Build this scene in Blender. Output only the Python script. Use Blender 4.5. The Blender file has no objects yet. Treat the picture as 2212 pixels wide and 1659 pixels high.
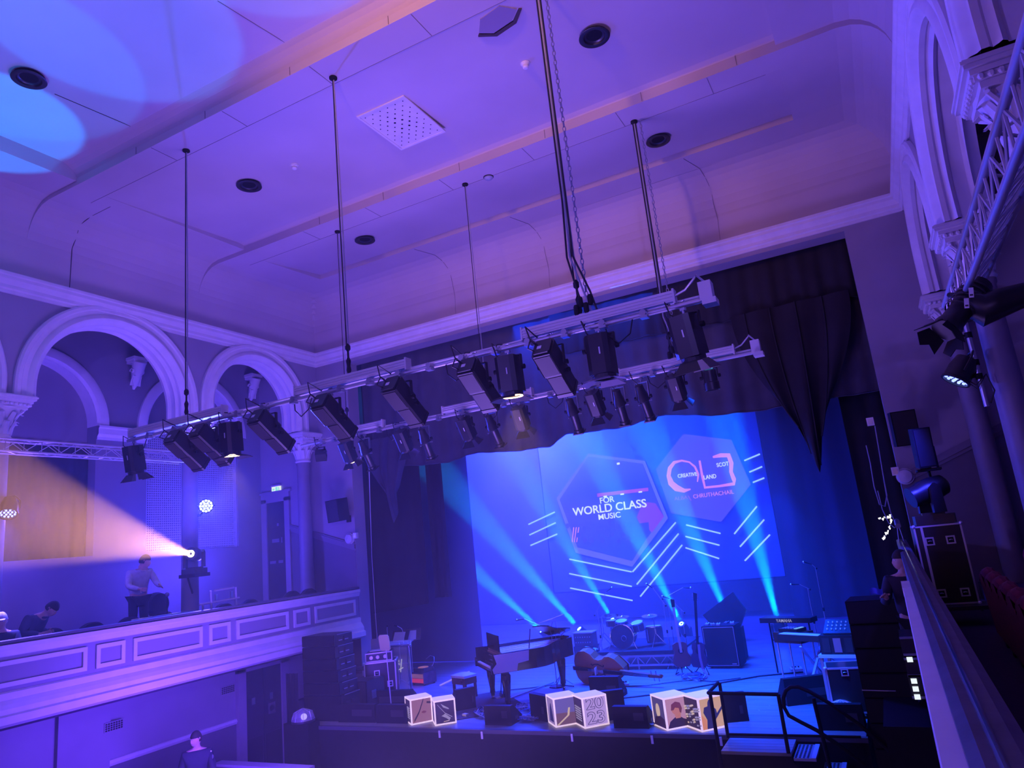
import bpy, math, random
from mathutils import Vector, Matrix
random.seed(7)
PI = math.pi
COL = bpy.context.scene.collection
SC = bpy.context.scene
# ------------------------------------------------------------------ camera
CZ = 3.75                      # eye height above the hall floor
YAW, PITCH, ROLL, FPX = 0.459728525, 0.224110497, -0.106322147, 1523.46107
ca, sa, cb, sb, cc, sn = math.cos(YAW), math.sin(YAW), math.cos(PITCH), math.sin(PITCH), math.cos(ROLL), math.sin(ROLL)
FW = Vector((-sa*cb, ca*cb, sb)); RT = Vector((ca, sa, 0)); UP = RT.cross(FW)
RT, UP = cc*RT + sn*UP, -sn*RT + cc*UP
cam = bpy.data.cameras.new('camera'); cam.sensor_width = 36; cam.lens = FPX/2212*36
cam.clip_start = 0.02; cam.clip_end = 200
co = bpy.data.objects.new('camera', cam); COL.objects.link(co)
co.matrix_world = Matrix(((RT.x, UP.x, -FW.x, 0), (RT.y, UP.y, -FW.y, 0), (RT.z, UP.z, -FW.z, CZ), (0, 0, 0, 1)))
SC.camera = co
# ------------------------------------------------------------------ world, exposure
SC.view_settings.view_transform = 'Standard'; SC.view_settings.look = 'None'
SC.view_settings.exposure = 0.0; SC.view_settings.gamma = 1.0; SC.view_settings.use_curve_mapping = False
w = bpy.data.worlds.new('world'); SC.world = w; w.use_nodes = True
w.node_tree.nodes['Background'].inputs[0].default_value = (0.10, 0.06, 0.9, 1)
w.node_tree.nodes['Background'].inputs[1].default_value = 0.02
cy = SC.cycles
cy.max_bounces = 4; cy.diffuse_bounces = 2; cy.glossy_bounces = 2; cy.transmission_bounces = 3; cy.volume_bounces = 0
cy.transparent_max_bounces = 6; cy.caustics_reflective = False; cy.caustics_refractive = False
cy.sample_clamp_indirect = 4; cy.sample_clamp_direct = 0; cy.use_light_tree = True
cy.use_denoising = True; cy.adaptive_threshold = 0.045; cy.use_adaptive_sampling = True

def P(x, y, z): return Vector((x, y, z + CZ))          # eye-relative height to world
def ray(u, v): return FW + (u-1106)/FPX*RT - (v-829.5)/FPX*UP
def at(u, v, x=None, y=None, z=None):                  # point of a plane seen in the photograph at u, v
    d = ray(u, v)
    t = x/d.x if x is not None else (y/d.y if y is not None else z/d.z)
    return Vector((d.x*t, d.y*t, d.z*t + CZ))

# ------------------------------------------------------------------ lights
def aim(o, target):
    o.rotation_euler = (Vector(target) - o.location).to_track_quat('-Z', 'Y').to_euler()
def light(name, kind, loc, target, color, energy, size=0.1, spot=None, blend=0.15, parent=None, spread=None):
    d = bpy.data.lights.new(name, kind); d.color = color; d.energy = energy
    if kind == 'AREA':
        d.size = size
        if spread: d.spread = math.radians(spread)
    else: d.shadow_soft_size = size
    if kind == 'SPOT': d.spot_size = math.radians(spot); d.spot_blend = blend
    o = bpy.data.objects.new(name, d); COL.objects.link(o); o.location = Vector(loc)
    if target is not None: aim(o, target)
    return o
VIO = (0.30, 0.15, 1.0); AMB = (1.0, 0.40, 0.10); CYN = (0.0, 0.27, 1.0)
E_BEAM, E_LED1, E_LED2, E_AMB, E_PARR, E_WARM = 38000, 3600, 1600, 42000, 650, 420
# after the added fill, violet washes of the rear gallery, behind the viewer, on the ceiling and the left arcade
light('unseen_hall_fill', 'AREA', P(-5.4, 7.2, -3.5), P(-5.3, 7.9, 5.9), VIO, 400, 3.0, spread=125)  # added soft fill from below the view, an unseen lamp for the ceiling
light('gallery_wash', 'SPOT', P(-9.5, -5.0, 1.5), P(1.2, 6.0, 1.5), (.24, .13, 1.0), 1700, 0.10, 50, 0.9)
light('gallery_wash', 'SPOT', P(2.2, -5.5, 2.2), P(-8, 9.5, 4.4), (.22, .14, 1.0), 1900, 0.10, 70, 0.9)
light('gallery_wash', 'AREA', P(-4, -5.0, 0.2), P(-9, 8, .5), (.15, .07, 1.0), 150, 3.0)
# amber lantern at the rear, near the ceiling: catches every face turned to the hall's rear
light('gallery_amber', 'SPOT', P(-2.6, 0.6, 4.9), P(-3.4, 6, 5.95), AMB, 900, 0.2, 64, 1.0)
# blue spots thrown up at the ceiling from the hall floor
for (tx, ty, rr, en) in ((-9.35, 4.35, 1.05, 6200), (-8.2, 3.8, 1.55, 1700), (-6.6, 4.2, 1.35, 2200), (-4.2, 4.1, 1.3, 1700)):
    light('floor_uplight', 'SPOT', P(tx*0.8 - 0.6, ty - 2.6, -2.5), P(tx, ty, 6.15), (0.0, 0.26, 1.0), en*.8, 0.05, 2*math.degrees(math.atan(rr/8.9)), 0.10)
# stage floor wash from the borders
light('stage_wash', 'AREA', P(-4.4, 13.6, 4.2), P(-4.6, 12.5, -2.6), (0.004, 0.05, 1.0), 2200, 3.0, spread=80)
light('stage_wash', 'SPOT', P(-2.2, 9.4, 2.0), P(-2.0, 11.0, -2.6), (0.003, 0.075, 1.0), 8500, 0.2, 50, 0.8)
light('stage_wash', 'SPOT', P(-6.6, 9.4, 2.0), P(-7.6, 12.0, -2.6), (0.10, 0.06, 1.0), 700, 0.2, 60, 0.8)
light('stage_wash', 'AREA', P(-9.5, 18.5, 4.0), P(-9.5, 20, -0.5), (0.015, 0.025, 1.0), 7500, 2.0)
for (u, v, du) in ((1190, 975, -20), (1290, 950, 40), (1435, 925, 10), (1585, 900, 60)):   # blue wash lights hung behind the pelmet
    q = at(u, v, y=17.5); light('border_wash', 'SPOT', q, at(u+du, v+200, y=19.5), (0.0, 0.04, 1.0), 2600, .06, 34, .5)
# left aisle wash
light('aisle_wash', 'POINT', P(-11.7, 9.7, 0.2), None, (0.07, 0.045, 1.0), 190, 0.15)
light('aisle_wash', 'POINT', P(-11.6, 6.4, 1.2), None, (0.12, 0.06, 1.0), 120, 0.15)
light('under_gallery', 'AREA', P(-8.0, 7.0, -2.2), P(-11.3, 8, -2.4), (.13, .04, 1.0), 240, 1.5)

# ------------------------------------------------------------------ materials
MATS = {}
def mat(name, col, rough=0.6, metal=0.0, var=0.0, scale=6.0, bump=0.0, emit=None, es=1.0, alpha=None, trans=0.0, spec=0.5, stretch=None, detail=4.0):
    if name in MATS: return MATS[name]
    m = bpy.data.materials.new(name); m.use_nodes = True; nt = m.node_tree; b = nt.nodes['Principled BSDF']
    b.inputs['Base Color'].default_value = (*col, 1); b.inputs['Roughness'].default_value = rough
    b.inputs['Metallic'].default_value = metal; b.inputs['Specular IOR Level'].default_value = spec
    if trans: b.inputs['Transmission Weight'].default_value = trans
    if alpha is not None: b.inputs['Alpha'].default_value = alpha
    if emit: b.inputs['Emission Color'].default_value = (*emit, 1); b.inputs['Emission Strength'].default_value = es
    if var or bump:
        tc = nt.nodes.new('ShaderNodeTexCoord'); n = nt.nodes.new('ShaderNodeTexNoise'); n.inputs['Scale'].default_value = scale; n.inputs['Detail'].default_value = detail
        if stretch:
            mp = nt.nodes.new('ShaderNodeMapping'); mp.inputs['Scale'].default_value = stretch
            nt.links.new(tc.outputs['Object'], mp.inputs[0]); nt.links.new(mp.outputs[0], n.inputs[0])
        else: nt.links.new(tc.outputs['Object'], n.inputs[0])
        if var:
            r = nt.nodes.new('ShaderNodeMapRange'); r.inputs[3].default_value = 1-var; r.inputs[4].default_value = 1+var*0.6
            r.inputs[1].default_value = 0.3; r.inputs[2].default_value = 0.7
            mx = nt.nodes.new('ShaderNodeVectorMath'); mx.operation = 'SCALE'; mx.inputs[0].default_value = col
            nt.links.new(n.outputs[0], r.inputs[0]); nt.links.new(r.outputs[0], mx.inputs['Scale']); nt.links.new(mx.outputs[0], b.inputs['Base Color'])
        if bump:
            bp = nt.nodes.new('ShaderNodeBump'); bp.inputs['Strength'].default_value = bump; bp.inputs['Distance'].default_value = 0.02
            nt.links.new(n.outputs[0], bp.inputs['Height']); nt.links.new(bp.outputs[0], b.inputs['Normal'])
    MATS[name] = m; return m
M_CEIL = mat('ceiling paint', (0.60, 0.52, 0.54), 0.8, var=0.07, scale=0.9, bump=0.08)
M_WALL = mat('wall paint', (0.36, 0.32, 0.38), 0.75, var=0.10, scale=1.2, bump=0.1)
M_DADO = mat('dado paint', (0.17, 0.15, 0.19), 0.7, var=0.10, scale=2)
M_TRIM = mat('cream plaster', (0.80, 0.76, 0.80), 0.6, var=0.06, scale=5, bump=0.15)
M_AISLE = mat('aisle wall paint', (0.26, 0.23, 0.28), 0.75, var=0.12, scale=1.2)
M_COLUMN = mat('column paint', (0.24, 0.21, 0.27), 0.5, var=0.08)
M_BLACK = mat('black paint', (0.010, 0.010, 0.013), 0.6, var=0.2, scale=12, spec=.2)
M_CASE = mat('black case laminate', (0.018, 0.018, 0.022), 0.35)
M_DRAPE = mat('black drape', (0.022, 0.022, 0.03), 0.9, var=0.2, scale=3, bump=0.2)
M_BACKDROP = mat('stage backcloth', (0.16, 0.16, 0.24), 0.9, var=0.15, scale=0.8)
M_FLOOR = mat('hall floor', (0.10, 0.07, 0.06), 0.4, var=0.2)
M_STAGE = mat('stage floor paint', (0.20, 0.20, 0.22), 0.38, var=0.25, scale=2.2, bump=0.12, stretch=(1, 6, 1))
M_METAL = mat('grey metal', (0.55, 0.55, 0.60), 0.35, 0.9)
M_ALU = mat('aluminium', (0.62, 0.60, 0.66), 0.4, 0.6)
M_CHROME = mat('chrome', (0.8, 0.8, 0.85), 0.15, 1.0)
M_RACE = mat('white raceway', (0.72, 0.68, 0.70), 0.5)
M_LAMP = mat('lantern body', (0.02, 0.018, 0.02), 0.38)
M_LAMPB = mat('lantern face', (0.032, 0.026, 0.03), 0.5)
M_CABLE = mat('cable rubber', (0.015, 0.015, 0.018), 0.5)
M_CABLEL = mat('pale cable', (0.35, 0.36, 0.45), 0.5)
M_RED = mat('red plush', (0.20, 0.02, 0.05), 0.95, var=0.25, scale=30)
M_WARM = mat('lit warm lens', (0.9, 0.8, 0.6), 0.4, emit=(1.0, 0.62, 0.28), es=9)
M_BLUELED = mat('lit blue diode', (0.3, 0.3, 1), 0.3, emit=(0.2, 0.27, 1.0), es=3)
M_CYANLENS = mat('lit cyan lens', (0.6, 0.9, 1), 0.3, emit=(0.25, 0.75, 1.0), es=10)
M_WHITE = mat('white plastic', (0.75, 0.73, 0.76), 0.5)
M_SKIN = mat('skin', (0.55, 0.33, 0.26), 0.55, var=0.08, scale=20)
M_HAIR = mat('dark hair', (0.03, 0.02, 0.018), 0.8, var=0.3, scale=60)
M_WOOD = mat('dark wood', (0.10, 0.03, 0.02), 0.35, var=0.2, scale=8, stretch=(1, 8, 1))
M_BASS = mat('varnished spruce', (0.50, 0.16, 0.06), 0.28, var=0.2, scale=3, stretch=(1, 12, 1))
M_PIANO = mat('black lacquer', (0.01, 0.01, 0.012), 0.12)
M_KEYS = mat('piano keys', (0.85, 0.80, 0.72), 0.35)
M_GLASS = mat('clear acrylic', (0.92, 0.94, 1.0), 0.05, alpha=0.22)

# ------------------------------------------------------------------ mesh kit
class MB:
    def __init__(s): s.v = []; s.f = []; s.smooth = False
    def add(s, vs, fs):
        o = len(s.v); s.v += [Vector(p) for p in vs]; s.f += [tuple(i+o for i in f) for f in fs]; return s
    def box(s, a, b, M=None):
        x0, y0, z0 = a; x1, y1, z1 = b
        vs = [Vector(p) for p in ((x0,y0,z0),(x1,y0,z0),(x1,y1,z0),(x0,y1,z0),(x0,y0,z1),(x1,y0,z1),(x1,y1,z1),(x0,y1,z1))]
        if M is not None: vs = [M @ p for p in vs]
        return s.add(vs, [(0,3,2,1),(4,5,6,7),(0,1,5,4),(1,2,6,5),(2,3,7,6),(3,0,4,7)])
    def cbox(s, c, d, M=None):
        return s.box((c[0]-d[0]/2, c[1]-d[1]/2, c[2]-d[2]/2), (c[0]+d[0]/2, c[1]+d[1]/2, c[2]+d[2]/2), M)
    def tube(s, pts, r, n=8, caps=True, closed=False):
        pts = [Vector(p) for p in pts]; N = len(pts); rs = r if isinstance(r, (list, tuple)) else [r]*N
        t0 = (pts[1]-pts[0]).normalized(); a = t0.orthogonal().normalized(); rings = []
        for i, p in enumerate(pts):
            if closed: t = (pts[(i+1) % N]-pts[i-1])
            else: t = (pts[min(i+1, N-1)]-pts[max(i-1, 0)])
            if t.length < 1e-9: t = t0
            t = t.normalized(); a = (a - t*a.dot(t))
            if a.length < 1e-6: a = t.orthogonal()
            a = a.normalized(); b = t.cross(a)
            rings.append([p + (a*math.cos(2*PI*k/n) + b*math.sin(2*PI*k/n))*rs[i] for k in range(n)])
        vs = [q for rg in rings for q in rg]; fs = []
        for i in range(N if closed else N-1):
            j = (i+1) % N
            for k in range(n): fs.append((i*n+k, i*n+(k+1) % n, j*n+(k+1) % n, j*n+k))
        if caps and not closed: fs.append(tuple(range(n))[::-1]); fs.append(tuple((N-1)*n+k for k in range(n)))
        return s.add(vs, fs)
    def bar(s, a, b, r, n=8): return s.tube([a, b], r, n)
    def lathe(s, prof, n=24, M=None, caps=True):           # prof: (r, z) about local z
        vs = []; fs = []
        for (r, z) in prof:
            for k in range(n): vs.append(Vector((r*math.cos(2*PI*k/n), r*math.sin(2*PI*k/n), z)))
        if M is not None: vs = [M @ p for p in vs]
        for i in range(len(prof)-1):
            for k in range(n): fs.append((i*n+k, i*n+(k+1) % n, (i+1)*n+(k+1) % n, (i+1)*n+k))
        if caps: fs.append(tuple(range(n))[::-1]); fs.append(tuple((len(prof)-1)*n+k for k in range(n)))
        return s.add(vs, fs)
    def prism(s, poly, a, b, axis='z', M=None):             # poly of 2-D points extruded a..b along an axis
        def mk(p, h):
            if axis == 'z': return Vector((p[0], p[1], h))
            if axis == 'y': return Vector((p[0], h, p[1]))
            return Vector((h, p[0], p[1]))
        n = len(poly); vs = [mk(p, a) for p in poly] + [mk(p, b) for p in poly]
        if M is not None: vs = [M @ p for p in vs]
        return s.add(vs, [tuple(range(n))[::-1], tuple(range(n, 2*n))] + [(i, (i+1) % n, n+(i+1) % n, n+i) for i in range(n)])
    def quad(s, *p): return s.add(p, [tuple(range(len(p)))])
    def loft(s, rings, closed=False):
        n = len(rings[0]); vs = [p for r in rings for p in r]; fs = []
        for i in range(len(rings)-1):
            for k in range(n if closed else n-1): fs.append((i*n+k, i*n+(k+1) % n, (i+1)*n+(k+1) % n, (i+1)*n+k))
        return s.add(vs, fs)
    def grid(s, fn, nu, nv):
        return s.loft([[fn(i/nu, j/nv) for j in range(nv+1)] for i in range(nu+1)])
    def ball(s, c, r, n=10, sc=(1, 1, 1)):
        c = Vector(c); m = n//2+1
        prof = [(math.sin(PI*i/m)*r, -math.cos(PI*i/m)*r) for i in range(m+1)]; prof[0] = (1e-4, -r); prof[-1] = (1e-4, r)
        return s.lathe(prof, n, Matrix.Translation(c) @ Matrix.Diagonal((*sc, 1)))
    def build(s, name, m, parent=None, world=False, smooth=False):
        vs = s.v
        if world and parent is not None:
            inv = parent.matrix_basis.inverted(); vs = [inv @ p for p in vs]
            q = parent.parent
            if q is not None: vs = [inv @ (q.matrix_basis.inverted() @ p) for p in s.v]
        me = bpy.data.meshes.new(name); me.from_pydata([tuple(p) for p in vs], [], s.f); me.update()
        if smooth:
            me.polygons.foreach_set('use_smooth', [True]*len(me.polygons))
            try: me.set_sharp_from_angle(angle=math.radians(40))
            except Exception: pass
        me.materials.append(m)
        o = bpy.data.objects.new(name, me); COL.objects.link(o)
        if parent is not None: o.parent = parent
        return o
def RX(a): return Matrix.Rotation(a, 4, 'X')
def RY(a): return Matrix.Rotation(a, 4, 'Y')
def RZ(a): return Matrix.Rotation(a, 4, 'Z')
def T(*p): return Matrix.Translation(Vector(p))
def look(p, d, up=(0, 0, 1)):                              # matrix whose local +Z is d
    z = Vector(d).normalized(); q = z.to_track_quat('Z', 'Y'); return Matrix.Translation(Vector(p)) @ q.to_matrix().to_4x4()
def thing(name, label, cat, loc=(0, 0, 0), rz=0.0, group=None, M=None):
    o = bpy.data.objects.new(name, None); COL.objects.link(o); o.empty_display_size = 0.1
    if M is not None: o.matrix_basis = M
    else: o.location = Vector(loc); o.rotation_euler = (0, 0, rz)
    o['label'] = label; o['category'] = cat
    if group: o['group'] = group
    return o
def tag(o, label, cat, group=None, kind=None):
    o['label'] = label; o['category'] = cat
    if group: o['group'] = group
    if kind: o['kind'] = kind
    return o
def struct(o, label=None):
    o['kind'] = 'structure'
    if label: o['label'] = label
    return o
def snode(name, label=None, loc=(0, 0, 0)):
    o = bpy.data.objects.new(name, None); COL.objects.link(o); o.location = Vector(loc); return struct(o, label)
def dup(root, loc=None, rz=None, label=None, group=None, M=None):
    r = root.copy(); COL.objects.link(r)
    if M is not None: r.matrix_basis = M
    if loc is not None: r.location = Vector(loc)
    if rz is not None: r.rotation_euler = (0, 0, rz)
    if label: r['label'] = label
    if group: r['group'] = group
    for ch in list(root.children):
        c = ch.copy(); COL.objects.link(c); c.parent = r
        for g in ch.children:
            d = g.copy(); COL.objects.link(d); d.parent = c
    return r

# ================================================================== THE SETTING
XL, XR, YF, YB = -10.9, 1.15, 12.0, -7.0
ZCB, ZCT = 4.42, 4.72                                    # cornice
# hall floor
m = MB(); m.box(P(-14.5, YB, -3.95), P(3.6, 24.5, -3.75)); struct(m.build('floor', M_FLOOR))
# ---- ceiling: coved, with stepped coffers
def cove(d, zs): return zs if d >= 0.55 else 5.25 + (zs-5.25)*math.sqrt(max(0, 1-(1-d/0.55)**2))
TX0, TX1 = -9.66, -0.10
CI = [0, .012, .05, .11, .18, .27, .38, .55]
def cprof(y, zs, zt, cap=None):
    f = (lambda d, z: min(cove(d, z), cap)) if cap is not None else cove
    L = [(XL, ZCT)] + [(XL+d, f(d, zs)) for d in CI]
    xs = [(XL+0.9, zs), (TX0, zs), (TX0, zt), (-6.5, zt), (-3.2, zt), (TX1, zt), (TX1, zs), (XR-0.9, zs)]
    if cap is not None: xs = [(x, min(z, cap)) for x, z in xs]
    R = [(XR-d, f(d, zs)) for d in reversed(CI)] + [(XR, ZCT)]
    L[0] = (XL, min(ZCT, cap) if cap else ZCT); R[-1] = (XR, L[0][1])
    return [P(x, y, z) for x, z in L+xs+R]
ST = [(YB, 5.93, 6.15), (3.0, 5.93, 6.15), (5.44, 5.93, 6.15), (5.52, 5.93, 6.145), (5.59, 5.93, 6.12), (5.65, 5.93, 6.08), (5.70, 5.93, 6.02), (5.72, 5.93, 5.98), (5.72, 5.865, 5.865),
      (6.15, 5.865, 5.865), (8.75, 5.90, 6.0), (8.84, 5.90, 5.985), (8.85, 5.90, 5.97), (8.85, 5.82, 5.82), (9.3, 5.83, 5.83), (10.9, 5.92, 6.02), (10.9, 5.92, 5.92), (11.45, 5.92, 5.92)]
rings = [cprof(*s) for s in ST]
for d in reversed(CI[:-1]): rings.append(cprof(YF-d, 5.92, 5.92, cove(d, 5.92)))
rings.append(cprof(YF-.004, 5.92, 5.92, 5.2)); rings.append(cprof(YF-.004, 5.92, 5.92, ZCT-.02))
m = MB(); m.loft(rings)
m.box(P(XL-.3, YB, 6.4), P(XR+.3, YF+.3, 6.5)); m.box(P(XL-.45, YB, 4.7), P(XL-.02, YF+.3, 6.5)); m.box(P(XR+.02, YB, 4.7), P(XR+.45, YF+.3, 6.5))
m.box(P(XL, YF+.02, 4.7), P(XR, YF+.4, 6.5))
ceil = struct(m.build('ceiling', M_CEIL), 'off-white coved hall ceiling with long stepped coffers')
# plasterboard joints, cracks and the two flanges
M_CRACK = mat('plaster crack', (0.07, 0.05, 0.06), 0.9); M_JOINT = mat('board joint', (0.22, 0.18, 0.22), 0.9)
def crack(pts, r=0.006):
    m = MB(); m.tube(pts, r, 4); return m.build('crack' if r > .0045 else 'board_joint', M_CRACK if r > .0045 else M_JOINT, ceil)
crack([P(XL+.004, 6.4, 4.75), P(XL+.004, 6.41, 5.2), P(XL+.03, 6.4, 5.44), P(XL+.1, 6.42, 5.62), P(XL+.24, 6.38, 5.78), P(XL+.5, 6.41, 5.87), P(XL+1.0, 6.4, 5.87)])
for cx_ in (-7.06, -1.63, -4.9):
    crack([P(cx_, YF-.004, 4.78), P(cx_+.02, YF-.004, 5.15), P(cx_, YF-.03, 5.45), P(cx_+.015, YF-.11, 5.68), P(cx_-.02, YF-.3, 5.85), P(cx_-.05, YF-.55, 5.915), P(cx_-.2, 10.95, 5.915)], 0.004)
for cx_ in (-8.3, -6.9, -5.4, -3.9, -2.4, -1.1):
    crack([P(cx_, 5.716, 5.98), P(cx_, 5.716, 5.87)], 0.004); crack([P(cx_+.3, 5.73, 5.862), P(cx_+.3, 6.15, 5.862)], 0.003)
    crack([P(cx_+.5, 8.846, 5.97), P(cx_+.5, 8.846, 5.83)], 0.004); crack([P(cx_+.1, 8.86, 5.818), P(cx_+.1, 9.3, 5.826)], 0.003)
crack([at(118, 203, z=6.147), at(285, 274, z=6.147)], 0.005); crack([at(470, 2, z=6.147), at(625, 98, z=6.147)], 0.004)
crack([P(-10.0, 6.15, 5.864), P(-0.3, 6.15, 5.864)], 0.003); crack([P(-10.0, 9.3, 5.828), P(-0.3, 9.3, 5.828)], 0.003)
crack([P(XL+1.2, 11.5, 5.918), P(-2.2, 11.45, 5.918), P(XR-1.0, 11.5, 5.918)], 0.002)
# broken plaster patch with a dark edge
m = MB(); m.prism([(-3.12, 6.42), (-3.0, 6.24), (-2.72, 6.18), (-2.58, 6.34), (-2.72, 6.47), (-2.98, 6.52)], 5.86+CZ, 5.885+CZ)
m.build('plaster_patch', mat('bare plaster', (0.30, 0.26, 0.36), 0.9), ceil)
m = MB(); m.prism([(-3.13, 6.44), (-2.98, 6.54), (-2.7, 6.49), (-2.56, 6.35), (-2.53, 6.37), (-2.68, 6.53), (-2.97, 6.59), (-3.16, 6.47)], 5.86+CZ, 5.89+CZ)
m.build('broken_edge', M_CRACK, ceil)

# ---- cornices and mouldings: sweep a profile along a straight run
def sweep(prof, a, b, out, up=Vector((0, 0, 1))):
    a = Vector(a); b = Vector(b); out = Vector(out); m = MB()
    m.loft([[p + out*q[0] + up*q[1] for q in prof] for p in (a, b)]); return m
CORN = [(0, 0), (.03, .0), (.03, .05), (.06, .07), (.06, .12), (.09, .16), (.12, .19), (.12, .235), (.145, .25), (.145, .29), (.10, .30), (0, .30)]
m = MB()
for a, b, o in ((P(XL, YB, ZCB), P(XL, YF, ZCB), (1, 0, 0)), (P(XR, YB, ZCB), P(XR, YF, ZCB), (-1, 0, 0)), (P(XL, YF, ZCB), P(XR, YF, ZCB), (0, -1, 0))):
    s = sweep(CORN, a, b, o); m.add(s.v, s.f)
struct(m.build('trim_1', M_TRIM), 'cream cornice running under the ceiling cove')

# ---- arcades
ARCH = [(10.26, 1.40, 3.20), (7.22, 1.58, 3.05), (3.96, 1.58, 3.05), (0.74, 1.58, 3.05), (-2.48, 1.58, 3.05)]
ZCAP = 2.88                                              # top of the capitals
def arcade(X, sgn, name, label):
    th = 0.45; m = MB(); Xb = X - sgn*th
    for x, fl in ((X, 1), (Xb, -1)):
        edges = []
        for (yc, R, zs) in ARCH:
            ri = R-0.30; N = 24
            for k in range(N):
                a0, a1 = PI*k/N, PI*(k+1)/N
                y0, z0, y1, z1 = yc+ri*math.cos(a0), zs+ri*math.sin(a0), yc+ri*math.cos(a1), zs+ri*math.sin(a1)
                m.quad(P(x, y0, z0), P(x, y1, z1), P(x, y1, 4.75), P(x, y0, 4.75))
            edges.append((yc-ri, yc+ri, zs))
        edges = sorted(edges); ys = [YB] + [e for ed in edges for e in ed[:2]] + [YF]
        for i in range(0, len(ys), 2): m.quad(P(x, ys[i], ZCAP), P(x, ys[i+1], ZCAP), P(x, ys[i+1], 4.75), P(x, ys[i], 4.75))
    w_ = m.build(name, M_WALL); struct(w_, label)
    # archivolt mouldings with rolls on the soffit
    for (yc, R, zs) in ARCH[:4]:
        pr = [(R, -.002), (R, .05), (R-.03, .075), (R-.08, .07), (R-.10, .045), (R-.17, .045), (R-.19, .07), (R-.24, .085), (R-.28, .065), (R-.30, .02), (R-.33, .0), (R-.33, -.05),
              (R-.31, -.07), (R-.335, -.10), (R-.36, -.12), (R-.335, -.15), (R-.31, -.16), (R-.31, -.29), (R-.335, -.30), (R-.36, -.33), (R-.335, -.35), (R-.31, -.38), (R-.30, -.45), (R, -.46)]
        N = 40; st = [(0, ZCAP-zs)] + [(PI*k/N, 0) for k in range(N+1)] + [(PI, ZCAP-zs)]
        m = MB(); m.loft([[P(X+sgn*q[1], yc+q[0]*math.cos(a), zs+q[0]*math.sin(a)+dz) for q in pr] for a, dz in st])
        m.build('archivolt', M_TRIM, w_, smooth=True)
    return w_
arcL = arcade(XL, 1, 'wall_left', 'arcaded wall of the hall above the side gallery')
arcR = arcade(XR, -1, 'wall_right', 'arcaded wall on the viewer\'s side of the hall')

# ---- columns with leafy capitals
def leaf(m, M, h, wd, curl):                               # curled acanthus leaf standing on local z
    rings = []
    for i in range(7):
        t = i/6; y = 0.03*math.sin(t*PI*.5) + curl*max(0, t-.55)**1.3*3.2; z = h*(t if t < .8 else .8+.2*math.cos((t-.8)*6)); ww = wd*(1-.55*t*t)*.5
        rings.append([M @ Vector((-ww, y-.008, z)), M @ Vector((-ww*.5, y+.012, z)), M @ Vector((0, y+.004, z)), M @ Vector((ww*.5, y+.012, z)), M @ Vector((ww, y-.008, z))])
    m.loft(rings)
def make_column():
    root = bpy.data.objects.new('column', None); COL.objects.link(root)
    m = MB(); m.lathe([(.20, 1.0), (.20, 1.05), (.17, 1.08), (.155, 1.12), (.15, 1.2), (.145, 2.5), (.135, 4.65), (.15, 4.68), (.15, 4.72)], 24)
    m.build('shaft', M_COLUMN, root, smooth=True)
    m = MB(); z = 4.72
    m.lathe([(.15, z), (.17, z+.03), (.15, z+.06), (.15, z+.12), (.19, z+.36), (.27, z+.47)], 24)
    for k in range(8): leaf(m, T(0, 0, z+.08) @ RZ(k*PI/4) @ T(0, .145, 0), .19, .12, .06)
    for k in range(8): leaf(m, T(0, 0, z+.20) @ RZ((k+.5)*PI/4) @ T(0, .165, 0), .20, .13, .08)
    for k in range(4):                                      # corner volutes
        A = T(0, 0, z+.42) @ RZ(k*PI/2+PI/4) @ T(0, .27, 0)
        m.tube([A @ Vector((0, .035*math.cos(t)*(1-t/9), .045*math.sin(t)*(1-t/9))) for t in [i*.6 for i in range(12)]], .022, 6)
        m.tube([A @ Vector((0, -.12, -.14)), A @ Vector((0, -.04, -.05)), A @ Vector((0, .03, .0))], .022, 6)
    m.build('capital_leaves', M_TRIM, root, smooth=True)
    m = MB(); s0 = z+.44
    for (hw, a, b) in ((.25, 0, .05), (.28, .05, .09), (.30, .09, .13), (.33, .13, .16), (.345, .16, .185), (.33, .185, .20)): m.box((-hw, -hw, s0+a), (hw, hw, s0+b))
    for k in range(4):
        A = RZ(k*PI/2)
        for j in range(9): m.ball(A @ Vector((-.24+.06*j, .285, s0+.068)), .024, 6)
    m.build('abacus', M_TRIM, root)
    return root
colroot = make_column()
H0 = ZCAP - 5.36                                           # eye-relative foot of a column
ncol = 0
for (X, sg) in ((XL-.22, 1), (XR+.22, -1)):
    for yc in (11.72, 8.82, 5.60, 2.35, -0.87):
        if sg == 1 and yc < 3: continue
        r = colroot if ncol == 0 else dup(colroot); ncol += 1
        r.location = P(X, yc, H0-.0)
        struct(r)
# lower walls under the galleries
LW = -11.35
m = MB(); m.box(P(LW-.3, YB, -2.6), P(LW, YF, -1.50)); lw = struct(m.build('wall_under_gallery', M_WALL), 'wall under the side gallery')
m = MB(); m.box(P(LW-.3, YB, -3.75), P(LW+.012, YF, -2.62)); m.build('dado', M_DADO, lw)
m = MB(); s = sweep([(0, 0), (.03, .01), (.05, .05), (.03, .09), (0, .1)], P(LW+.01, YB, -2.67), P(LW+.01, 9.97, -2.67), (1, 0, 0)); m.add(s.v, s.f); m.build('dado_rail', M_TRIM, lw)
for (ya, yb) in ((3.6, 4.5), (6.7, 7.5)):
    m = MB(); m.box(P(LW, ya, -3.75), P(LW+.08, yb, -1.3)); m.build('pilaster', M_WALL, lw)
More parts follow.
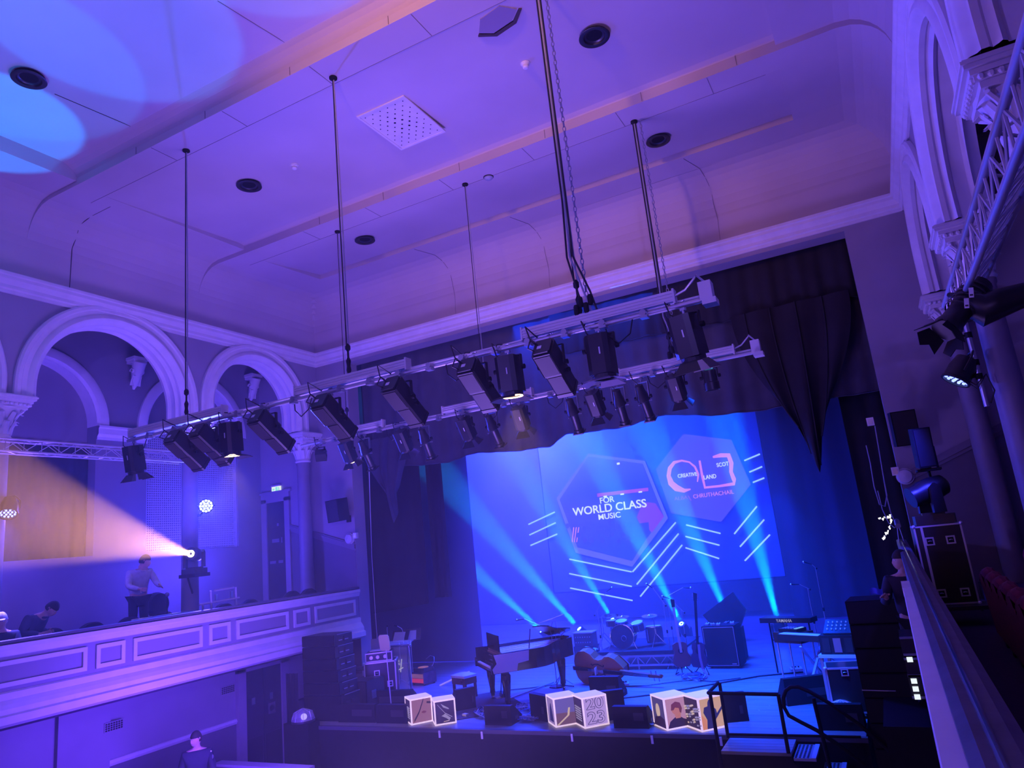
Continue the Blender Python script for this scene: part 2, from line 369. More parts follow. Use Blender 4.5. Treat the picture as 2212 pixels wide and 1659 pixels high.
# aisle outer wall, end wall and front wall
XO = -12.7
wo = snode('wall_gallery', 'outer wall of the side gallery with arched recesses')
def recess_wall(x, arches, zlow, y0, y1, parent):
    m = MB()
    for (yc, R, zs) in arches:
        N = 24
        for k in range(N):
            a0, a1 = PI*k/N, PI*(k+1)/N
            m.quad(P(x, yc+R*math.cos(a0), zs+R*math.sin(a0)), P(x, yc+R*math.cos(a1), zs+R*math.sin(a1)), P(x, yc+R*math.cos(a1), 5.6), P(x, yc+R*math.cos(a0), 5.6))
    es = sorted((a[0]-a[1], a[0]+a[1]) for a in arches); ys = [y0]+[e for ed in es for e in ed]+[y1]
    for i in range(0, len(ys), 2): m.quad(P(x, ys[i], -2.2), P(x, ys[i+1], -2.2), P(x, ys[i+1], 5.6), P(x, ys[i], 5.6))
    for (a, b) in es: m.quad(P(x, a, -2.2), P(x, b, -2.2), P(x, b, zlow), P(x, a, zlow))
    return m
REC = [(10.2, 1.12, 3.02), (6.93, 1.12, 2.98), (3.6, 1.12, 2.98)]
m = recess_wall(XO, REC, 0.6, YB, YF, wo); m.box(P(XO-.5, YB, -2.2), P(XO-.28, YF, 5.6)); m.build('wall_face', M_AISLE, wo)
for (yc, R, zs) in REC:
    N = 28; pr = [(R+.22, 0), (R+.22, .05), (R+.17, .07), (R+.05, .06), (R+.03, .03), (R, .02), (R, -.3)]
    m = MB(); m.loft([[P(XO+q[1], yc+q[0]*math.cos(PI*k/N), zs+q[0]*math.sin(PI*k/N)) for q in pr] for k in range(N+1)])
    m.build('recess_arch', M_TRIM, wo, smooth=True)
    m = MB()
    for sd in (1, -1): m.quad(P(XO, yc+sd*R, .6), P(XO-.3, yc+sd*R, .6), P(XO-.3, yc+sd*R, zs), P(XO, yc+sd*R, zs))
    m.build('recess_side', M_AISLE, wo)
for (a, b) in ((8.05, 9.08), (4.72, 5.81)):
    m = MB(); s = sweep([(0, 0), (.03, 0), (.03, .05), (.07, .1), (.07, .2), (.09, .22), (.09, .26), (0, .27)], P(XO, a, 2.72), P(XO, b, 2.72), (1, 0, 0)); m.add(s.v, s.f); m.build('impost', M_TRIM, wo)
# end wall of the gallery and the wall round the stage opening, one plane
PX0, PX1, PZT = -10.0, 0.27, 4.35                           # stage opening
wf = snode('wall_stage', 'end wall of the hall round the stage opening')
m = MB(); m.box(P(XO-.4, YF, -3.75), P(XL-.3, YF+.35, 5.5)); m.box(P(XR+.3, YF, -3.75), P(3.4, YF+.35, 5.5)); m.box(P(XL-.3, YF, -3.75), P(PX0, YF+.35, 4.75)); m.box(P(PX1, YF, -3.75), P(XR+.3, YF+.35, 4.75)); m.box(P(PX0, YF, PZT), P(PX1, YF+.35, 4.75))
m.build('wall_face', M_WALL, wf)
def slope_rail(x0, z0, x1, z1):
    m = MB()
    for (o, h0, h1) in ((.03, 0, .05), (.055, .05, .12), (.04, .12, .15)):
        m.loft([[P(x, YF-q, z+h) for q, h in ((0, h0), (o, h0), (o, h1), (0, h1))] for x, z in ((x0, z0), (x1, z1))])
    m.build('dado_rail', M_TRIM2, wf)
    m = MB(); m.loft([[P(x, YF-.012, z), P(x, YF-.012, -2.2)] for x, z in ((x0, z0), (x1, z1))]); m.build('dado', M_DADO, wf)
M_TRIM2 = mat('rail paint', (0.22, 0.19, 0.25), 0.6)
slope_rail(-11.80, .82, -10.0, .24); slope_rail(PX1, .27, 1.30, .68); slope_rail(1.30, .68, 3.2, 1.4)
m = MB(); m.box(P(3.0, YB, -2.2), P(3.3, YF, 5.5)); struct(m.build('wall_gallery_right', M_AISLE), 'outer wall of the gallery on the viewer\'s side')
m = MB(); m.box(P(-14.4, YB-.3, -3.75), P(3.6, YB, 6.5)); struct(m.build('wall_back', M_WALL))
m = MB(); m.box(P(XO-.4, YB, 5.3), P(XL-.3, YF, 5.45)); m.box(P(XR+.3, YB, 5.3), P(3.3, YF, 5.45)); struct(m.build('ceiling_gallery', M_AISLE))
# gallery floors: front walkway, then raked steps
m = MB()
for i in range(5):
    m.box(P(-10.15-.55*(i+1)-.0, YB, -1.55+.19*i-.02), P(-10.15-.55*i, YF, -1.42+.19*i))
struct(m.build('floor_gallery', mat('gallery carpet', (0.05, 0.02, 0.06), .9, var=.2, scale=20)))
m = MB()
for i in range(5): m.box(P(.38+.55*i, YB, -2.1), P(.38+.55*(i+1)+.2, YF, -1.35+.19*i))
struct(m.build('floor_gallery', MATS['gallery carpet']))
# ---- gallery fronts (parapets)
def parapet(X, sg, name, label):
    root = snode(name, label); y0, y1 = YB, YF
    prof = [(.0, -.10), (.03, -.10), (.03, -.03), (.06, .0)]
    def run(pts, mt, nm):
        m = MB(); m.loft([[P(X+sg*q[0], y, q[1]) for q in pts] for y in (y0, y1)]); m.build(nm, mt, root)
    m = MB(); m.box(P(min(X-sg*.02, X-sg*.14), y0, -1.5), P(max(X-sg*.02, X-sg*.14), y1, -.56)); m.build('core', M_WALL, root)
    run([(-.15, -.545), (-.15, -.50), (-.02, -.49), (.03, -.50), (.035, -.53), (.0, -.545)], mat('rail cap', (0.14, 0.12, 0.16), .4), 'cap_rail')
    run([(.0, -.545), (.05, -.55), (.05, -.60), (.035, -.62), (.02, -.68), (.0, -.69)], M_TRIM, 'top_moulding')
    run([(.0, -.69), (-.005, -.69), (-.005, -1.10), (.0, -1.10)], mat('frieze paint', (0.33, 0.29, 0.36), .7), 'frieze')
    run([(.0, -1.10), (.03, -1.12), (.03, -1.20), (.07, -1.25), (.10, -1.30), (.10, -1.36), (.14, -1.38), (.14, -1.47), (.0, -1.52), (-.5, -1.53)], M_TRIM, 'bottom_cornice')
    pos = -6.6
    while pos < 11.6:
        for ln in (0.42, 1.18):
            a, b = pos, pos+ln
            if b > 11.95: break
            m = MB(); zt, zb = -.74, -1.05; wd = .055
            o = (X, X+sg*.022) if sg > 0 else (X-.022, X)
            m.box(P(o[0], a, zt-wd), P(o[1], b, zt)); m.box(P(o[0], a, zb), P(o[1], b, zb+wd)); m.box(P(o[0], a, zb+wd), P(o[1], a+wd, zt-wd)); m.box(P(o[0], b-wd, zb+wd), P(o[1], b, zt-wd))
            m.build('panel_moulding', M_TRIM, root)
            pos = b+.13
    return root
parL = parapet(-10.0, 1, 'parapet', 'side gallery front with cream panel mouldings')
# ================================================================== STAGE
SF = -2.6
m = MB(); m.box(P(-9.75, 9.75, -3.75), P(-.72, 22.6, SF-.03)); m.box(P(-14, 12.36, -3.75), P(1.4, 22.6, SF-.03))
st = m.build('stage', M_BLACK); struct(st, 'raised black stage platform')
def board(x0, x1, y0, y1):
    m = MB(); m.box(P(x0, y0, SF-.03), P(x1, y1, SF)); return m.build('floor_board', M_STAGE, st)
yy = 9.75
while yy < 22.5:
    wdt = .30 if yy < 14 else .6
    board(-9.75 if yy < 12.3 else -14, -.72 if yy < 12.3 else 1.4, yy+.003, min(yy+wdt, 22.6)-.003); yy += wdt
m = MB(); m.box(P(-9.78, 9.70, -3.75), P(-.70, 9.75, SF-.02)); m.build('front_skirt', M_BLACK, st)
m = MB(); m.box(P(-9.78, 9.69, SF-.05), P(-.70, 9.76, SF+.004)); m.build('edge_strip', mat('edge strip', (0.07, .07, .09), .5), st)
for x in (-6.65, -5.9, -4.45, -3.3, -2.4):
    m = MB(); m.box(P(x-.015, 9.675, SF-.12), P(x+.015, 9.69, SF-.02)); m.build('tape_mark', M_WHITE, st)
# stage house shell
m = MB(); m.box(P(-14.4, 22.6, -3.75), P(2, 22.8, 6)); struct(m.build('wall_stage_back', M_DRAPE))
m = MB(); m.box(P(-14.3, 12.36, -3.75), P(-14, 22.7, 6)); m.box(P(1.4, 12.36, -3.75), P(1.6, 22.7, 6)); struct(m.build('wall_stage_side', M_BLACK))
m = MB(); m.box(P(-14.4, 12.36, 5.8), P(2, 22.7, 6)); struct(m.build('ceiling_stage', M_BLACK))
# ---- drapes
def lerp_poly(pts, x):
    if x <= pts[0][0]: return pts[0][1]
    for (a, b), (c, d) in zip(pts, pts[1:]):
        if x <= c: return b+(d-b)*(x-a)/max(1e-6, c-a)
    return pts[-1][1]
def drape(name, label, x0, x1, y, ztop, hem, mt, freq=9.0, amp=.05, seed=1, nu=None, nv=10, cat='curtain', sag=0.0):
    rnd = random.Random(seed); ph = [rnd.uniform(0, 6.28) for _ in range(4)]
    nu = nu or max(24, int(abs(x1-x0)*26))
    def fn(i, j):
        x = x0+(x1-x0)*i; zb = lerp_poly(hem, x) if isinstance(hem, list) else hem
        z = ztop+(zb-ztop)*j
        a = amp*(.35+.65*j)
        yy = y + a*math.sin(freq*x+ph[0]+.6*math.sin(1.7*x+ph[1])) + a*.5*math.sin(freq*2.3*x+ph[2]+j*1.2) - sag*j
        return P(x, yy, z)
    root = thing(name, label, cat, P((x0+x1)/2, y, (hem if not isinstance(hem, list) else min(h[1] for h in hem))))
    m = MB(); m.grid(fn, nu, nv); m.build('cloth', mt, root, world=True, smooth=True)
    if isinstance(hem, list) or True:
        m = MB(); m.tube([fn(i/nu, 1.0)+Vector((0, 0, .012)) for i in range(nu+1)], .012, 4); m.build('hem', mt, root, world=True)
    return root
M_SHEER = mat('dark velour', (0.07, 0.07, 0.10), 0.9, var=.2, scale=3, bump=.2)
hem = [(-10.0, 2.05), (-8.6, 1.87), (-8.0, 1.84), (-7.2, 1.93), (-6.41, 1.83), (-5.6, 1.80), (-5.2, 1.98), (-4.14, 1.92), (-3.2, 2.02), (-2.4, 1.86), (-1.58, 1.80), (0.3, 1.8)]
drape('stage_pelmet', 'wide black pleated pelmet with a wavy lower hem across the stage opening', PX0-.1, PX1+.1, 12.62, 4.55, hem, M_SHEER, 8.0, .05, 3, 330, 10)
drape('stage_valance', 'short black valance of gathered folds hanging highest across the stage opening', -5.2, PX1+.02, 12.50, 4.45, [(-5.2, 3.55), (-3.0, 3.5), (-1.2, 3.42), (-.2, 3.5), (PX1, 3.35)], M_DRAPE, 11, .04, 5, 200, 6)
# swagged ends of the pelmet, gathered to a point
def swag(name, label, top, tip, y, mt, seed):
    (xa, xb, zt) = top; (tx, tz) = tip; root = thing(name, label, 'curtain', P(tx, y, tz))
    def fn(i, j):
        x = xa+(xb-xa)*i; zb = tz + abs(i-.5)*2*(1.75-tz)*.9 ; zz = zt+(zb-zt)*j
        cx = x+(tx-x)*(j**2)*.75
        return P(cx, y + .07*math.sin(i*19+j*2.2)*(.4+.6*j) - .15*math.sin(j*PI), zz)
    m = MB(); m.grid(fn, 60, 16); m.build('cloth', mt, root, world=True, smooth=True)
    for k in range(4):
        m = MB(); m.tube([fn(.12+.22*k, j/12)+Vector((0, -.015, 0)) for j in range(13)], .014, 5); m.build('fold', mt, root, world=True, smooth=True)
    return root
swag('stage_swag', 'black swag gathered to a low point beside the right edge of the bright screen', (-1.75, .15, 3.5), (-.82, .62), 12.42, M_DRAPE, 2)
swag('stage_swag', 'sheer blue-lit swag gathered to a point above the dark side drape by the loudspeaker column', (-10.0, -8.65, 2.6), (-9.25, .72), 12.44, M_SHEER, 4)
drape('side_drape', 'dark side drape ending in a crooked high hem above the clear lectern', -10.6, -9.07, 13.2, 4.4, [(-10.6, -1.16), (-9.07, -1.02)], M_DRAPE, 6, .03, 7, 60)
drape('side_drape', 'narrow dark drape beside the crooked-hemmed one, its hem a little higher', -9.05, -8.62, 13.4, 4.4, -.93, M_DRAPE, 14, .03, 8, 24)
drape('side_drape', 'tall blue-lit flat drape reaching the floor behind the grand piano', -13.8, -9.15, 15.4, 4.6, SF+.01, M_BACKDROP, 3, .02, 9, 60)
drape('side_drape', 'tall black drape hanging to the floor right of the bright screen', -2.62, 1.35, 20.2, 5.4, SF+.01, M_DRAPE, 5, .06, 10, 90)
drape('side_drape', 'black drape hanging to the floor at the right jamb of the stage opening', -.35, 1.3, 13.2, 4.6, SF+.01, M_DRAPE, 9, .05, 11, 50)
drape('backcloth', 'blue-lit backcloth closing the rear of the stage', -13.8, 1.3, 22.3, 5.6, SF+.01, M_BACKDROP, 2, .05, 12, 120)

# ---- projection screen and its bright graphics
YS = 20.8
def em(name, col, s, base=(.02, .02, .03)):
    return mat(name, base, .6, emit=col, es=s)
scr = thing('projection_screen', 'large bright blue projection screen with two hexagon graphics and white slanted bars', 'screen', P(-5.9, YS, SF))
xa_, xb_, zb_, zt_ = -9.6, at(1632, 895, y=YS).x, -1.55, 3.4
m = MB(); m.box(P(xa_, YS, zb_), P(xb_, YS+.04, zt_)); m.build('screen_cloth', em('screen blue', (0.0, .03, .5), .22, (.10, .12, .3)), scr, world=True)
for (a, b) in (((xa_-.03, zb_-.03), (xa_, zt_)), ((xb_, zb_-.03), (xb_+.03, zt_)), ((xa_, zb_-.04), (xb_, zb_))):
    m = MB(); m.box(P(a[0], YS-.01, a[1]), P(b[0], YS+.05, b[1])); m.build('screen_edge', M_BLACK, scr, world=True)
def flat(name, pts, d, mt, parent=scr, thick=.004):
    m = MB(); q = [at(u, v, y=YS-d) for u, v in pts]; n = len(q); b = [p+Vector((0, thick, 0)) for p in q]
    m.add(q+b, [tuple(range(n)), tuple(range(n, 2*n))[::-1]]+[(i, (i+1) % n, n+(i+1) % n, n+i) for i in range(n)])
    return m.build(name, mt, parent, world=True)
def C7(p): return (1120+p[0]*.2713, 900+p[1]*.2713)        # points measured on an enlarged detail
hexA = [C7(p) for p in ((555, 295), (1005, 352), (1190, 808), (905, 1195), (455, 1085), (302, 650))]
hexAi = [C7(p) for p in ((555, 318), (990, 375), (1158, 795), (1010, 985), (905, 1150), (470, 1040), (328, 660))]
hexB = [C7(p) for p in ((1312, 138), (1695, 185), (1850, 540), (1612, 838), (1215, 770), (1093, 420))]
h1 = flat('hexagon_panel', hexA, .03, em('hexagon edge', (.14, .14, .9), .95)); h1['label'] = 'lavender rim hexagon around the crowd picture'
def grad(name, stops, axis=2, lo=0., hi=1.):               # emission ramp along a world axis (a projected picture's own colours)
    m_ = bpy.data.materials.new(name); m_.use_nodes = True; nt = m_.node_tree; b = nt.nodes['Principled BSDF']
    g = nt.nodes.new('ShaderNodeNewGeometry'); sp = nt.nodes.new('ShaderNodeSeparateXYZ'); mr = nt.nodes.new('ShaderNodeMapRange'); cr = nt.nodes.new('ShaderNodeValToRGB')
    mr.inputs[1].default_value = lo; mr.inputs[2].default_value = hi
    nt.links.new(g.outputs['Position'], sp.inputs[0]); nt.links.new(sp.outputs[axis], mr.inputs[0]); nt.links.new(mr.outputs[0], cr.inputs[0]); nt.links.new(cr.outputs[0], b.inputs['Emission Color'])
    b.inputs['Emission Strength'].default_value = .8; b.inputs['Base Color'].default_value = (.02, .02, .03, 1)
    e = cr.color_ramp.elements; e[0].position, e[0].color = stops[0][0], (*stops[0][1], 1); e[1].position, e[1].color = stops[-1][0], (*stops[-1][1], 1)
    for p, c in stops[1:-1]: q = e.new(p); q.color = (*c, 1)
    return m_
zA0, zA1 = at(*hexA[4], y=YS).z, at(*hexA[0], y=YS).z
h2 = flat('picture_area', hexAi, .045, grad('crowd picture', [(0, (.03, .06, .75)), (.35, (.06, .04, .45)), (.6, (.03, .03, .60)), (1, (.10, .09, .62))], 2, zA0, zA1))
h3 = flat('hexagon_panel', hexB, .03, em('grey violet hexagon', (.12, .09, .42), .75)); h3['label'] = 'grey violet hexagon behind the ring and box emblem'
M_TXT = em('lit white letters', (.85, .95, 1.0), 1.15); M_BARW = em('lit pale bars', (.45, .80, 1.0), 1.0); M_PINK = em('lit pink', (.85, .25, .55), 1.0); M_PURP = em('lit purple', (.45, .05, .75), .55); M_RIM = em('dim pink', (.55, .12, .45), .6)
# crowd picture details: stage lights, a purple sleeve, crowd blobs
flat('light_strip', [C7(p) for p in ((625, 612), (1032, 565), (1034, 592), (628, 640))], .055, em('lit red strip', (.65, .05, .35), .7))
flat('purple_sleeve', [C7(p) for p in ((940, 800), (975, 720), (1020, 680), (1090, 690), (1158, 795), (1062, 925), (1040, 900), (1038, 840), (965, 850))], .055, M_PURP)
flat('small_lamp', [C7(p) for p in ((782, 368), (805, 364), (807, 380), (784, 384))], .055, M_TXT)
for p in ((690, 636), (825, 618), (970, 600)): flat('small_lamp', [C7((p[0]-14, p[1]-5)), C7((p[0]+14, p[1]-8)), C7((p[0]+14, p[1]+4)), C7((p[0]-14, p[1]+7))], .058, M_TXT)
M_CROWD = em('dark crowd', (.05, .04, .38), .7); rnd = random.Random(3)
for k in range(26):
    x, y = 395+ (k % 13)*44+rnd.uniform(-10, 10), (860+rnd.uniform(-15, 30)) if k < 13 else (930+rnd.uniform(-10, 60)); r = rnd.uniform(14, 24)
    if k >= 13 and x < 470: continue
    if x > 920: continue
    flat('crowd_head', [C7((x+r*math.cos(a*PI/4), y+1.2*r*math.sin(a*PI/4))) for a in range(8)], .052+.0006*k, M_CROWD)
for k in range(3): flat('pink_streak', [C7((430+k*18, 1000)), C7((424+k*18, 1000)), C7((436+k*20, 880)), C7((444+k*20, 880))], .06, M_PINK)
# slanted bars
BARS = [((80, 858), (288, 760)), ((88, 942), (295, 845)), ((96, 1026), (308, 935)), ((405, 1135), (900, 1236)), ((405, 1250), (902, 1352)), ((412, 1365), (908, 1464)),
        ((908, 1236), (1252, 842)), ((942, 1336), (1274, 932)), ((970, 1432), (1303, 1022)), ((1335, 862), (1608, 930)), ((1330, 954), (1600, 1024)), ((1330, 1044), (1597, 1130)),
        ((1718, 934), (1898, 714)), ((1764, 1036), (1956, 820)), ((1802, 1148), (2002, 940)), ((1798, 350), (1922, 298)), ((1838, 442), (1940, 398)), ((1866, 524), (1957, 488))]
for a, b in BARS:
    pa, pb = at(*C7(a), y=YS-.05), at(*C7(b), y=YS-.05); m = MB(); m.tube([pa, pb], .022, 6); m.build('light_bar', M_BARW, scr, world=True)
# lettering
def text(s, p, h, mt, parent, d=.02, bold=.0, fit=None, rot=(PI/2, 0, 0), name='lettering', sx=1.0, outline=False):
    c = bpy.data.curves.new(name, 'FONT'); c.body = s; c.size = h/.70; c.offset = bold*h*.6; c.extrude = d; c.align_x = 'LEFT'
    o = bpy.data.objects.new(name, c); COL.objects.link(o)
    dg = bpy.context.evaluated_depsgraph_get(); me = bpy.data.meshes.new_from_object(o.evaluated_get(dg)); bpy.data.objects.remove(o)
    xs = [v.co.x for v in me.vertices]; wd = max(xs)-min(xs); k = (fit/wd) if fit else sx
    for v in me.vertices: v.co.x = (v.co.x-min(xs))*k
    me.materials.clear(); me.materials.append(mt)
    if parent is not None and isinstance(rot, tuple):
        inv = parent.matrix_basis.inverted()
        M = inv @ (Matrix.Translation(p) @ Matrix.Rotation(rot[2], 4, 'Z') @ Matrix.Rotation(rot[1], 4, 'Y') @ Matrix.Rotation(rot[0], 4, 'X'))
    else: M = rot
    me.transform(M); o = bpy.data.objects.new(name, me); COL.objects.link(o)
    if parent is not None: o.parent = parent
    return o
def scrtext(s, a, b, hpx, mt, bold=.022, dd=.07):
    pa, pb = at(*C7(a), y=YS-dd), at(*C7(b), y=YS-dd); h = (at(*C7((a[0], a[1]-hpx)), y=YS-dd)-pa).z
    ang = math.atan2(pb.z-pa.z, pb.x-pa.x)
    return text(s, pa, h, mt, scr, .006, bold, fit=(pb-pa).length, rot=(PI/2, -ang, 0))
scrtext('FOR', (652, 692), (765, 676), 46, M_TXT)
scrtext('WORLD CLASS', (435, 790), (1022, 718), 62, M_TXT, .03)
scrtext('MUSIC', (640, 822), (815, 800), 44, M_TXT)
scrtext('CREATIVE', (1270, 488), (1424, 470), 30, M_TXT)
scrtext('LAND', (1478, 500), (1576, 488), 33, M_TXT)
scrtext('SCOT', (1580, 402), (1676, 388), 32, M_TXT)
scrtext('ALBA', (1242, 668), (1348, 656), 30, M_RIM, .0)
scrtext('|', (1366, 660), (1372, 656), 34, M_RIM, .0)
scrtext('CHRUTHACHAIL', (1394, 652), (1716, 612), 32, M_PINK, .01)
pts = [(1425+0, 520), (1432, 460), (1405, 400), (1360, 362), (1300, 350), (1240, 365), (1205, 410), (1195, 470), (1215, 530), (1260, 570), (1320, 590), (1370, 578)]
q = [at(*C7(p), y=YS-.06) for p in pts]; rr = [.015, .03, .03, .025, .03, .05, .06, .06, .09, .10, .06, .02]
m = MB(); m.tube(q, rr, 8); o = m.build('emblem_ring', M_PINK, scr, world=True, smooth=True); o['label'] = 'glowing pink open ring'
q = [at(*C7(p), y=YS-.06) for p in ((1442, 350), (1462, 470), (1485, 565), (1600, 553), (1715, 535), (1716, 500), (1692, 440), (1695, 370), (1672, 308), (1610, 308), (1548, 322))]
m = MB(); m.tube(q, [.03, .035, .04, .035, .05, .06, .05, .06, .07, .06, .03], 8); m.build('emblem_box', M_PINK, scr, world=True, smooth=True)

# ---- moving-head beam lights on the stage floor, with real haze
def haze_mat(name, dens, col=(1, 1, 1), aniso=.3):
    m_ = bpy.data.materials.new(name); m_.use_nodes = True; nt = m_.node_tree; nt.nodes.remove(nt.nodes['Principled BSDF'])
    v = nt.nodes.new('ShaderNodeVolumeScatter'); v.inputs['Density'].default_value = dens; v.inputs['Color'].default_value = (*col, 1); v.inputs['Anisotropy'].default_value = aniso
    nt.links.new(v.outputs[0], nt.nodes['Material Output'].inputs['Volume']); return m_
def hazebox(name, a, b, dens, label, aniso=.3):
    m = MB(); m.box(a, b); o = m.build('haze', haze_mat(name, dens, aniso=aniso)); tag(o, label, 'haze', kind='stuff'); return o
hazebox('stage haze', P(-11.5, 12.9, SF+.02), P(1.3, 20.6, 4.4), .042, 'thin theatrical haze filling the stage')
hazebox('hall haze', P(-12.65, .6, -3.7), P(-.9, 11.9, 4.0), .007, 'thin theatrical haze in the hall beside the left gallery')
def moving_head(loc, d, label, lens, size=1.0, base_drop=.0):
    """floor-standing moving head: base, yoke arms, tilting head with a lit lens; d = beam direction"""
    root = thing('moving_head_light', label, 'stage light', loc); s = size
    m = MB(); m.prism([(-.17*s, -.13*s), (.17*s, -.13*s), (.19*s, 0), (.17*s, .13*s), (-.17*s, .13*s), (-.19*s, 0)], 0, .09*s); m.cbox((0, 0, .10*s), (.2*s, .2*s, .03*s)); m.build('base', M_LAMP, root)
    dd = Vector(d).normalized(); rz = math.atan2(dd.y, dd.x); A = RZ(rz-PI/2)
    for sx in (-1, 1): m = MB(); m.prism([(-.06*s, .11*s), (.06*s, .11*s), (.05*s, .36*s), (0, .40*s), (-.05*s, .36*s)], sx*.15*s-.02*s, sx*.15*s+.02*s, 'x', A); m.build('yoke_arm', M_LAMP, root)
    H = look((0, 0, .33*s), dd)
    m = MB(); m.lathe([(.06*s, -.2*s), (.10*s, -.17*s), (.12*s, -.05*s), (.12*s, .05*s), (.10*s, .12*s), (.105*s, .19*s), (.085*s, .19*s)], 20, H); m.build('head', M_LAMP, root, smooth=True)
    if lens:
        m = MB(); m.lathe([(.001, .188*s), (.05*s, .192*s), (.078*s, .186*s)], 20, H, caps=False); m.build('lens', lens, root)
    return root
MH = [((1170, 1362), (860, 1085), 13), ((1251, 1358), (985, 1060), 13), ((1322, 1338), (1120, 1000), 12), ((1472, 1347), (1335, 1080), 11), ((1577, 1342), (1455, 1060), 11), ((1680, 1340), (1600, 1040), 11)]
MHL = ['leftmost lit moving head on the stage floor, behind the grand piano', 'second lit moving head from the left, behind the drum kit\'s left edge', 'lit moving head half hidden behind the cymbals', 'lit moving head between the drum kit and the guitars',
       'lit moving head just behind the big guitar amplifier', 'rightmost lit moving head, alone on the open dark floor']
for (a, b, sp), lb in zip(MH, MHL):
    pl = at(*a, z=SF+.42); tg = at(*b, y=pl.y-2.2)
    d = (tg-pl).normalized()
    moving_head(pl-Vector((0, 0, .33))+(-d*.19), d, lb, M_CYANLENS)
    light('beam', 'SPOT', pl+d*.03, tg, CYN, E_BEAM, .05, sp*.85, .5)
# ================================================================== CEILING FITTINGS
dl0 = None
DL = [((63, 165), 'round black recessed downlight among the blue light pools, nearest the viewer\'s left', 6.148), ((538, 397), 'black recessed downlight in the middle coffer, left one of its pair', 5.93), ((1283, 74), 'black recessed downlight in the middle coffer, beside the long cable bundle', 5.93),
      ((788, 515), 'black recessed downlight in the coffer nearest the stage, left one', 5.93), ((1421, 299), 'black recessed downlight in the coffer nearest the stage, right one', 5.93)]
def ceil_z(y): return 6.148 if y < 5.4 else (5.87+(y-6.15)*.05 if y < 8.8 else 5.83+(y-9.3)*.11875)
for (uv, lb, z0) in DL:
    p = at(*uv, z=z0); z0 = ceil_z(p.y); p = at(*uv, z=z0); p.z -= .018
    if dl0 is None:
        dl0 = thing('ceiling_downlight', lb, 'ceiling light', p, group='recessed ceiling downlights')
        m = MB(); m.lathe([(.145, .0), (.175, -.012), (.19, -.03), (.18, -.035), (.135, -.03), (.12, -.005), (.145, .0)], 32, caps=False); m.build('trim_ring', M_LAMP, dl0, smooth=True)
        m = MB(); m.lathe([(.001, .004), (.08, .004), (.11, -.004), (.122, -.012)], 32, caps=False); m.build('lens', mat('dusty lens', (.03, .03, .05), .3), dl0, smooth=True)
        m = MB(); m.lathe([(.13, -.001), (.16, -.001), (.16, .03), (.13, .03)], 24); m.build('housing', M_BLACK, dl0)
    else: dup(dl0, p, label=lb)
for i, (uv, lb) in enumerate((((1135, 139), 'small white smoke detector near the long cable bundle'), ((636, 358), 'small white smoke detector right of the left downlight'))):
    z0 = ceil_z(at(*uv, z=5.93).y); p = at(*uv, z=z0-.02)
    t = thing('smoke_detector', lb, 'detector', p, group='smoke detectors on the ceiling')
    m = MB(); m.lathe([(.055, .02), (.055, -.005), (.04, -.02), (.04, -.045), (.025, -.06), (.001, -.062)], 20, caps=False); m.build('body', M_WHITE, t, smooth=True)
    m = MB(); m.lathe([(.062, .02), (.062, .005), (.05, .0)], 20); m.build('base', M_WHITE, t)
p = at(1055, 382, z=ceil_z(9.4)-.01)
t = thing('ceiling_light', 'small domed frosted ceiling light near the middle hanging cable', 'ceiling light', p)
m = MB(); m.lathe([(.085, .01), (.085, -.01), (.075, -.02)], 24); m.build('rim', M_LAMPB, t)
m = MB(); m.lathe([(.075, -.018), (.06, -.04), (.03, -.052), (.001, -.055)], 20, caps=False); m.build('dome', mat('frosted dome', (.35, .38, .5), .5), t, smooth=True)
# perforated vent panel
t = thing('vent_panel', 'square white perforated vent panel in the middle coffer', 'vent', P(-4.93, 7.38, 5.90))
zc = 5.90
m = MB(); m.box(P(-5.31, 6.9, zc-.005), P(-4.56, 7.88, zc+.006)); m.build('plate', M_TRIM, t, world=True)
for a, b in (((-5.33, 6.88), (-5.30, 7.90)), ((-4.57, 6.88), (-4.54, 7.90)), ((-5.30, 6.88), (-4.57, 6.91)), ((-5.30, 7.87), (-4.57, 7.90))):
    m = MB(); m.box(P(a[0], a[1], zc-.015), P(b[0], b[1], zc+.006)); m.build('edge_strip', M_TRIM, t, world=True)
rnd = random.Random(5); h0 = None
for i in range(11):
    for j in range(11):
        if (i+j) % 2 and True: continue
        x, y = -5.25+i*.063, 6.97+j*.083; r = .0085+.010*math.exp(-((i-5)**2+(j-5)**2)/9)*(1 if rnd.random() < .8 else .4)
        if h0 is None:
            m = MB(); m.lathe([(1, -.004), (1, .002)], 10); h0 = m.build('vent_hole', M_BLACK, t); o = h0
        else: o = h0.copy(); COL.objects.link(o); o.parent = t
        o.location = t.matrix_basis.inverted() @ P(x, y, zc-.004); o.scale = (r, r, 1)

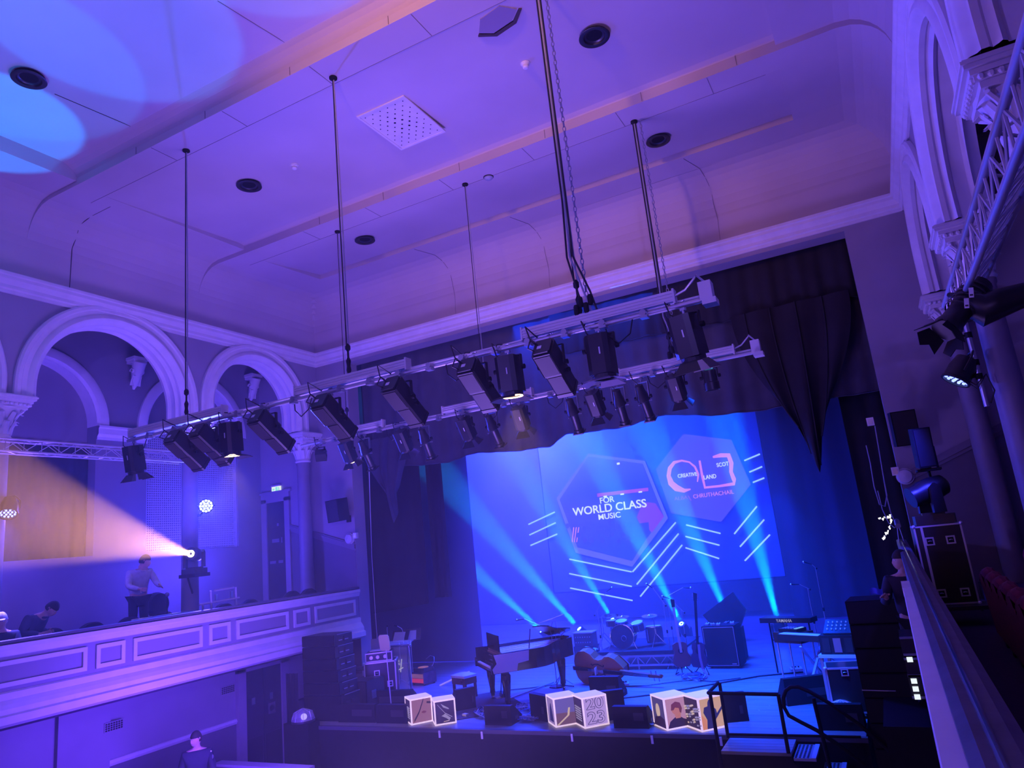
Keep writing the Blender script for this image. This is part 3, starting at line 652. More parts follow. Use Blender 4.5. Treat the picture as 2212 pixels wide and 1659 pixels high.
# ================================================================== HANGING LIGHTING BARS
B1Y, B1Z, B2Y, B2Z = 6.05, 1.91, 9.25, 2.075
def bar_assembly(y, z, x0, x1, races, socks, label):
    root = thing('lighting_bar', label, 'lighting bar', P((x0+x1)/2, y, z))
    m = MB(); m.bar(P(x0, y, z), P(x1, y, z), .024, 12); m.build('pipe', M_ALU, root, world=True, smooth=True)
    m = MB(); m.bar(P(x0+.3, y+.05, z+.055), P(x1, y+.05, z+.055), .012, 8); m.build('conduit', M_RACE, root, world=True)
    for (a, b) in races:
        m = MB(); zz = z+.045
        m.box(P(a, y-.035, zz), P(b, y+.055, zz+.10))
        for h in (.022, .05, .078): m.box(P(a, y-.043, zz+h-.006), P(b, y-.035, zz+h+.006))
        m.box(P(a-.008, y-.045, zz-.02), P(a+.01, y+.06, zz+.115)); m.box(P(b-.01, y-.045, zz-.02), P(b+.008, y+.06, zz+.115))
        m.build('raceway', M_RACE, root, world=True)
    for x in socks:
        m = MB(); m.lathe([(.034, -.03), (.038, 0), (.034, .03)], 12, T(*P(x, y, z)) @ RY(PI/2)); m.lathe([(.03, -.03), (.03, .03)], 12, T(*P(x, y-.05, z)) @ RX(PI/2))
        m.box(P(x-.03, y-.09, z-.055), P(x+.04, y-.02, z-.03)); m.build('socket', M_METAL, root, world=True)
    m = MB(); m.box(P(x1-.02, y-.06, z-.02), P(x1+.09, y+.07, z+.15)); m.box(P(x1-.0, y-.1, z-.07), P(x1+.12, y+.04, z-.02)); m.build('end_box', M_RACE, root, world=True)
    m = MB(); m.tube([P(races[-1][1], y, z+.10), P(races[-1][1]+.10, y, z+.13), P(races[-1][1]+.2, y, z+.22), P(x1-.03, y, z+.24), P(x1+.04, y, z+.15)], .011, 6); m.build('flex_conduit', M_METAL, root, world=True, smooth=True)
    return root
bx = lambda u, v, y: at(u, v, y=y).x
bar_assembly(B1Y, B1Z, -8.85, -1.05, [(bx(283, 940, B1Y), bx(484, 890, B1Y)), (bx(641, 850, B1Y), bx(881, 795, B1Y)), (bx(1130, 725, B1Y), bx(1457, 640, B1Y))],
             [bx(u, 900-.28*(u-400), B1Y) for u in (330, 385, 520, 575, 640, 740, 803, 865, 930, 1000, 1070, 1140, 1218, 1298, 1385)], 'nearer long lighting bar hung with large lanterns and three white raceways')
bar_assembly(B2Y, B2Z, -8.8, -1.1, [(bx(752, 935, B2Y), bx(828, 917, B2Y)), (bx(958, 890, B2Y), bx(1150, 852, B2Y)), (bx(1340, 812, B2Y), bx(1586, 758, B2Y))],
             [bx(u, 955-.2*(u-650), B2Y) for u in (700, 725, 765, 822, 905, 950, 1005, 1090, 1140, 1190, 1245, 1295, 1345, 1410)], 'farther lighting bar behind and below the large lanterns, hung with small lanterns')
# suspension lines
def hang(u, v, ybar, zbar, n, label, thick=.008, chain=False, bundle=False):
    top = at(u, v, z=5.87); x, y = top.x, ybar
    top = Vector((x, y, CZ+ceil_z(y)+.01)); bot = P(x, y, zbar+.14); t = thing('hanging_cable', label, 'cable', bot)
    m = MB(); m.lathe([(.05, 0), (.05, -.03), (.02, -.05)], 12, Matrix.Translation(top)); m.build('ceiling_plate', M_BLACK, t, world=True)
    for k in range(n):
        m = MB(); o = (k-(n-1)/2)*.03; m.tube([top+Vector((o*.5, 0, 0)), (top+bot)/2+Vector((o, .01*math.sin(k), 0)), bot+Vector((o, 0, .35))], thick, 6); m.build('cable_strand', M_CABLE if k % 2 == 0 else M_CABLEL, t, world=True)
    m = MB(); m.lathe([(.014, .36), (.03, .33), (.03, .29), (.012, .27), (.012, .2), (.028, .16), (.02, .1), (.028, .05), (.012, 0)], 10, Matrix.Translation(bot)); m.build('shackle', M_BLACK, t, world=True)
    if chain:
        m = MB()
        for k in range(int((top.z-bot.z)/.055)):
            c = bot+Vector((.09, 0, .03+k*.055)); m.add(*torus_vf(c, .022, .006, k % 2))
        o = m.build('chain', M_CHROME if False else M_METAL, t, world=True); o['kind'] = 'stuff'
    if bundle:
        for k in range(3):
            m = MB(); m.tube([top+Vector((-.02+.02*k, 0, 0)), bot+Vector((-.03+.02*k, 0, 1.2)), bot+Vector((-.05+.03*k, -.02, .6)), bot+Vector((.02+.06*k, -.03, .2)), bot+Vector((.08+.05*k, 0, -.02))], .011, 6)
            m.build('power_cable', M_CABLEL if k == 1 else M_CABLE, t, world=True, smooth=True)
        for k in range(4):
            m = MB(); m.lathe([(.02, -.05), (.026, -.03), (.026, .03), (.018, .05)], 10, T(*(bot+Vector((-.02+.05*k, -.03, .05+.07*(k % 2)))))); m.build('plug', M_BLACK, t, world=True)
    return t
def torus_vf(c, R, r, flip):
    vs = []; fs = []; n, k = 8, 4
    for i in range(n):
        a = 2*PI*i/n
        for j in range(k):
            b = 2*PI*j/k; q = (R*.7+r*math.cos(b))*math.cos(a); w_ = (R*1.5+r*math.cos(b))*math.sin(a); e = r*math.sin(b)
            vs.append(c+(Vector((q, e, w_)) if flip else Vector((e, q, w_))))
    for i in range(n):
        for j in range(k): fs.append((i*k+j, ((i+1) % n)*k+j, ((i+1) % n)*k+(j+1) % k, i*k+(j+1) % k))
    return vs, fs
hang(385, 315, B1Y, B1Z, 2, 'dark cable pair hanging the left end of the nearer bar')
hang(711, 160, B1Y, B1Z, 2, 'dark cable pair hanging the middle of the nearer bar')
def hang_at(x, y, zb, n, label, **k):
    g = globals(); old = g['at']; g['at'] = lambda *_a, **_k: P(x, y, 5.87)
    r = hang(0, 0, y, zb, n, label, **k); g['at'] = old; return r
hang_at(-2.2, B1Y, B1Z, 2, 'thick cable bundle with a chain, nearest and longest of the hanging lines', chain=True, bundle=True)
hang(719, 490, B2Y, B2Z, 2, 'thin cable pair hanging the left end of the farther bar', thick=.006)
hang(1001, 390, B2Y, B2Z, 2, 'thin cable pair hanging the middle of the farther bar', thick=.006)
hang_at(-2.15, B2Y, B2Z, 2, 'cable bundle with a chain hanging the right end of the farther bar', chain=True, bundle=True)

# ---- lanterns
def clamp(root, yk=.0):
    m = MB(); m.tube([(-.03, 0, -.03), (-.035, 0, 0), (-.02, 0, .03), (.02, 0, .035), (.035, 0, .01)], .009, 6); m.bar((0, 0, -.025), (0, 0, -.09), .012, 8); m.cbox((0, 0, -.04), (.05, .03, .025)); m.build('hook_clamp', M_METAL, root)
def yoke(root, w_, drop, z0=-.09, mt=None):
    m = MB(); m.box((-w_, -.015, z0-.012), (w_, .015, z0))
    for s in (-1, 1): m.box((s*w_-.006, -.018, z0-drop), (s*w_+.006, .018, z0))
    m.build('yoke', mt or M_LAMP, root)
    for s in (-1, 1):
        m = MB(); m.lathe([(.025, -.015), (.025, .015)], 10, T(s*(w_+.018), 0, z0-drop+.01) @ RY(PI/2)); m.build('tilt_knob', M_BLACK, root)
def tail(root, p0, seed):
    rnd = random.Random(seed); a = Vector(p0); m = MB()
    m.tube([a, a+Vector((-.05, -.05, .06)), a+Vector((-.1, -.02, .2)), Vector((-.13, .0, .03)), Vector((-.11, 0, .06)), Vector((-.05, 0, .05))], .007, 6); m.build('power_tail', M_CABLE, root, smooth=True)
def make_profile():
    r = thing('profile_lantern', 'x', 'lantern'); clamp(r); yoke(r, .125, .19)
    A = T(0, 0, -.27) @ RX(-PI/2 - math.radians(36)) # local +z = beam: forward (+y) and down
    m = MB(); c = [(-.085, -.11), (.085, -.11), (.105, -.085), (.105, .095), (.085, .11), (-.085, .11), (-.105, .095), (-.105, -.085)]
    m.prism(c, -.22, .06, 'z', A); m.prism([(x*.85, y*.85) for x, y in c], -.245, -.22, 'z', A); m.build('lamp_house', M_LAMP, r)
    m = MB(); m.prism([(x*.92, y*.88) for x, y in c], .06, .33, 'z', A); m.prism([(x*.98, y*.95) for x, y in c], .31, .35, 'z', A); m.build('lens_tube', M_LAMP, r)
    m = MB(); m.box((-.08, .110, -.2), (.08, .116, .04), A); m.box((-.075, .096, .08), (.075, .102, .3), A); m.build('underside_plate', M_LAMPB, r)
    for k in range(4):
        m = MB(); m.box((-.06, -.116, -.2+k*.05), (.06, -.11, -.175+k*.05), A); m.build('vent_rib', M_LAMPB, r)
    m = MB(); m.tube([A @ Vector((-.07, -.04, -.24)), A @ Vector((-.11, -.06, -.3)), A @ Vector((-.11, .06, -.3)), A @ Vector((-.07, .05, -.24))], .008, 6); m.build('rear_handle', M_LAMP, r)
    m = MB(); m.box((-.05, -.01, -.249), (-.005, .03, -.245), A); m.build('rating_label', M_WHITE, r)
    m = MB(); m.lathe([(.02, 0), (.024, .03)], 10, A @ T(.105, 0, .1) @ RY(PI/2)); m.build('focus_knob', M_BLACK, r)
    tail(r, (-.05, -.18, -.1), 1); return r
def flaps(root, A, R, L, op, mt, zz):
    for k in range(4):
        B = A @ RZ(k*PI/2) @ T(0, R, zz) @ RX(-op)
        w_ = R*(.8 if k % 2 else 1.0)
        m = MB(); m.prism([(-w_*.75, 0), (w_*.75, 0), (w_*1.25, L), (-w_*1.25, L)], -.002, .002, 'z', B @ RX(PI/2) @ Matrix.Identity(4)); m.build('barn_door', mt, root)
def make_fresnel(tilt, lit, flapmat, big=1.0, lb='fresnel_lantern', dz=0.0, flapa=38):
    r = thing(lb, 'x', 'lantern'); clamp(r); yoke(r, .13*big, .14)
    A = T(0, 0, -.24*big) @ RZ(dz) @ RX(-PI/2 - math.radians(tilt))
    b = big; c = [(-.1*b, -.085*b), (-.06*b, -.11*b), (.06*b, -.11*b), (.1*b, -.085*b), (.1*b, .085*b), (.06*b, .11*b), (-.06*b, .11*b), (-.1*b, .085*b)]
    m = MB(); m.prism(c, -.15*b, .19*b, 'z', A); m.build('lamp_house', M_LAMP, r)
    for k in (-1, 0, 1):
        m = MB(); m.box((k*.05*b-.008, -.118*b, -.14*b), (k*.05*b+.008, -.11*b, .17*b), A); m.build('cooling_fin', M_LAMPB, r)
    m = MB(); m.box((.02*b, .112*b, -.03*b), (.032*b, .115*b, .03*b), A); m.build('rating_label', M_WHITE, r)
    m = MB(); m.lathe([(.10*b, .19*b), (.10*b, .225*b), (.082*b, .225*b), (.082*b, .20*b)], 20, A); m.build('lens_ring', M_LAMPB, r)
    m = MB(); m.lathe([(.001, .205*b), (.05*b, .203*b), (.083*b, .195*b)], 20, A, caps=False); m.build('lens', M_WARM if lit else mat('dark lens', (.04, .04, .06), .15), r)
    if lit:
        m = MB(); m.lathe([(.083*b, .20*b), (.095*b, .235*b), (.09*b, .235*b), (.078*b, .205*b)], 24, A); m.build('glowing_rim', M_WARM, r)
    flaps(r, A, .095*b, .11*b, math.radians(flapa), flapmat, .225*b)
    tail(r, (-.03, -.05, -.14), 2); return r
def make_bottle():
    r = thing('ellipsoidal_lantern', 'x', 'lantern'); clamp(r); yoke(r, .09, .22, mt=M_METAL)
    A = T(0, 0, -.32) @ RX(-PI/2 - math.radians(58))
    m = MB(); m.lathe([(.02, -.22), (.055, -.2), (.06, -.12), (.085, -.03), (.09, .02), (.07, .03)], 16, A); m.build('reflector_housing', M_LAMP, r, smooth=True)
    m = MB(); m.lathe([(.07, .03), (.06, .05), (.06, .26), (.072, .27), (.072, .31), (.058, .31)], 16, A); m.build('lens_tube', M_LAMP, r, smooth=True)
    for k in range(3):
        m = MB(); m.tube([A @ Vector((.07*math.cos(k*2), .07*math.sin(k*2), .035)), A @ Vector((.12*math.cos(k*2), .12*math.sin(k*2), .04))], .009, 6); m.build('shutter_handle', M_METAL, r)
    m = MB(); m.prism([(-.08, -.08), (.08, -.08), (.08, .08), (-.08, .08)], .31, .325, 'z', A); m.build('gel_frame', M_LAMP, r)
    m = MB(); m.lathe([(.001, .327), (.055, .327)], 16, A, caps=False); m.build('lens', mat('dark lens', (.04, .04, .06), .15), r)
    tail(r, (-.03, -.03, -.12), 3); return r
ord_ = ['first', 'second', 'third', 'fourth', 'fifth', 'sixth']
pr0 = make_profile()
PR = [(398, 'big black profile lantern nearest the left end of the nearer bar'), (452, 'big black profile lantern touching the left side of the lit lantern over the gallery'), (578, 'big black profile lantern just right of the lit lantern over the gallery'), (712, 'big black profile lantern before the left jamb of the stage opening'),
      (862, 'big black profile lantern in front of the pelmet, under the end of the middle raceway'), (1020, 'big black profile lantern immediately left of the warm-lit lantern over the stage'), (1180, 'big black profile lantern under the left end of the right raceway')]
for i, (u, lb) in enumerate(PR):
    p = P(bx(u, 925-.28*(u-270), B1Y), B1Y, B1Z)
    if i == 0: pr0.location = p; pr0['label'] = lb; pr0['group'] = 'profile lanterns on the nearer bar'; pr0.rotation_euler = (0, 0, .06)
    else: dup(pr0, p, .03*math.sin(i*3), label=lb)
def fres(u, y, z, tilt, lit, fm, lb, big=1.0, dz=0.0, rz=0.0, v0=None):
    r = make_fresnel(tilt, lit, fm, big, dz=dz, flapa=72 if (lit and tilt > 80) or tilt > 87 else 38); r.location = P(bx(u, v0, y), y, z); r.rotation_euler = (0, 0, rz); r['label'] = lb; return r
fres(290, B1Y, B1Z, 80, False, M_LAMP, 'black lantern with shut barn doors at the extreme left end of the nearer bar', v0=945)
lan1 = fres(498, B1Y, B1Z, 86, True, M_LAMPB, 'warm-lit lantern on the nearer bar above the gallery', 1.05, v0=895)
lan2 = fres(1096, B1Y, B1Z, 86, True, M_LAMPB, 'warm-lit lantern on the nearer bar in front of the stage pelmet', 1.05, v0=755)
fres(1290, B1Y, B1Z, 88, False, mat('pale barn door', (.25, .22, .3), .5), 'unlit lantern with pale open barn doors under the right raceway', 1.1, v0=700)
fres(1473, B1Y, B1Z, 78, False, M_LAMP, 'square black lantern at the nearer bar\'s right end beside the end box', 1.1, v0=655, rz=-.3)
lan3 = fres(748, B2Y, B2Z, 62, True, M_LAMP, 'lit lantern with black barn doors below the big lantern at the left jamb', .95, v0=930)
def flood(u, v0, lb):
    t = thing('flood_lantern', lb, 'lantern', P(bx(u, v0, B2Y), B2Y, B2Z)); clamp(t); yoke(t, .08, .1)
    A = T(0, 0, -.23) @ RZ(.6) @ RX(-PI/2-math.radians(40)); m = MB(); m.prism([(-.09, -.07), (.09, -.07), (.09, .07), (-.09, .07)], -.08, .08, 'z', A); m.build('housing', M_LAMP, t)
    m = MB(); m.box((-.075, -.055, .08), (.075, .055, .084), A); m.build('glass_front', mat('dark lens', (.04, .04, .06), .15), t); tail(t, (-.02, 0, -.1), 4)
flood(692, 948, 'small dark flood lantern at the far left end of the farther bar')
bt0 = make_bottle()
BT = [(787, 'slim black lantern on the farther bar, just right of the lit small one'), (915, 'slim black lantern on the farther bar, right of the first pair of barn doors'), (1060, 'slim black lantern in the warm light pool, left half of it'), (1232, 'slim black lantern on the farther bar, first right of the warm light pool'), (1332, 'slim black lantern between the second and third right-hand barn-door lanterns'), (1383, 'slim black lantern below the left end of the farther bar\'s right raceway')]
for i, (u, lb) in enumerate(BT):
    p = P(bx(u, 945-.19*(u-700), B2Y), B2Y, B2Z)
    if i == 0: bt0.location = p; bt0['label'] = lb; bt0['group'] = 'slim lanterns on the farther bar'
    else: dup(bt0, p, .1*math.sin(i*2.2), label=lb)
FB = [(868, 'boxy barn-door lantern between the two leftmost slim lanterns'), (1003, 'boxy barn-door lantern under the middle raceway\'s left end'), (1120, 'boxy barn-door lantern standing in the warm light pool'), (1280, 'boxy barn-door lantern between slim ones right of the warm pool'), (1455, 'boxy barn-door lantern lit cyan on its top, under the right raceway')]
f0 = None
for u, lb in FB:
    if f0 is None:
        f0 = fres(u, B2Y, B2Z, 58, False, M_LAMP, lb, .95, v0=920); f0['group'] = 'barn-door lanterns on the farther bar'
    else: dup(f0, P(bx(u, 945-.19*(u-700), B2Y), B2Y, B2Z), .08*math.sin(u), label=lb)
t = thing('par_lantern', 'short round black lantern near the farther bar\'s right end, lit blue from above', 'lantern', P(bx(1530, 790, B2Y), B2Y, B2Z)); clamp(t); yoke(t, .1, .12)
A = T(0, 0, -.25) @ RX(-PI/2-math.radians(84)); m = MB(); m.lathe([(.04, -.16), (.085, -.13), (.09, .02), (.1, .03), (.1, .13), (.088, .13), (.085, .04)], 20, A); m.build('can', M_LAMP, t, smooth=True)
m = MB(); m.lathe([(.001, .06), (.085, .05)], 16, A, caps=False); m.build('lens', mat('dark lens', (.04, .04, .06), .15), t)
m = MB(); m.lathe([(.05, -.19), (.06, -.17), (.05, -.15)], 12, A); m.build('cap_glow_paint', em('painted blue cap light', (.1, .5, 1.0), 1.5), t); tail(t, (-.02, 0, -.1), 5)  # cap emission stands in for blue light falling on it
for ob, pw in ((lan1, E_WARM), (lan2, E_WARM), (lan3, E_WARM*.2)):
    p = ob.location + Vector((0, .0, -.56)); light('lantern_beam', 'SPOT', p, p+Vector((0.02, .1, -1)) if ob is not lan3 else p+Vector((0, .6, -1)), (1.0, .55, .25), pw, .04, 75, .6)
# loose cable loops along the bars
for (u, y, z, lb) in ((655, B1Y, B1Z, 'under the left end of the nearer bar\'s middle raceway'), (985, B1Y, B1Z, 'left of the warm-lit lantern over the stage'), (1330, B1Y, B1Z, 'between the two rightmost lanterns of the nearer bar'), (305, B1Y, B1Z, 'at the nearer bar\'s extreme left end'), (1060, B2Y, B2Z, 'on the farther bar inside the warm light pool'), (1420, B2Y, B2Z, 'on the farther bar below its right raceway'), (850, B2Y, B2Z, 'on the farther bar right of its left raceway'), (1200, B2Y, B2Z, 'on the farther bar right of its middle raceway')):
    x = bx(u, 900-.28*(u-400) if y == B1Y else 955-.2*(u-650), y)
    t = thing('cable_loop', 'black cable loop drooping '+lb, 'cable', P(x, y, z-.05), group='cable loops drooping from the lighting bars')
    m = MB(); m.tube([(-.15, 0, .06), (-.12, -.02, -.08), (-.02, -.03, -.17), (.09, -.02, -.1), (.13, 0, .05)], .007, 6); m.build('loop', M_CABLE, t, smooth=True)
# ================================================================== THINGS ON THE STAGE
def on(u, v, z=SF): return at(u, v, z=z)
def rbox(m, a, b, bev=.01, M=None):                        # box with chamfered vertical edges
    x0, y0, z0 = a; x1, y1, z1 = b; c = bev
    m.prism([(x0+c, y0), (x1-c, y0), (x1, y0+c), (x1, y1-c), (x1-c, y1), (x0+c, y1), (x0, y1-c), (x0, y0+c)], z0, z1, 'z', M); return m
# ---- wedge monitors
def wedge(label, p, w_=.5, d=.36, h=.30, rz=0.0, facing=1, grp=None):
    t = thing('floor_monitor', label, 'loudspeaker', p, rz, grp)
    m = MB(); m.prism([(-d/2, 0), (d/2, 0), (d/2, h), (d/2-.10, h), (-d/2, .07)], -w_/2, w_/2, 'x'); m.build('cabinet', M_BLACK, t)
    m = MB(); a = math.atan2(h-.07, d-.10); A = T(0, -d/2, .07) @ RX(a); L = math.hypot(h-.07, d-.10); m.box((-w_/2+.02, .01, .0), (w_/2-.02, L-.01, .006), A); m.build('grille', M_LAMPB, t)
    m = MB(); m.box((-w_/2+.06, d/2, .1), (w_/2-.3, d/2+.004, .2)); m.build('connector_plate', M_LAMPB, t)
    for s in (-1, 1):
        m = MB(); m.box((s*w_/2-.004, -.05, .06), (s*w_/2+.004, .06, .1)); m.build('side_handle', M_LAMPB, t)
    return t
WD = [((772, 1560), .78, .28, PI, 'long low black monitor beside the left loudspeaker stack at the stage edge'), ((848, 1562), .62, .28, PI, 'black monitor at the stage edge touching the left pair of photo cubes'), ((838, 1530), .95, .30, PI+.1, 'long black monitor behind the two at the left stage edge, below the lectern'),
      ((1078, 1566), .46, .27, PI, 'low black monitor at the stage edge midway between the left and middle cubes'), ((1176, 1556), .42, .36, PI-.5, 'black monitor half hidden behind the middle cubes on their left'), ((1312, 1556), .40, .40, PI+.5, 'black monitor half hidden behind the middle cubes on their right'),
      ((1309, 1509), .52, .34, PI, 'black monitor standing below the double bass'), ((1365, 1573), .50, .28, PI, 'low black monitor at the stage edge right of the cube numbered 2023'), ((1575, 1560), .40, .36, PI+.4, 'black monitor with a curved side behind the right pair of cubes'),
      ((1742, 1520), .72, .36, PI+.5, 'large black monitor with rounded end behind the curved handrail'), ((1822, 1578), .50, .30, PI, 'low black monitor in front of the clear round fan at the right stage edge'), ((990, 1535), .34, .34, PI+.9, 'grey-lit monitor turned sideways behind the left pair of cubes')]
for (uv, w_, h, rz, lb) in WD:
    p = on(*uv); p.z = CZ+SF; p.y = max(p.y+.16, 9.95); wedge(lb, p, w_, .36, h, rz)
# ---- six photo cubes
def cube_light(p, s, rz, front, left, label):
    t = thing('photo_cube', label, 'light box', p, rz); h = s*1.06; b = s/2; e = .022
    MW = em('lit white frame', (1.0, .72, .80), .75, (.5, .45, .5)); MT = em('lit white top', (.75, .55, .85), .62, (.5, .45, .5))
    m = MB()
    for x in (-b, b-e):
        for y in (-b, b-e): m.box((x, y, 0), (x+e, y+e, h))
    for z in (0, h-e):
        for x in (-b, b-e): m.box((x, -b+e, z), (x+e, b-e, z+e))
        for y in (-b, b-e): m.box((-b+e, y, z), (b-e, y+e, z+e))
    m.build('frame', MW, t)
    m = MB(); m.box((-b+.004, -b+.004, h-.004), (b-.004, b-.004, h+.001)); m.build('top_panel', MT, t)
    def face(pic, M):
        bg, shapes = pic
        m = MB(); m.box((-b+e, .006, e), (b-e, .012, h-e), M); f = m.build('picture_panel', em('pic '+bg[0], bg[1], bg[2]), t)
        for i, (nm, pts, mm) in enumerate(shapes):
            m = MB(); m.prism([(-b+e+q[0]*(2*b-2*e), e+q[1]*(h-2*e)) for q in pts], -.0005-.0012*i, .0055, 'y', M); m.build(nm, mm, f)
    face(front, T(0, -b, 0)); face(left, T(-b, 0, 0) @ RZ(-PI/2))
    m = MB(); m.box((-b, b-.004, 0), (b, b, h)); m.box((b-.004, -b, 0), (b, b, h)); m.build('rear_panel', MW, t)
    return t
def circ(cx, cy_, rx, ry, n=14, a0=0, a1=2*PI): return [(cx+rx*math.cos(a0+(a1-a0)*k/n), cy_+ry*math.sin(a0+(a1-a0)*k/n)) for k in range(n)]
E_DK = em('pic dark', (.05, .02, .05), .6); E_SK = em('pic skin', (.75, .25, .22), .6); E_HAIRP = em('pic hair', (.25, .05, .08), .6); E_GR = em('pic grey', (.45, .35, .60), .6); E_YL = em('pic sand', (.80, .55, .45), .7); E_OR = em('pic orange', (.85, .30, .15), .7); E_NV = em('pic navy', (.04, .03, .14), .7)
arc = lambda x0, y0, x1, y1, b_, w_: [(x0, y0), ((x0+x1)/2, (y0+y1)/2-b_), (x1, y1), (x1, y1+w_), ((x0+x1)/2, (y0+y1)/2-b_+w_), (x0, y0+w_)]
pics = dict(
    face=(('face close-up', (.50, .20, .28), .5), [('dark_curve', arc(.1, .05, .62, .92, .10, .10), E_DK), ('brow', [(.78, .78), (1, .74), (1, .84), (.8, .86)], E_DK), ('lips', circ(.62, .42, .12, .05), E_HAIRP)]),
    flag=(('dark with flags', (.05, .025, .07), .7), [('white_arc', arc(.12, .86, .86, .22, .10, .035), E_GR), ('pale_flag', [(.3, .9), (.7, .66), (.72, .6), (.42, .72)], E_GR), ('pale_cloth', [(.3, .34), (.5, .42), (.78, .2), (.7, .1), (.55, .22)], E_GR), ('caption_strip', [(.4, .06), (.7, .08), (.7, .1), (.4, .08)], E_YL)]),
    beach=(('dusk beach', (.22, .16, .62), .55), [('ground', [(0, 0), (1, 0), (1, .42), (0, .46)], em('pic ground', (.20, .09, .16), .7)), ('path', [(0, .02), (.52, .34), (.62, .38), (.62, .33), (.08, 0)], E_YL), ('tower', [(.52, .34), (.6, .62), (.68, .62), (.62, .36)], E_YL)]),
    num=(('lilac panel', (.55, .36, .85), .75), []),
    back=(('pink wall', (.72, .34, .55), .6), [('shoulders', [(0, 0), (1, 0), (1, .16), (.72, .26), (.60, .34), (.35, .34), (.12, .22)], E_DK), ('neck', [(.38, .30), (.60, .30), (.62, .5), (.36, .5)], E_SK), ('head', circ(.46, .62, .22, .20), E_SK), ('hair', [(.22, .60), (.26, .80), (.45, .88), (.64, .82), (.70, .62), (.64, .46), (.58, .5), (.56, .64), (.4, .68), (.32, .6)], E_HAIRP)]),
    guitar=(('warm haze', (.85, .48, .30), .65), [('body_outline', [(.2, 0), (.25, .3), (.12, .55), (.18, .72), (.34, .74), (.36, .86), (.42, .95), (.52, .95), (.58, .84), (.56, .7), (.68, .6), (.72, .4), (.6, .22), (.62, 0)], E_NV), ('guitar_neck', [(.6, .36), (.95, .66), (.98, .60), (.66, .30)], E_NV), ('lit_haze', [(.0, .0), (.18, 0), (.22, .3), (.0, .5)], E_OR)]),
    pers=(('grey blue portrait', (.10, .07, .22), .7), [('pale_face', circ(.45, .55, .16, .25), E_YL), ('dark_coat', [(0, 0), (1, 0), (.9, .3), (.6, .38), (.2, .3)], E_DK)]),
    crowd=(('dark crowd', (.04, .02, .05), .8), [('speck', circ(.15+.16*(i % 6)+.04*(i % 3), .12+.14*(i//6)+.03*(i % 4), .05, .03, 6), E_GR if i % 3 else E_YL) for i in range(30)]),
    stripes=(('dark stripes', (.04, .02, .05), .8), [('stripe', [(.2, .2+.09*i), (.8, .16+.09*i), (.8, .2+.09*i), (.2, .24+.09*i)], E_GR) for i in range(6)]),
    dancer=(('lilac figure', (.40, .26, .60), .6), [('dark_dress', [(.3, .1), (.8, .1), (.7, .5), (.55, .8), (.4, .6)], E_NV)]))
S1 = .50
CU = [((889, 1568), 'face', 'stripes', 'photo cube with a dark close-up face picture, left one of the left pair'), ((940, 1569.5), 'flag', 'dancer', 'photo cube with a dark flag picture, right one of the left pair'),
      ((1201, 1573), 'beach', 'dancer', 'photo cube with a dusk beach and pale tower picture'), ((1264, 1575.6), 'num', 'stripes', 'lilac photo cube numbered 2023'),
      ((1442, 1580), 'back', 'pers', 'photo cube picturing a man seen from behind on pink'), ((1517, 1583), 'guitar', 'crowd', 'photo cube picturing a dark guitarist in orange haze')]
CW = [.36, .34, .37, .38, .38, .385]; CR = [math.radians(a) for a in (50, 40, 42, 45, 44, 46)]
for (uv, f, l, lb), s_, r_ in zip(CU, CW, CR):
    c = on(*uv)+RZ(r_) @ Vector((s_/2, s_/2, 0)); c.z = CZ+SF+.005
    t = cube_light(c, s_, r_, pics[f], pics[l], lb)
    if f == 'num':
        b = s_/2
        for s_t, zz in (('20', .24), ('23', .05)):
            big = text(s_t, Vector((-.13, -b-.002, zz)), .15, E_NV, t, .001, .075, fit=.27, rot=T(-.135, -b+.004, zz) @ RX(PI/2), name='number')
            text(s_t, Vector((0, 0, 0)), .15, em('pic lilac panel', (.55, .36, .85), .75), t, .001, .0, fit=.255, rot=T(-.127, -b+.0015, zz) @ RX(PI/2), name='number_fill')
# ---- loudspeaker stack, left
px_, py_ = -9.68, 9.98
for k in range(8):
    z0 = SF + (0, .38, .0)[0]
zc = SF
for k, (hh, ww, lb) in enumerate([(.42, .86, 'lowest subwoofer of the left loudspeaker stack'), (.20, .82, 'black line-array cabinet resting on the subwoofer of the left stack'), (.20, .80, 'second line-array cabinet from the bottom of the left stack'), (.20, .78, 'third line-array cabinet from the bottom of the left stack'), (.20, .76, 'fourth line-array cabinet from the bottom of the left stack'), (.19, .75, 'topmost cabinet of the left loudspeaker stack')]):
    w2 = ww; t = thing('loudspeaker_cabinet', lb, 'loudspeaker', P(px_+w2/2, py_+.25, zc), 0, 'cabinets of the left loudspeaker stack')
    m = MB(); m.prism([(-w2/2, -.22), (w2/2, -.22), (w2/2-.03, .28), (-w2/2+.03, .28)], 0, hh-.008); m.build('cabinet', M_CASE, t)
    m = MB(); m.box((-w2/2+.01, -.235, .01), (w2/2-.01, -.22, hh-.018)); m.build('front_grille', M_BLACK, t)
    for j in range(2):
        m = MB(); m.box((w2/2-.008, -.13+.16*j, hh*.28), (w2/2+.006, -.02+.16*j, hh*.72)); h_ = m.build('side_handle', M_LAMPB, t)
        m = MB(); m.box((w2/2+.004, -.12+.16*j, hh*.38), (w2/2+.012, -.03+.16*j, hh*.46)); m.build('grip_bar', M_METAL, h_)
    m = MB(); m.bar((w2/2-.0, -.15, hh-.01), (w2/2+.0, .25, hh-.01), .006); m.build('edge_trim', M_METAL, t)
    zc += hh
t = thing('dark_corner_sheet', 'dark stand-in sheet for the black stage side left of the loudspeaker stack', 'cloth', P(-9.95, 10.0, SF))  # added dark sheet standing in for the black side by the door
m = MB(); m.grid(lambda i, j: P(-10.02+.28*i, 9.93+.02*math.sin(i*22), -1.80-(1.9)*j), 30, 6); m.build('cloth', M_BLACK, t, world=True, smooth=True)
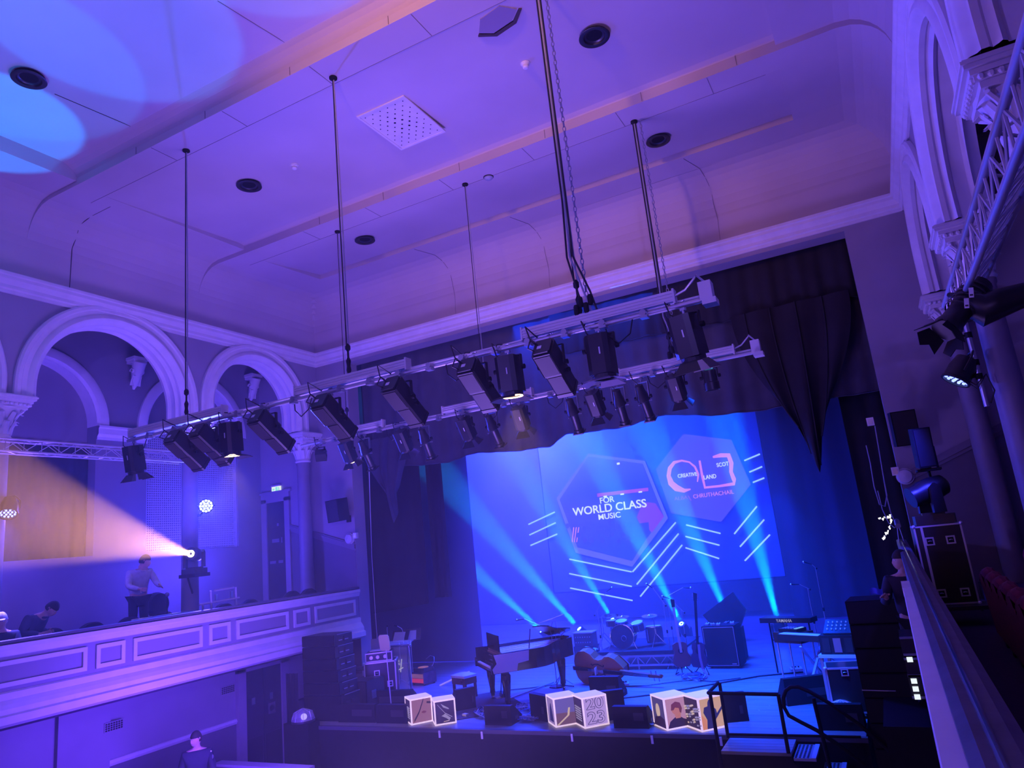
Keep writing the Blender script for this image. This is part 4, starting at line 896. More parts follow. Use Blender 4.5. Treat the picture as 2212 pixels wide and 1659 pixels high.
# extra subwoofer further back
t = thing('loudspeaker_cabinet', 'second subwoofer standing behind the left loudspeaker stack', 'loudspeaker', P(-8.98, 10.85, SF))
m = MB(); m.box((-.25, -.25, 0), (.22, .25, .52)); m.build('cabinet', M_CASE, t); m = MB(); m.box((.22, -.12, .2), (.228, .0, .34)); m.build('side_handle', M_METAL, t); m = MB(); m.box((-.24, -.262, .01), (.21, -.25, .51)); m.build('front_grille', M_BLACK, t)
# ---- flight cases
def flight_case(label, p, w_, d, h, rz=0.0, latches=((-.25, .7), (.28, .35), (-.3, .2)), edge=.022, mt=None, wheels=True, dd=.0, M=None):
    t = thing('flight_case', label, 'case', p, rz); z0 = .07 if wheels else 0
    m = MB(); m.box((-w_/2, -d/2, z0), (w_/2, d/2, z0+h)); m.build('body', mt or M_CASE, t)
    def strip(a, b): m = MB(); m.box(a, b); m.build('edge_strip', M_ALU, t)
    e = edge; o = .004
    for x in (-w_/2-o, w_/2-e+o):
        for y in (-d/2-o, d/2-e+o): strip((x, y, z0), (x+e, y+e, z0+h))
    for z in (z0-o, z0+h-e+o):
        for y in (-d/2-o, d/2-e+o): strip((-w_/2+e, y, z), (w_/2-e, y+e, z+e))
        for x in (-w_/2-o, w_/2-e+o): strip((x, -d/2+e, z), (x+e, d/2-e, z+e))
    for sx in (-1, 1):
        for sz in (0, 1):
            m = MB(); m.ball((sx*w_/2, -d/2, z0+sz*h), e*1.2, 8); m.build('corner_ball', M_ALU, t)
    for (fx, fz) in latches:
        cx, cz_ = fx*w_, z0+fz*h; q = .045*max(1, w_/.5)
        m = MB(); m.box((cx-q, -d/2-.008, cz_-q), (cx+q, -d/2, cz_+q)); f = m.build('latch_plate', M_ALU, t)
        m = MB(); m.box((cx-q*.65, -d/2-.010, cz_-q*.65), (cx+q*.65, -d/2-.007, cz_+q*.65)); m.build('latch_recess', M_BLACK, f)
        m = MB(); m.tube([(cx-q*.4, -d/2-.016, cz_), (cx, -d/2-.022, cz_+q*.1), (cx+q*.4, -d/2-.016, cz_)], .006, 6); m.build('latch_wing', M_METAL, f)
    if wheels:
        for sx in (-1, 1):
            for sy in (-1, 1):
                m = MB(); m.lathe([(.032, -.014), (.035, 0), (.032, .014)], 12, T(sx*(w_/2-.07), sy*(d/2-.07), .035) @ RY(PI/2)); m.box((sx*(w_/2-.07)-.02, sy*(d/2-.07)-.02, .03), (sx*(w_/2-.07)+.02, sy*(d/2-.07)+.02, z0)); m.build('castor', M_METAL, t)
    return t
flight_case('blue-lit rack case with a mixer on top, beside the left loudspeaker stack', P(-9.0, 11.35, SF), .58, .5, .68, .55, ((-.1, .72), (.3, .42), (-.35, .2)))
t = thing('rack_amplifier', 'small rack unit with two round meters on top of the rack case', 'amplifier', P(-9.02, 11.35, SF+.753), .55)
m = MB(); m.box((-.24, -.2, 0), (.24, .2, .16)); m.build('body', M_CASE, t)
for a, b in (((-.25, -.215, -.0), (.25, -.2, .02)), ((-.25, -.215, .145), (.25, -.2, .165)), ((-.25, -.215, .02), (-.232, -.2, .145)), ((.232, -.215, .02), (.25, -.2, .145))):
    m = MB(); m.box(a, b); m.build('edge_strip', M_ALU, t)
for x in (-.14, -.02, .12):
    m = MB(); m.lathe([(.035, 0), (.038, .012), (.03, .015)], 14, T(x, -.2, .08) @ RX(PI/2)); m.build('meter', M_METAL, t)
t = thing('laptop', 'open laptop with its screen tilted back on the rack unit', 'laptop', P(-9.08, 11.40, SF+.92), .55)
m = MB(); m.box((-.16, -.11, 0), (.16, .11, .014)); m.build('keyboard_base', M_ALU, t); m = MB(); m.box((-.16, 0, 0), (.16, .008, .2), T(0, .11, .012) @ RX(-.35)); m.build('screen_lid', mat('screen lid', (.06, .06, .12), .3), t)
t = thing('side_table', 'small black table with thin metal edges between the stack and the rack case', 'table', P(-9.45, 11.2, SF), .3)
m = MB(); m.box((-.2, -.2, .62), (.2, .2, .64)); m.build('tabletop', M_LAMPB, t)
for sx in (-1, 1):
    for sy in (-1, 1): m = MB(); m.bar((sx*.18, sy*.18, 0), (sx*.18, sy*.18, .62), .01); m.build('leg', M_METAL, t)
# ---- microphone stands
def mic_stand(label, p, h, boom=None, base='tripod', mic=True, mt=None, rz=0.0, spread=.22):
    t = thing('microphone_stand', label, 'microphone stand', p, rz); mm = mt or M_METAL
    m = MB(); m.bar((0, 0, .02), (0, 0, h*.55), .011); m.bar((0, 0, h*.5), (0, 0, h), .007); m.build('pole', mm, t)
    m = MB(); m.lathe([(.018, -.03), (.018, .03)], 10, T(0, 0, h*.54)); m.build('clutch', M_BLACK, t)
    if base == 'tripod':
        for k in range(3):
            a = k*2*PI/3+.4; m = MB(); m.tube([(0, 0, .17), (spread*math.cos(a), spread*math.sin(a), .012)], .008, 6); m.build('leg', mm, t)
    else: m = MB(); m.lathe([(.13, 0), (.13, .015), (.03, .03), (.015, .05)], 20); m.build('base', M_BLACK, t)
    e = Vector((0, 0, h))
    if boom:
        b = Vector(boom); m = MB(); m.bar(e-b*.3, e+b, .006); m.build('boom_arm', mm, t); e = e+b
        m = MB(); m.ball(e-b*1.3*.0-b*1.28, .018, 8); m.build('counterweight', M_BLACK, t)
        d = (b.normalized()+Vector((0, 0, -.5))).normalized()
    else: d = Vector((0, -.5, .6)).normalized()
    if mic:
        m = MB(); m.lathe([(.009, 0), (.012, .12), (.018, .13)], 10, look(e, d)); k_ = m.build('microphone', M_LAMP, t, smooth=True); m = MB(); m.ball(e+d*.145, .024, 10); m.build('mic_head', M_CHROME, k_, smooth=True)
    return t
mic_stand('tall bare silver stand at the stage edge beside the left loudspeaker stack', on(765, 1538), 1.0, mic=False, base='round', mt=M_ALU)
# beige screen on a stand in front of the lectern
t = thing('autocue_stand', 'tall thin stand holding a beige rounded board in front of the clear lectern', 'stand', on(846, 1535))
m = MB(); m.bar((0, 0, .0), (-.02, 0, .5), .011); m.bar((-.02, 0, .5), (-.04, 0, 1.02), .008); m.build('pole', M_ALU, t); m = MB(); m.lathe([(.13, 0), (.12, .02), (.02, .03)], 20); m.build('base', M_BLACK, t)
m = MB(); c = .03; m.prism([(-.11+c, -.14), (.11-c, -.14), (.11, -.14+c), (.11, .14-c), (.11-c, .14), (-.11+c, .14), (-.11, .14-c), (-.11, -.14+c)], -.012, .012, 'y', T(-.06, -.01, 1.14) @ RX(.15)); m.build('board', mat('beige board', (.70, .62, .40), .6), t)
# ---- acrylic lectern
t = thing('lectern', 'clear acrylic lectern with chrome tubes and white award lettering', 'lectern', P(-9.05, 11.95, SF), .15)
m = MB(); m.box((-.20, -.01, .02), (.20, .005, .88)); m.build('front_panel', M_GLASS, t)
for sx in (-1, 1):
    m = MB(); m.bar((sx*.25, 0, 0), (sx*.25, 0, .95), .018, 10); m.build('tube_post', M_CHROME, t, smooth=True)
    m = MB(); m.bar((sx*.20, .05, 0), (sx*.20, .05, .95), .01, 8); m.build('tube_post', M_CHROME, t, smooth=True)
m = MB(); m.box((-.3, -.16, 0), (.3, .12, .015), T(0, 0, .95) @ RX(.25)); m.build('reading_shelf', M_GLASS, t)
m = MB(); m.bar((-.34, -.15, .93), (.34, -.15, .93), .014, 10); m.ball((.36, -.15, .93), .03, 10); m.ball((-.36, -.15, .93), .025, 10); m.build('shelf_rail', M_CHROME, t, smooth=True)
m = MB(); m.box((-.26, -.15, 0), (.26, .15, .018)); m.build('base_plate', M_GLASS, t)
M_LETT = em('glowing vinyl letters', (.75, .72, .85), .45)  # emission brightens the letters, which are no lamp
for i, s in enumerate(('SCOTTISH', 'ALBUM OF THE', 'YEAR AWARD')):
    text(s, None, .042, M_LETT, t, .001, .02, fit=(.13, .18, .19)[i], rot=T(-.15, -.014, .66-i*.055) @ RX(PI/2))
for a, b in (((-.12, .42), (.10, .50)), ((.04, .42), (.08, .66))):
    m = MB(); m.bar((a[0], -.016, a[1]), (b[0], -.016, b[1]), .009); m.build('slash_mark', M_LETT, t)
for sx, lb in ((-1, 'left'), (1, 'right')):
    mk = thing('gooseneck_microphone', 'thin gooseneck microphone rising from the lectern\'s %s side' % lb, 'microphone', P(-9.05+sx*.17, 11.92, SF+.96)); m = MB(); m.tube([(0, 0, 0), (sx*.03, 0, .15), (sx*.01, -.04, .28), (sx*-.05, -.1, .34)], .006, 6); m.build('gooseneck', M_METAL, mk, smooth=True); m = MB(); m.lathe([(.01, 0), (.012, .05), (.004, .06)], 8, look((sx*-.05, -.1, .34), (sx*-.6, -.7, .3))); m.build('capsule', M_BLACK, mk)
# clutter of music stands behind the lectern
for i, (u, v, lb) in enumerate(((868, 1478, 'music stand with loose papers, nearest behind the lectern'), (893, 1474, 'music stand tilted over the valve radio'))):
    t = thing('music_stand', lb, 'music stand', on(u, v), .4*i); m = MB(); m.bar((0, 0, .02), (0, 0, .85), .01); m.build('pole', M_METAL, t)
    for k in range(3): m = MB(); m.bar((0, 0, .1), (.18*math.cos(k*2.1), .18*math.sin(k*2.1), .01), .007); m.build('leg', M_METAL, t)
    m = MB(); m.box((-.22, -.005, -.02), (.22, .005, .24), T(0, 0, .86) @ RX(-.5)); m.build('desk', M_LAMPB, t); m = MB(); m.box((-.16, -.014, 0), (.12, -.006, .2), T(0, 0, .86) @ RX(-.5)); m.build('paper', mat('paper', (.5, .48, .5), .8), t)
# ---- valve radio with a red-lit grille and a disc
t = thing('record_player', 'old suitcase record player with red-lit grille and orange disc on a black box', 'record player', on(915, 1477), -.25)
m = MB(); rbox(m, (-.2, -.16, .02), (.2, .2, .24)); m.build('body', mat('worn suitcase', (.10, .05, .07), .6, var=.4, scale=9), t)
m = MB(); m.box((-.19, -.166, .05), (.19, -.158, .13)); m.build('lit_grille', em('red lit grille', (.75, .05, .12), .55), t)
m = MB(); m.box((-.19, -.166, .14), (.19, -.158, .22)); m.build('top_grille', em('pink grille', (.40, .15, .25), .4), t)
m = MB(); m.box((-.15, -.12, .24), (.17, .16, .32)); m.build('deck', M_LAMPB, t)
m = MB(); m.lathe([(.001, .335), (.11, .33), (.11, .32)], 24, T(0, .02, 0), caps=False); m.build('disc', em('orange disc', (.7, .25, .12), .35), t)  # disc brightness is put into emission, it is no lamp
m = MB(); m.tube([(.17, .12, .33), (.2, .16, .42), (.16, .2, .5), (.02, .22, .52), (-.1, .2, .45)], .006, 6); m.build('wire_arch', M_METAL, t, smooth=True)
for sx in (-1, 1):
    for sy in (-1, 1): m = MB(); m.lathe([(.02, 0), (.018, .02)], 8, T(sx*.17, sy*.13+.02, 0)); m.build('foot', M_BLACK, t)
# long pale pole lying raised on the floor
t = thing('wooden_pole', 'long pale stick leaning diagonally on the floor left of the piano stool', 'pole', on(950, 1482)); m = MB(); a, b = on(950, 1482), at(1014, 1451, y=12.9); m.bar(a+Vector((0, 0, .01)), b, .018, 8); m.build('shaft', em('pale stick', (.55, .35, .28), .25, (.7, .6, .5)), t, world=True)  # emission makes the wood look lit, the pole is no lamp
# ---- piano stool
t = thing('piano_stool', 'dark wooden piano stool with a pale padded seat', 'stool', on(1006, 1507), -.35)
m = MB(); m.grid(lambda i, j: Vector((-.2+.4*i, -.15+.3*j, .40+.035*math.sin(i*PI)**.5*math.sin(j*PI)**.5)), 10, 10); m.box((-.2, -.15, .36), (.2, .15, .40)); m.build('seat_pad', mat('padded seat', (.45, .42, .50), .5), t, smooth=True)
m = MB(); m.box((-.19, -.14, .25), (.19, .14, .36)); m.build('apron', M_WOOD, t)
m = MB(); m.lathe([(.03, 0), (.034, .02), (.02, .03)], 12, T(.1, -.14, .31) @ RX(PI/2)); m.build('height_knob', M_WOOD, t)
for sx in (-1, 1):
    for sy in (-1, 1): m = MB(); m.box((sx*.165-.02, sy*.115-.02, 0), (sx*.165+.02, sy*.115+.02, .25)); m.build('leg', M_WOOD, t)
# ---- grand piano; local: x along the keyboard (bass to treble), y towards the tail
ang = math.atan2(-.72, .70)
PS = .80
t = thing('grand_piano', 'black grand piano with its lid folded open and lid strings glowing pink', 'piano', P(-6.62, 11.15, SF), ang)
def pt(x, y): return (x*PS, y*PS)
rim = [pt(*q) for q in [(-.74, 0), (.74, 0), (.74, .95), (.70, 1.15), (.55, 1.38), (.30, 1.55), (.10, 1.72), (-.02, 1.95), (-.15, 2.12), (-.38, 2.2), (-.6, 2.14), (-.72, 2.0), (-.74, 1.8)]]
inner = [(x*.93, .20*PS+(y-.0)*.86) for x, y in rim]
KH = .63
m = MB(); n = len(rim)
lo, hi = KH-.06, KH+.25
m.add([Vector((x, y, lo)) for x, y in rim]+[Vector((x, y, hi)) for x, y in rim], [(i, (i+1) % n, n+(i+1) % n, n+i) for i in range(1, n)]+[tuple(range(n))[::-1]])
m.add([Vector((x, y, hi)) for x, y in rim]+[Vector((x*.95, max(.26*PS, y*.97), hi)) for x, y in rim], [(i, (i+1) % n, n+(i+1) % n, n+i) for i in range(1, n)])
m.build('case', M_PIANO, t)
m = MB(); m.prism([(x*.95, max(.26*PS, y*.97)) for x, y in rim], hi-.10, hi-.07); m.build('soundboard', mat('gold plate', (.75, .45, .25), .35, .5), t)
for k in range(9):
    x = (-.6+.145*k)*PS; m = MB(); m.bar((x, .35*PS, hi-.05), (x-.12*PS*(k > 4), (2.0-.12*k)*PS, hi-.05), .006, 5); m.build('string_bar', M_KEYS if k % 2 else M_METAL, t)
m = MB(); m.box((-.66*PS, .28*PS, hi-.07), (.66*PS, .42*PS, hi-.02)); m.build('tuning_block', mat('gold plate', (.75, .45, .25), .35, .5), t)
m = MB(); m.box((-.68*PS, -.02, KH-.02), (.68*PS, .16*PS, KH+.012)); m.build('key_bed', M_PIANO, t)
k0 = None
for k in range(52):
    x = (-.61+k*1.22/52)*PS
    if k0 is None:
        m = MB(); m.box((0, -.005, KH+.012), (1.22/52*PS-.0015, .13*PS, KH+.028)); k0 = m.build('white_key', M_KEYS, t); o = k0
    else: o = k0.copy(); COL.objects.link(o)
    o.location = (x, 0, 0)
b0 = None
for k in range(51):
    if k % 7 in (1, 4): continue
    x = (-.61+(k+1)*1.22/52)*PS
    if b0 is None:
        m = MB(); m.box((-.005, .05*PS, KH+.026), (.005, .13*PS, KH+.038)); b0 = m.build('black_key', M_BLACK, t); o = b0
    else: o = b0.copy(); COL.objects.link(o)
    o.location = (x, 0, 0)
m = MB(); m.box((-.66*PS, .15*PS, KH+.0), (.66*PS, .19*PS, KH+.16)); m.build('fallboard', M_PIANO, t)
for sx in (-1, 1): m = MB(); m.prism([(-.03, KH-.06), (.22*PS, KH-.06), (.22*PS, KH+.25), (.12*PS, KH+.22), (.04*PS, KH+.10), (-.03, KH+.08)], sx*.70*PS-.03, sx*.70*PS+.03, 'x'); m.build('cheek', M_PIANO, t)
# cheek panel facing the hall, its pale colour is painted reflection
m = MB(); m.prism([(.0, KH-.05), (.40, KH-.05), (.43, KH+.06), (.62, KH+.08), (.64, KH+.24), (.02, KH+.24), (.06, KH+.10), (-.02, KH+.02)], .745*PS, .75*PS+.003, 'x'); o = m.build('painted_sheen_panel', mat('painted panel reflection', (.50, .45, .62), .25), t); o['label'] = 'side panel with its pale reflection painted in'
m = MB(); m.box((-.5*PS, .22*PS, hi), (.5*PS, .24*PS, hi+.26), T(0, 0, 0)); m.build('music_desk', M_PIANO, t)
L_ = T(-.74*PS, 0, hi+.01) @ RY(-math.radians(16)) @ T(.74*PS, 0, 0)
m = MB(); m.prism([(x, y) for x, y in rim if y > .4] + [(-.74*PS, .45*PS), (.74*PS, .45*PS)][:0], 0, .018, 'z', L_); m.build('lid', M_PIANO, t)
m = MB(); m.bar((.45*PS, .9*PS, hi-.02), (.5*PS, .95*PS, hi+.30), .01); m.build('lid_prop', M_WOOD, t)
for (x, y) in ((-.62, .28), (.62, .28), (-.3, 1.85)):
    m = MB(); m.lathe([(.035, 0), (.035, .03), (.05, .06), (.045, .12), (.07, .3), (.085, .46), (.06, .5), (.085, KH-.06)], 14, T(x*PS, y*PS, .05)); m.build('leg', M_PIANO, t, smooth=True); m = MB(); m.lathe([(.03, -.015), (.03, .015)], 10, T(x*PS, y*PS, .03) @ RX(PI/2)); m.build('castor', mat('brass', (.75, .5, .2), .3, 1.0), t)
m = MB(); m.box((-.10, .30*PS, .10), (.10, .36*PS, .16)); m.bar((-.08, .33*PS, .14), (-.08, .4*PS, KH-.06), .01); m.bar((.08, .33*PS, .14), (.08, .4*PS, KH-.06), .01); m.build('pedal_lyre', M_PIANO, t)
for k in (-1, 0, 1): m = MB(); m.box((k*.05-.012, .18*PS, .09), (k*.05+.012, .32*PS, .10)); m.build('pedal', mat('brass', (.75, .5, .2), .3, 1.0), t)
mic_stand('long boom microphone stand reaching over the piano\'s tail', on(1212, 1482), .95, (-.55, -.1, .28), rz=.1)
t = thing('boom_pole', 'long silver pole lying on the floor right of the piano', 'pole', on(1100, 1512)); m = MB(); m.bar(on(1100, 1512)+Vector((0, 0, .02)), on(1196, 1476)+Vector((0, 0, .02)), .014); m.build('shaft', M_METAL, t, world=True)
t = thing('mic_clip_stand', 'short bent microphone arm clamped above the piano\'s rim', 'microphone stand', P(-5.95, 12.55, SF)); m = MB(); m.tube([(0, 0, 0), (0, 0, 1.0), (.05, 0, 1.16)], .009, 6); m.build('pole', M_METAL, t)
m = MB(); m.bar((-.25, 0, 1.12), (.3, 0, 1.26), .009); m.build('boom_arm', M_METAL, t); m = MB(); m.tube([(.1, 0, 1.2), (.12, 0, .95), (.2, 0, .9), (.36, 0, 1.02)], .008, 6); m.build('bent_wire', M_METAL, t, smooth=True); m = MB(); m.lathe([(.15, 0), (.14, .015), (.02, .02)], 20); m.build('base', M_BLACK, t)
t = thing('stage_rug', 'dark worn rug under the front of the grand piano', 'rug', P(-6.85, 11.1, SF+.006), ang); m = MB(); m.prism([(-.9, -.5), (.8, -.5), (.82, .7), (-.88, .72)], -.004, .006); m.build('pile', mat('dark rug', (.04, .02, .025), .95, var=.3, scale=12), t)
# ---- double bass lying on its side
bo = [(0, -.10), (.0, .10), (.03, .20), (.12, .285), (.24, .30), (.35, .25), (.42, .17), (.50, .155), (.58, .18), (.63, .225), (.72, .235), (.82, .20), (.92, .11), (.98, .05)]
outl = bo + [(x, -z) for x, z in reversed(bo)][:-1]
t = thing('double_bass', 'brown double bass lying on its side, neck pointing right', 'double bass', P(-5.62, 12.75, SF+.305))
t.rotation_euler = (math.radians(12), math.radians(4), math.radians(-8))
n = len(outl)
m = MB(); m.add([Vector((x, -.0, z)) for x, z in outl]+[Vector((x, .19, z)) for x, z in outl], [(i, (i+1) % n, n+(i+1) % n, n+i) for i in range(n)]); m.build('ribs', mat('varnished ribs', (.30, .08, .03), .3), t)
for nm, yb, dr, mm in (('belly', 0, -1, M_BASS), ('back_plate', .19, 1, MATS['varnished ribs'])):
    m = MB(); rings = [[Vector((.47+(x-.47)*s_, yb+dr*(.012+.035*(1-s_**2)), z*s_)) for x, z in outl] for s_ in (1.03, .97, .8, .5, .2)]
    m.loft(rings, closed=True); m.loft([[Vector((.47+(x-.47)*1.03, yb, z*1.03)) for x, z in outl], rings[0]], closed=True); m.add([Vector((.47, yb+dr*.047, 0))]+rings[-1], [(0, i+1, (i+1) % n+1) for i in range(n)]); m.build(nm, mm, t, smooth=True)
for s in (-1, 1):
    m = MB(); m.tube([(.36, -.045, s*.10), (.39, -.046, s*.075), (.43, -.047, s*.10), (.50, -.045, s*.105), (.56, -.044, s*.08), (.60, -.04, s*.065), (.62, -.04, s*.085), (.60, -.04, s*.10)], [.012, .008, .006, .009, .006, .008, .01, .006], 5); m.build('sound_hole', M_BLACK, t)
m = MB(); m.prism([(-.02, -.035), (.36, -.022), (.36, .022), (-.02, .035)], -.075, -.05, 'y', RX(0)); m.build('tailpiece', M_BLACK, t)
m = MB(); m.prism([(.46, -.06), (.475, -.065), (.475, .065), (.46, .06)], -.13, -.04, 'y'); m.build('bridge', M_KEYS, t)
m = MB(); m.prism([(.62, -.032), (1.50, -.02), (1.50, .02), (.62, .032)], -.10, -.078, 'y'); m.build('fingerboard', M_BLACK, t)
m = MB(); m.prism([(.94, -.04), (1.50, -.022), (1.50, .022), (.94, .04)], -.08, -.02, 'y'); m.build('neck', MATS['varnished ribs'], t)
m = MB(); m.prism([(1.50, -.03), (1.72, -.022), (1.72, .022), (1.50, .03)], -.09, -.035, 'y'); m.tube([(1.72+.03*math.cos(a_)*(1-a_/12), -.06, .0+.035*math.sin(a_)*(1-a_/12)) for a_ in [i*.6 for i in range(14)]], .014, 6); m.build('scroll', MATS['varnished ribs'], t)
for k in range(4): m = MB(); m.bar((1.54+.045*k, -.06, -.09 if k % 2 else .02), (1.54+.045*k, -.06, -.02 if k % 2 else .09), .009); m.build('tuning_peg', M_METAL, t)
for k in range(4): m = MB(); m.bar((.3, -.085, -.018+.012*k), (1.5, -.108, -.012+.008*k), .0022, 4); m.build('string', M_METAL, t)
m = MB(); m.bar((-.22, -.02, 0), (0, 0.05, 0), .007); m.build('end_pin', M_METAL, t)
t = thing('bass_stool_cloth', 'folded pale cloth resting on the upper edge of the double bass', 'cloth', P(-5.38, 12.9, SF+.60)); m = MB(); m.grid(lambda i, j: Vector((-.12+.26*i, -.06+.16*j, .02*math.sin(i*9)+.015*math.cos(j*11)-.06*abs(i-.3))), 14, 8); m.build('cloth', mat('blue grey cloth', (.25, .3, .5), .9), t, smooth=True)
# pedal board beside the bass
for uv, lb in (((1347, 1480), 'small silver effects pedal right of the monitor under the bass'), ((1720, 1448), 'effects pedal with a knob by the large monitor at the right')):
    t = thing('effects_pedal', lb, 'effects pedal', on(*uv), .3); m = MB(); m.prism([(-.06, 0), (.06, 0), (.06, .05), (-.06, .03)], -.1, .1, 'x'); m.build('housing', M_ALU, t)
    for k in (-1, 0, 1): m = MB(); m.lathe([(.013, 0), (.011, .02)], 8, T(k*.05, .02, .045)); m.build('knob', M_BLACK, t)
# ---- drum riser with truss front
ry0 = 14.0; rx0, rx1 = -5.62, -4.02; RT_ = SF+.33
t = thing('drum_riser', 'low drum riser with a silver lattice truss front', 'riser', P((rx0+rx1)/2, ry0+.8, SF))
m = MB(); m.box(P(rx0, ry0+.0, RT_-.06), P(rx1, ry0+1.7, RT_)); m.build('deck', M_LAMPB, t, world=True)
m = MB(); m.box(P(rx0-.05, ry0-.02, RT_), P(rx1+.05, ry0+1.65, RT_+.012)); m.build('carpet', mat('dark rug', (.04, .02, .025), .95), t, world=True)
for z in (SF+.08, RT_-.085): m = MB(); m.box(P(rx0, ry0-.0, z-.018), P(rx1, ry0+.03, z+.018)); m.build('truss_rail', M_ALU, t, world=True)
k = rx0+.03; up_ = True
while k < rx1-.1:
    a, b = (SF+.1, RT_-.1) if up_ else (RT_-.1, SF+.1); m = MB(); m.bar(P(k, ry0+.015, a), P(k+.12, ry0+.015, b), .009, 6); m.build('truss_brace', M_ALU, t, world=True); k += .15; up_ = not up_
for x in (rx0+.03, -4.85, rx1-.03):
    for y in (ry0+.05, ry0+1.6): m = MB(); m.bar(P(x, y, SF), P(x, y, RT_-.06), .02); m.build('leg', M_ALU, t, world=True)
DZ = RT_+.012
# drum kit parts, each drum and stand a thing
def drum(name, label, c, r, h, axis=(0, 0, 1), shell=None, head=None, lugs=6):
    A = look((0, 0, 0), axis); t = thing(name, label, 'drum', c)
    m = MB(); m.lathe([(r, -h/2), (r, h/2)], 24, A); m.build('shell', shell or mat('drum shell', (.08, .06, .12), .25), t, smooth=True)
    for s in (-1, 1):
        m = MB(); m.lathe([(r+.004, s*h/2-.012), (r+.012, s*h/2-.008), (r+.012, s*h/2+.008), (r-.004, s*h/2+.010)], 24, A, caps=False); m.build('hoop', M_CHROME, t)
        m = MB(); m.lathe([(.001, s*h/2+.002), (r-.002, s*h/2)], 24, A, caps=False); m.build('drum_head', head or M_WHITE, t)
    for k in range(lugs): a_ = 2*PI*k/lugs; m = MB(); m.bar(A @ Vector(((r+.01)*math.cos(a_), (r+.01)*math.sin(a_), -h*.4)), A @ Vector(((r+.01)*math.cos(a_), (r+.01)*math.sin(a_), h*.4)), .006, 5); m.build('lug', M_CHROME, t)
    return t
kc = at(1350, 1393, y=14.35); kc.z = CZ+DZ+.252
t = drum('bass_drum', 'large bass drum with a dark front head and chrome hoop', kc, .235, .34, (0.12, -1, 0), head=mat('dark drum head', (.03, .03, .05), .3), lugs=8)
m = MB(); m.lathe([(.05, .0), (.055, .004), (.05, .008)], 16, T(.06, -.176, -.03) @ RX(PI/2), caps=False); m.build('port_ring', M_METAL, t)
for s in (-1, 1): m = MB(); m.bar((s*.2, -.1, -.05), (s*.30, -.16, -.24), .009); m.build('spur', M_CHROME, t)
c1 = at(1343, 1347, y=14.4); c2 = at(1378, 1352, y=14.4)
drum('tom_drum', 'small tom drum over the bass drum, left one', c1, .125, .12, (.05, -.25, 1)); drum('tom_drum', 'small tom drum over the bass drum, right one', c2, .125, .15, (-.05, -.3, 1))
drum('floor_tom', 'floor tom standing right of the bass drum', P(kc.x+.55, 14.65, DZ+.22), .17, .30); t = drum('snare_drum', 'shallow snare drum behind the bass drum', P(kc.x-.35, 14.8, DZ+.45), .16, .11)
for k in range(3): a_ = k*2.1; m = MB(); m.bar((0, 0, -.1), (.17*math.cos(a_), .17*math.sin(a_), -.445), .008); m.build('stand_leg', M_CHROME, t)
def cymbal(label, uv, y, r, tilt, foot):
    c = at(*uv, y=y); f = P(foot[0], foot[1], DZ); t = thing('cymbal', label, 'cymbal', f); c = c-f
    A = T(*c) @ RX(tilt) @ RY(tilt*.3); m = MB(); m.lathe([(.001, .03), (.02, .026), (.035, .012), (r*.6, .004), (r, -.004), (r*.6, .0), (.03, .006)], 28, A, caps=False); m.build('cymbal_plate', mat('bronze', (.55, .40, .20), .25, .9), t, smooth=True)
    m = MB(); m.tube([(0, 0, .25), (0, 0, .6), c-Vector((0, 0, .02))], .009, 6); m.bar(c, c+Vector((0, 0, .07)), .006); m.build('pole', M_CHROME, t)
    for k in range(3): a_ = k*2.1+.3; m = MB(); m.bar((0, 0, .26), (.2*math.cos(a_), .2*math.sin(a_), .0), .008); m.build('leg', M_CHROME, t)
cymbal('round cymbal on a straight stand right of the drum kit', (1403, 1330), 14.5, .16, .15, (kc.x+.62, 14.5))
cymbal('cymbal tilted high over the left side of the kit', (1318, 1330), 14.5, .18, -.35, (kc.x-.55, 14.55))
cymbal('cymbal pair of the hi-hat behind the left tom', (1345, 1332), 14.8, .14, .1, (kc.x-.62, 14.85))
for i, (u1, v1, u2, v2, lb) in enumerate(((1290, 1318, 1310, 1278, 'overhead boom microphone left of the drum kit'), (1432, 1300, 1410, 1270, 'overhead boom microphone right of the drum kit'))):
    top = at(u1, v1, y=14.2); p = Vector((top.x, 14.2, CZ+SF)); e = at(u2, v2, y=14.2); mic_stand(lb, p, top.z-p.z, e-top)
t = thing('effects_crate', 'grey amplifier with rows of knobs left of the drum riser', 'amplifier', on(1270, 1422, SF)); p = t.location
m = MB(); m.box((-.22, -.15, .28), (.22, .15, .55)); m.build('body', M_LAMPB, t)
for r_ in range(2):
    for k in range(7): m = MB(); m.lathe([(.014, 0), (.012, .02)], 8, T(-.17+.056*k, -.15, .36+.11*r_) @ RX(PI/2)); m.build('knob', M_METAL, t)
m = MB(); m.box((-.24, -.17, .0), (.24, .17, .28)); m.build('lower_cabinet', M_BLACK, t); m = MB(); m.box((-.24, -.175, .55), (.24, .17, .57)); m.build('top_edge', M_ALU, t)
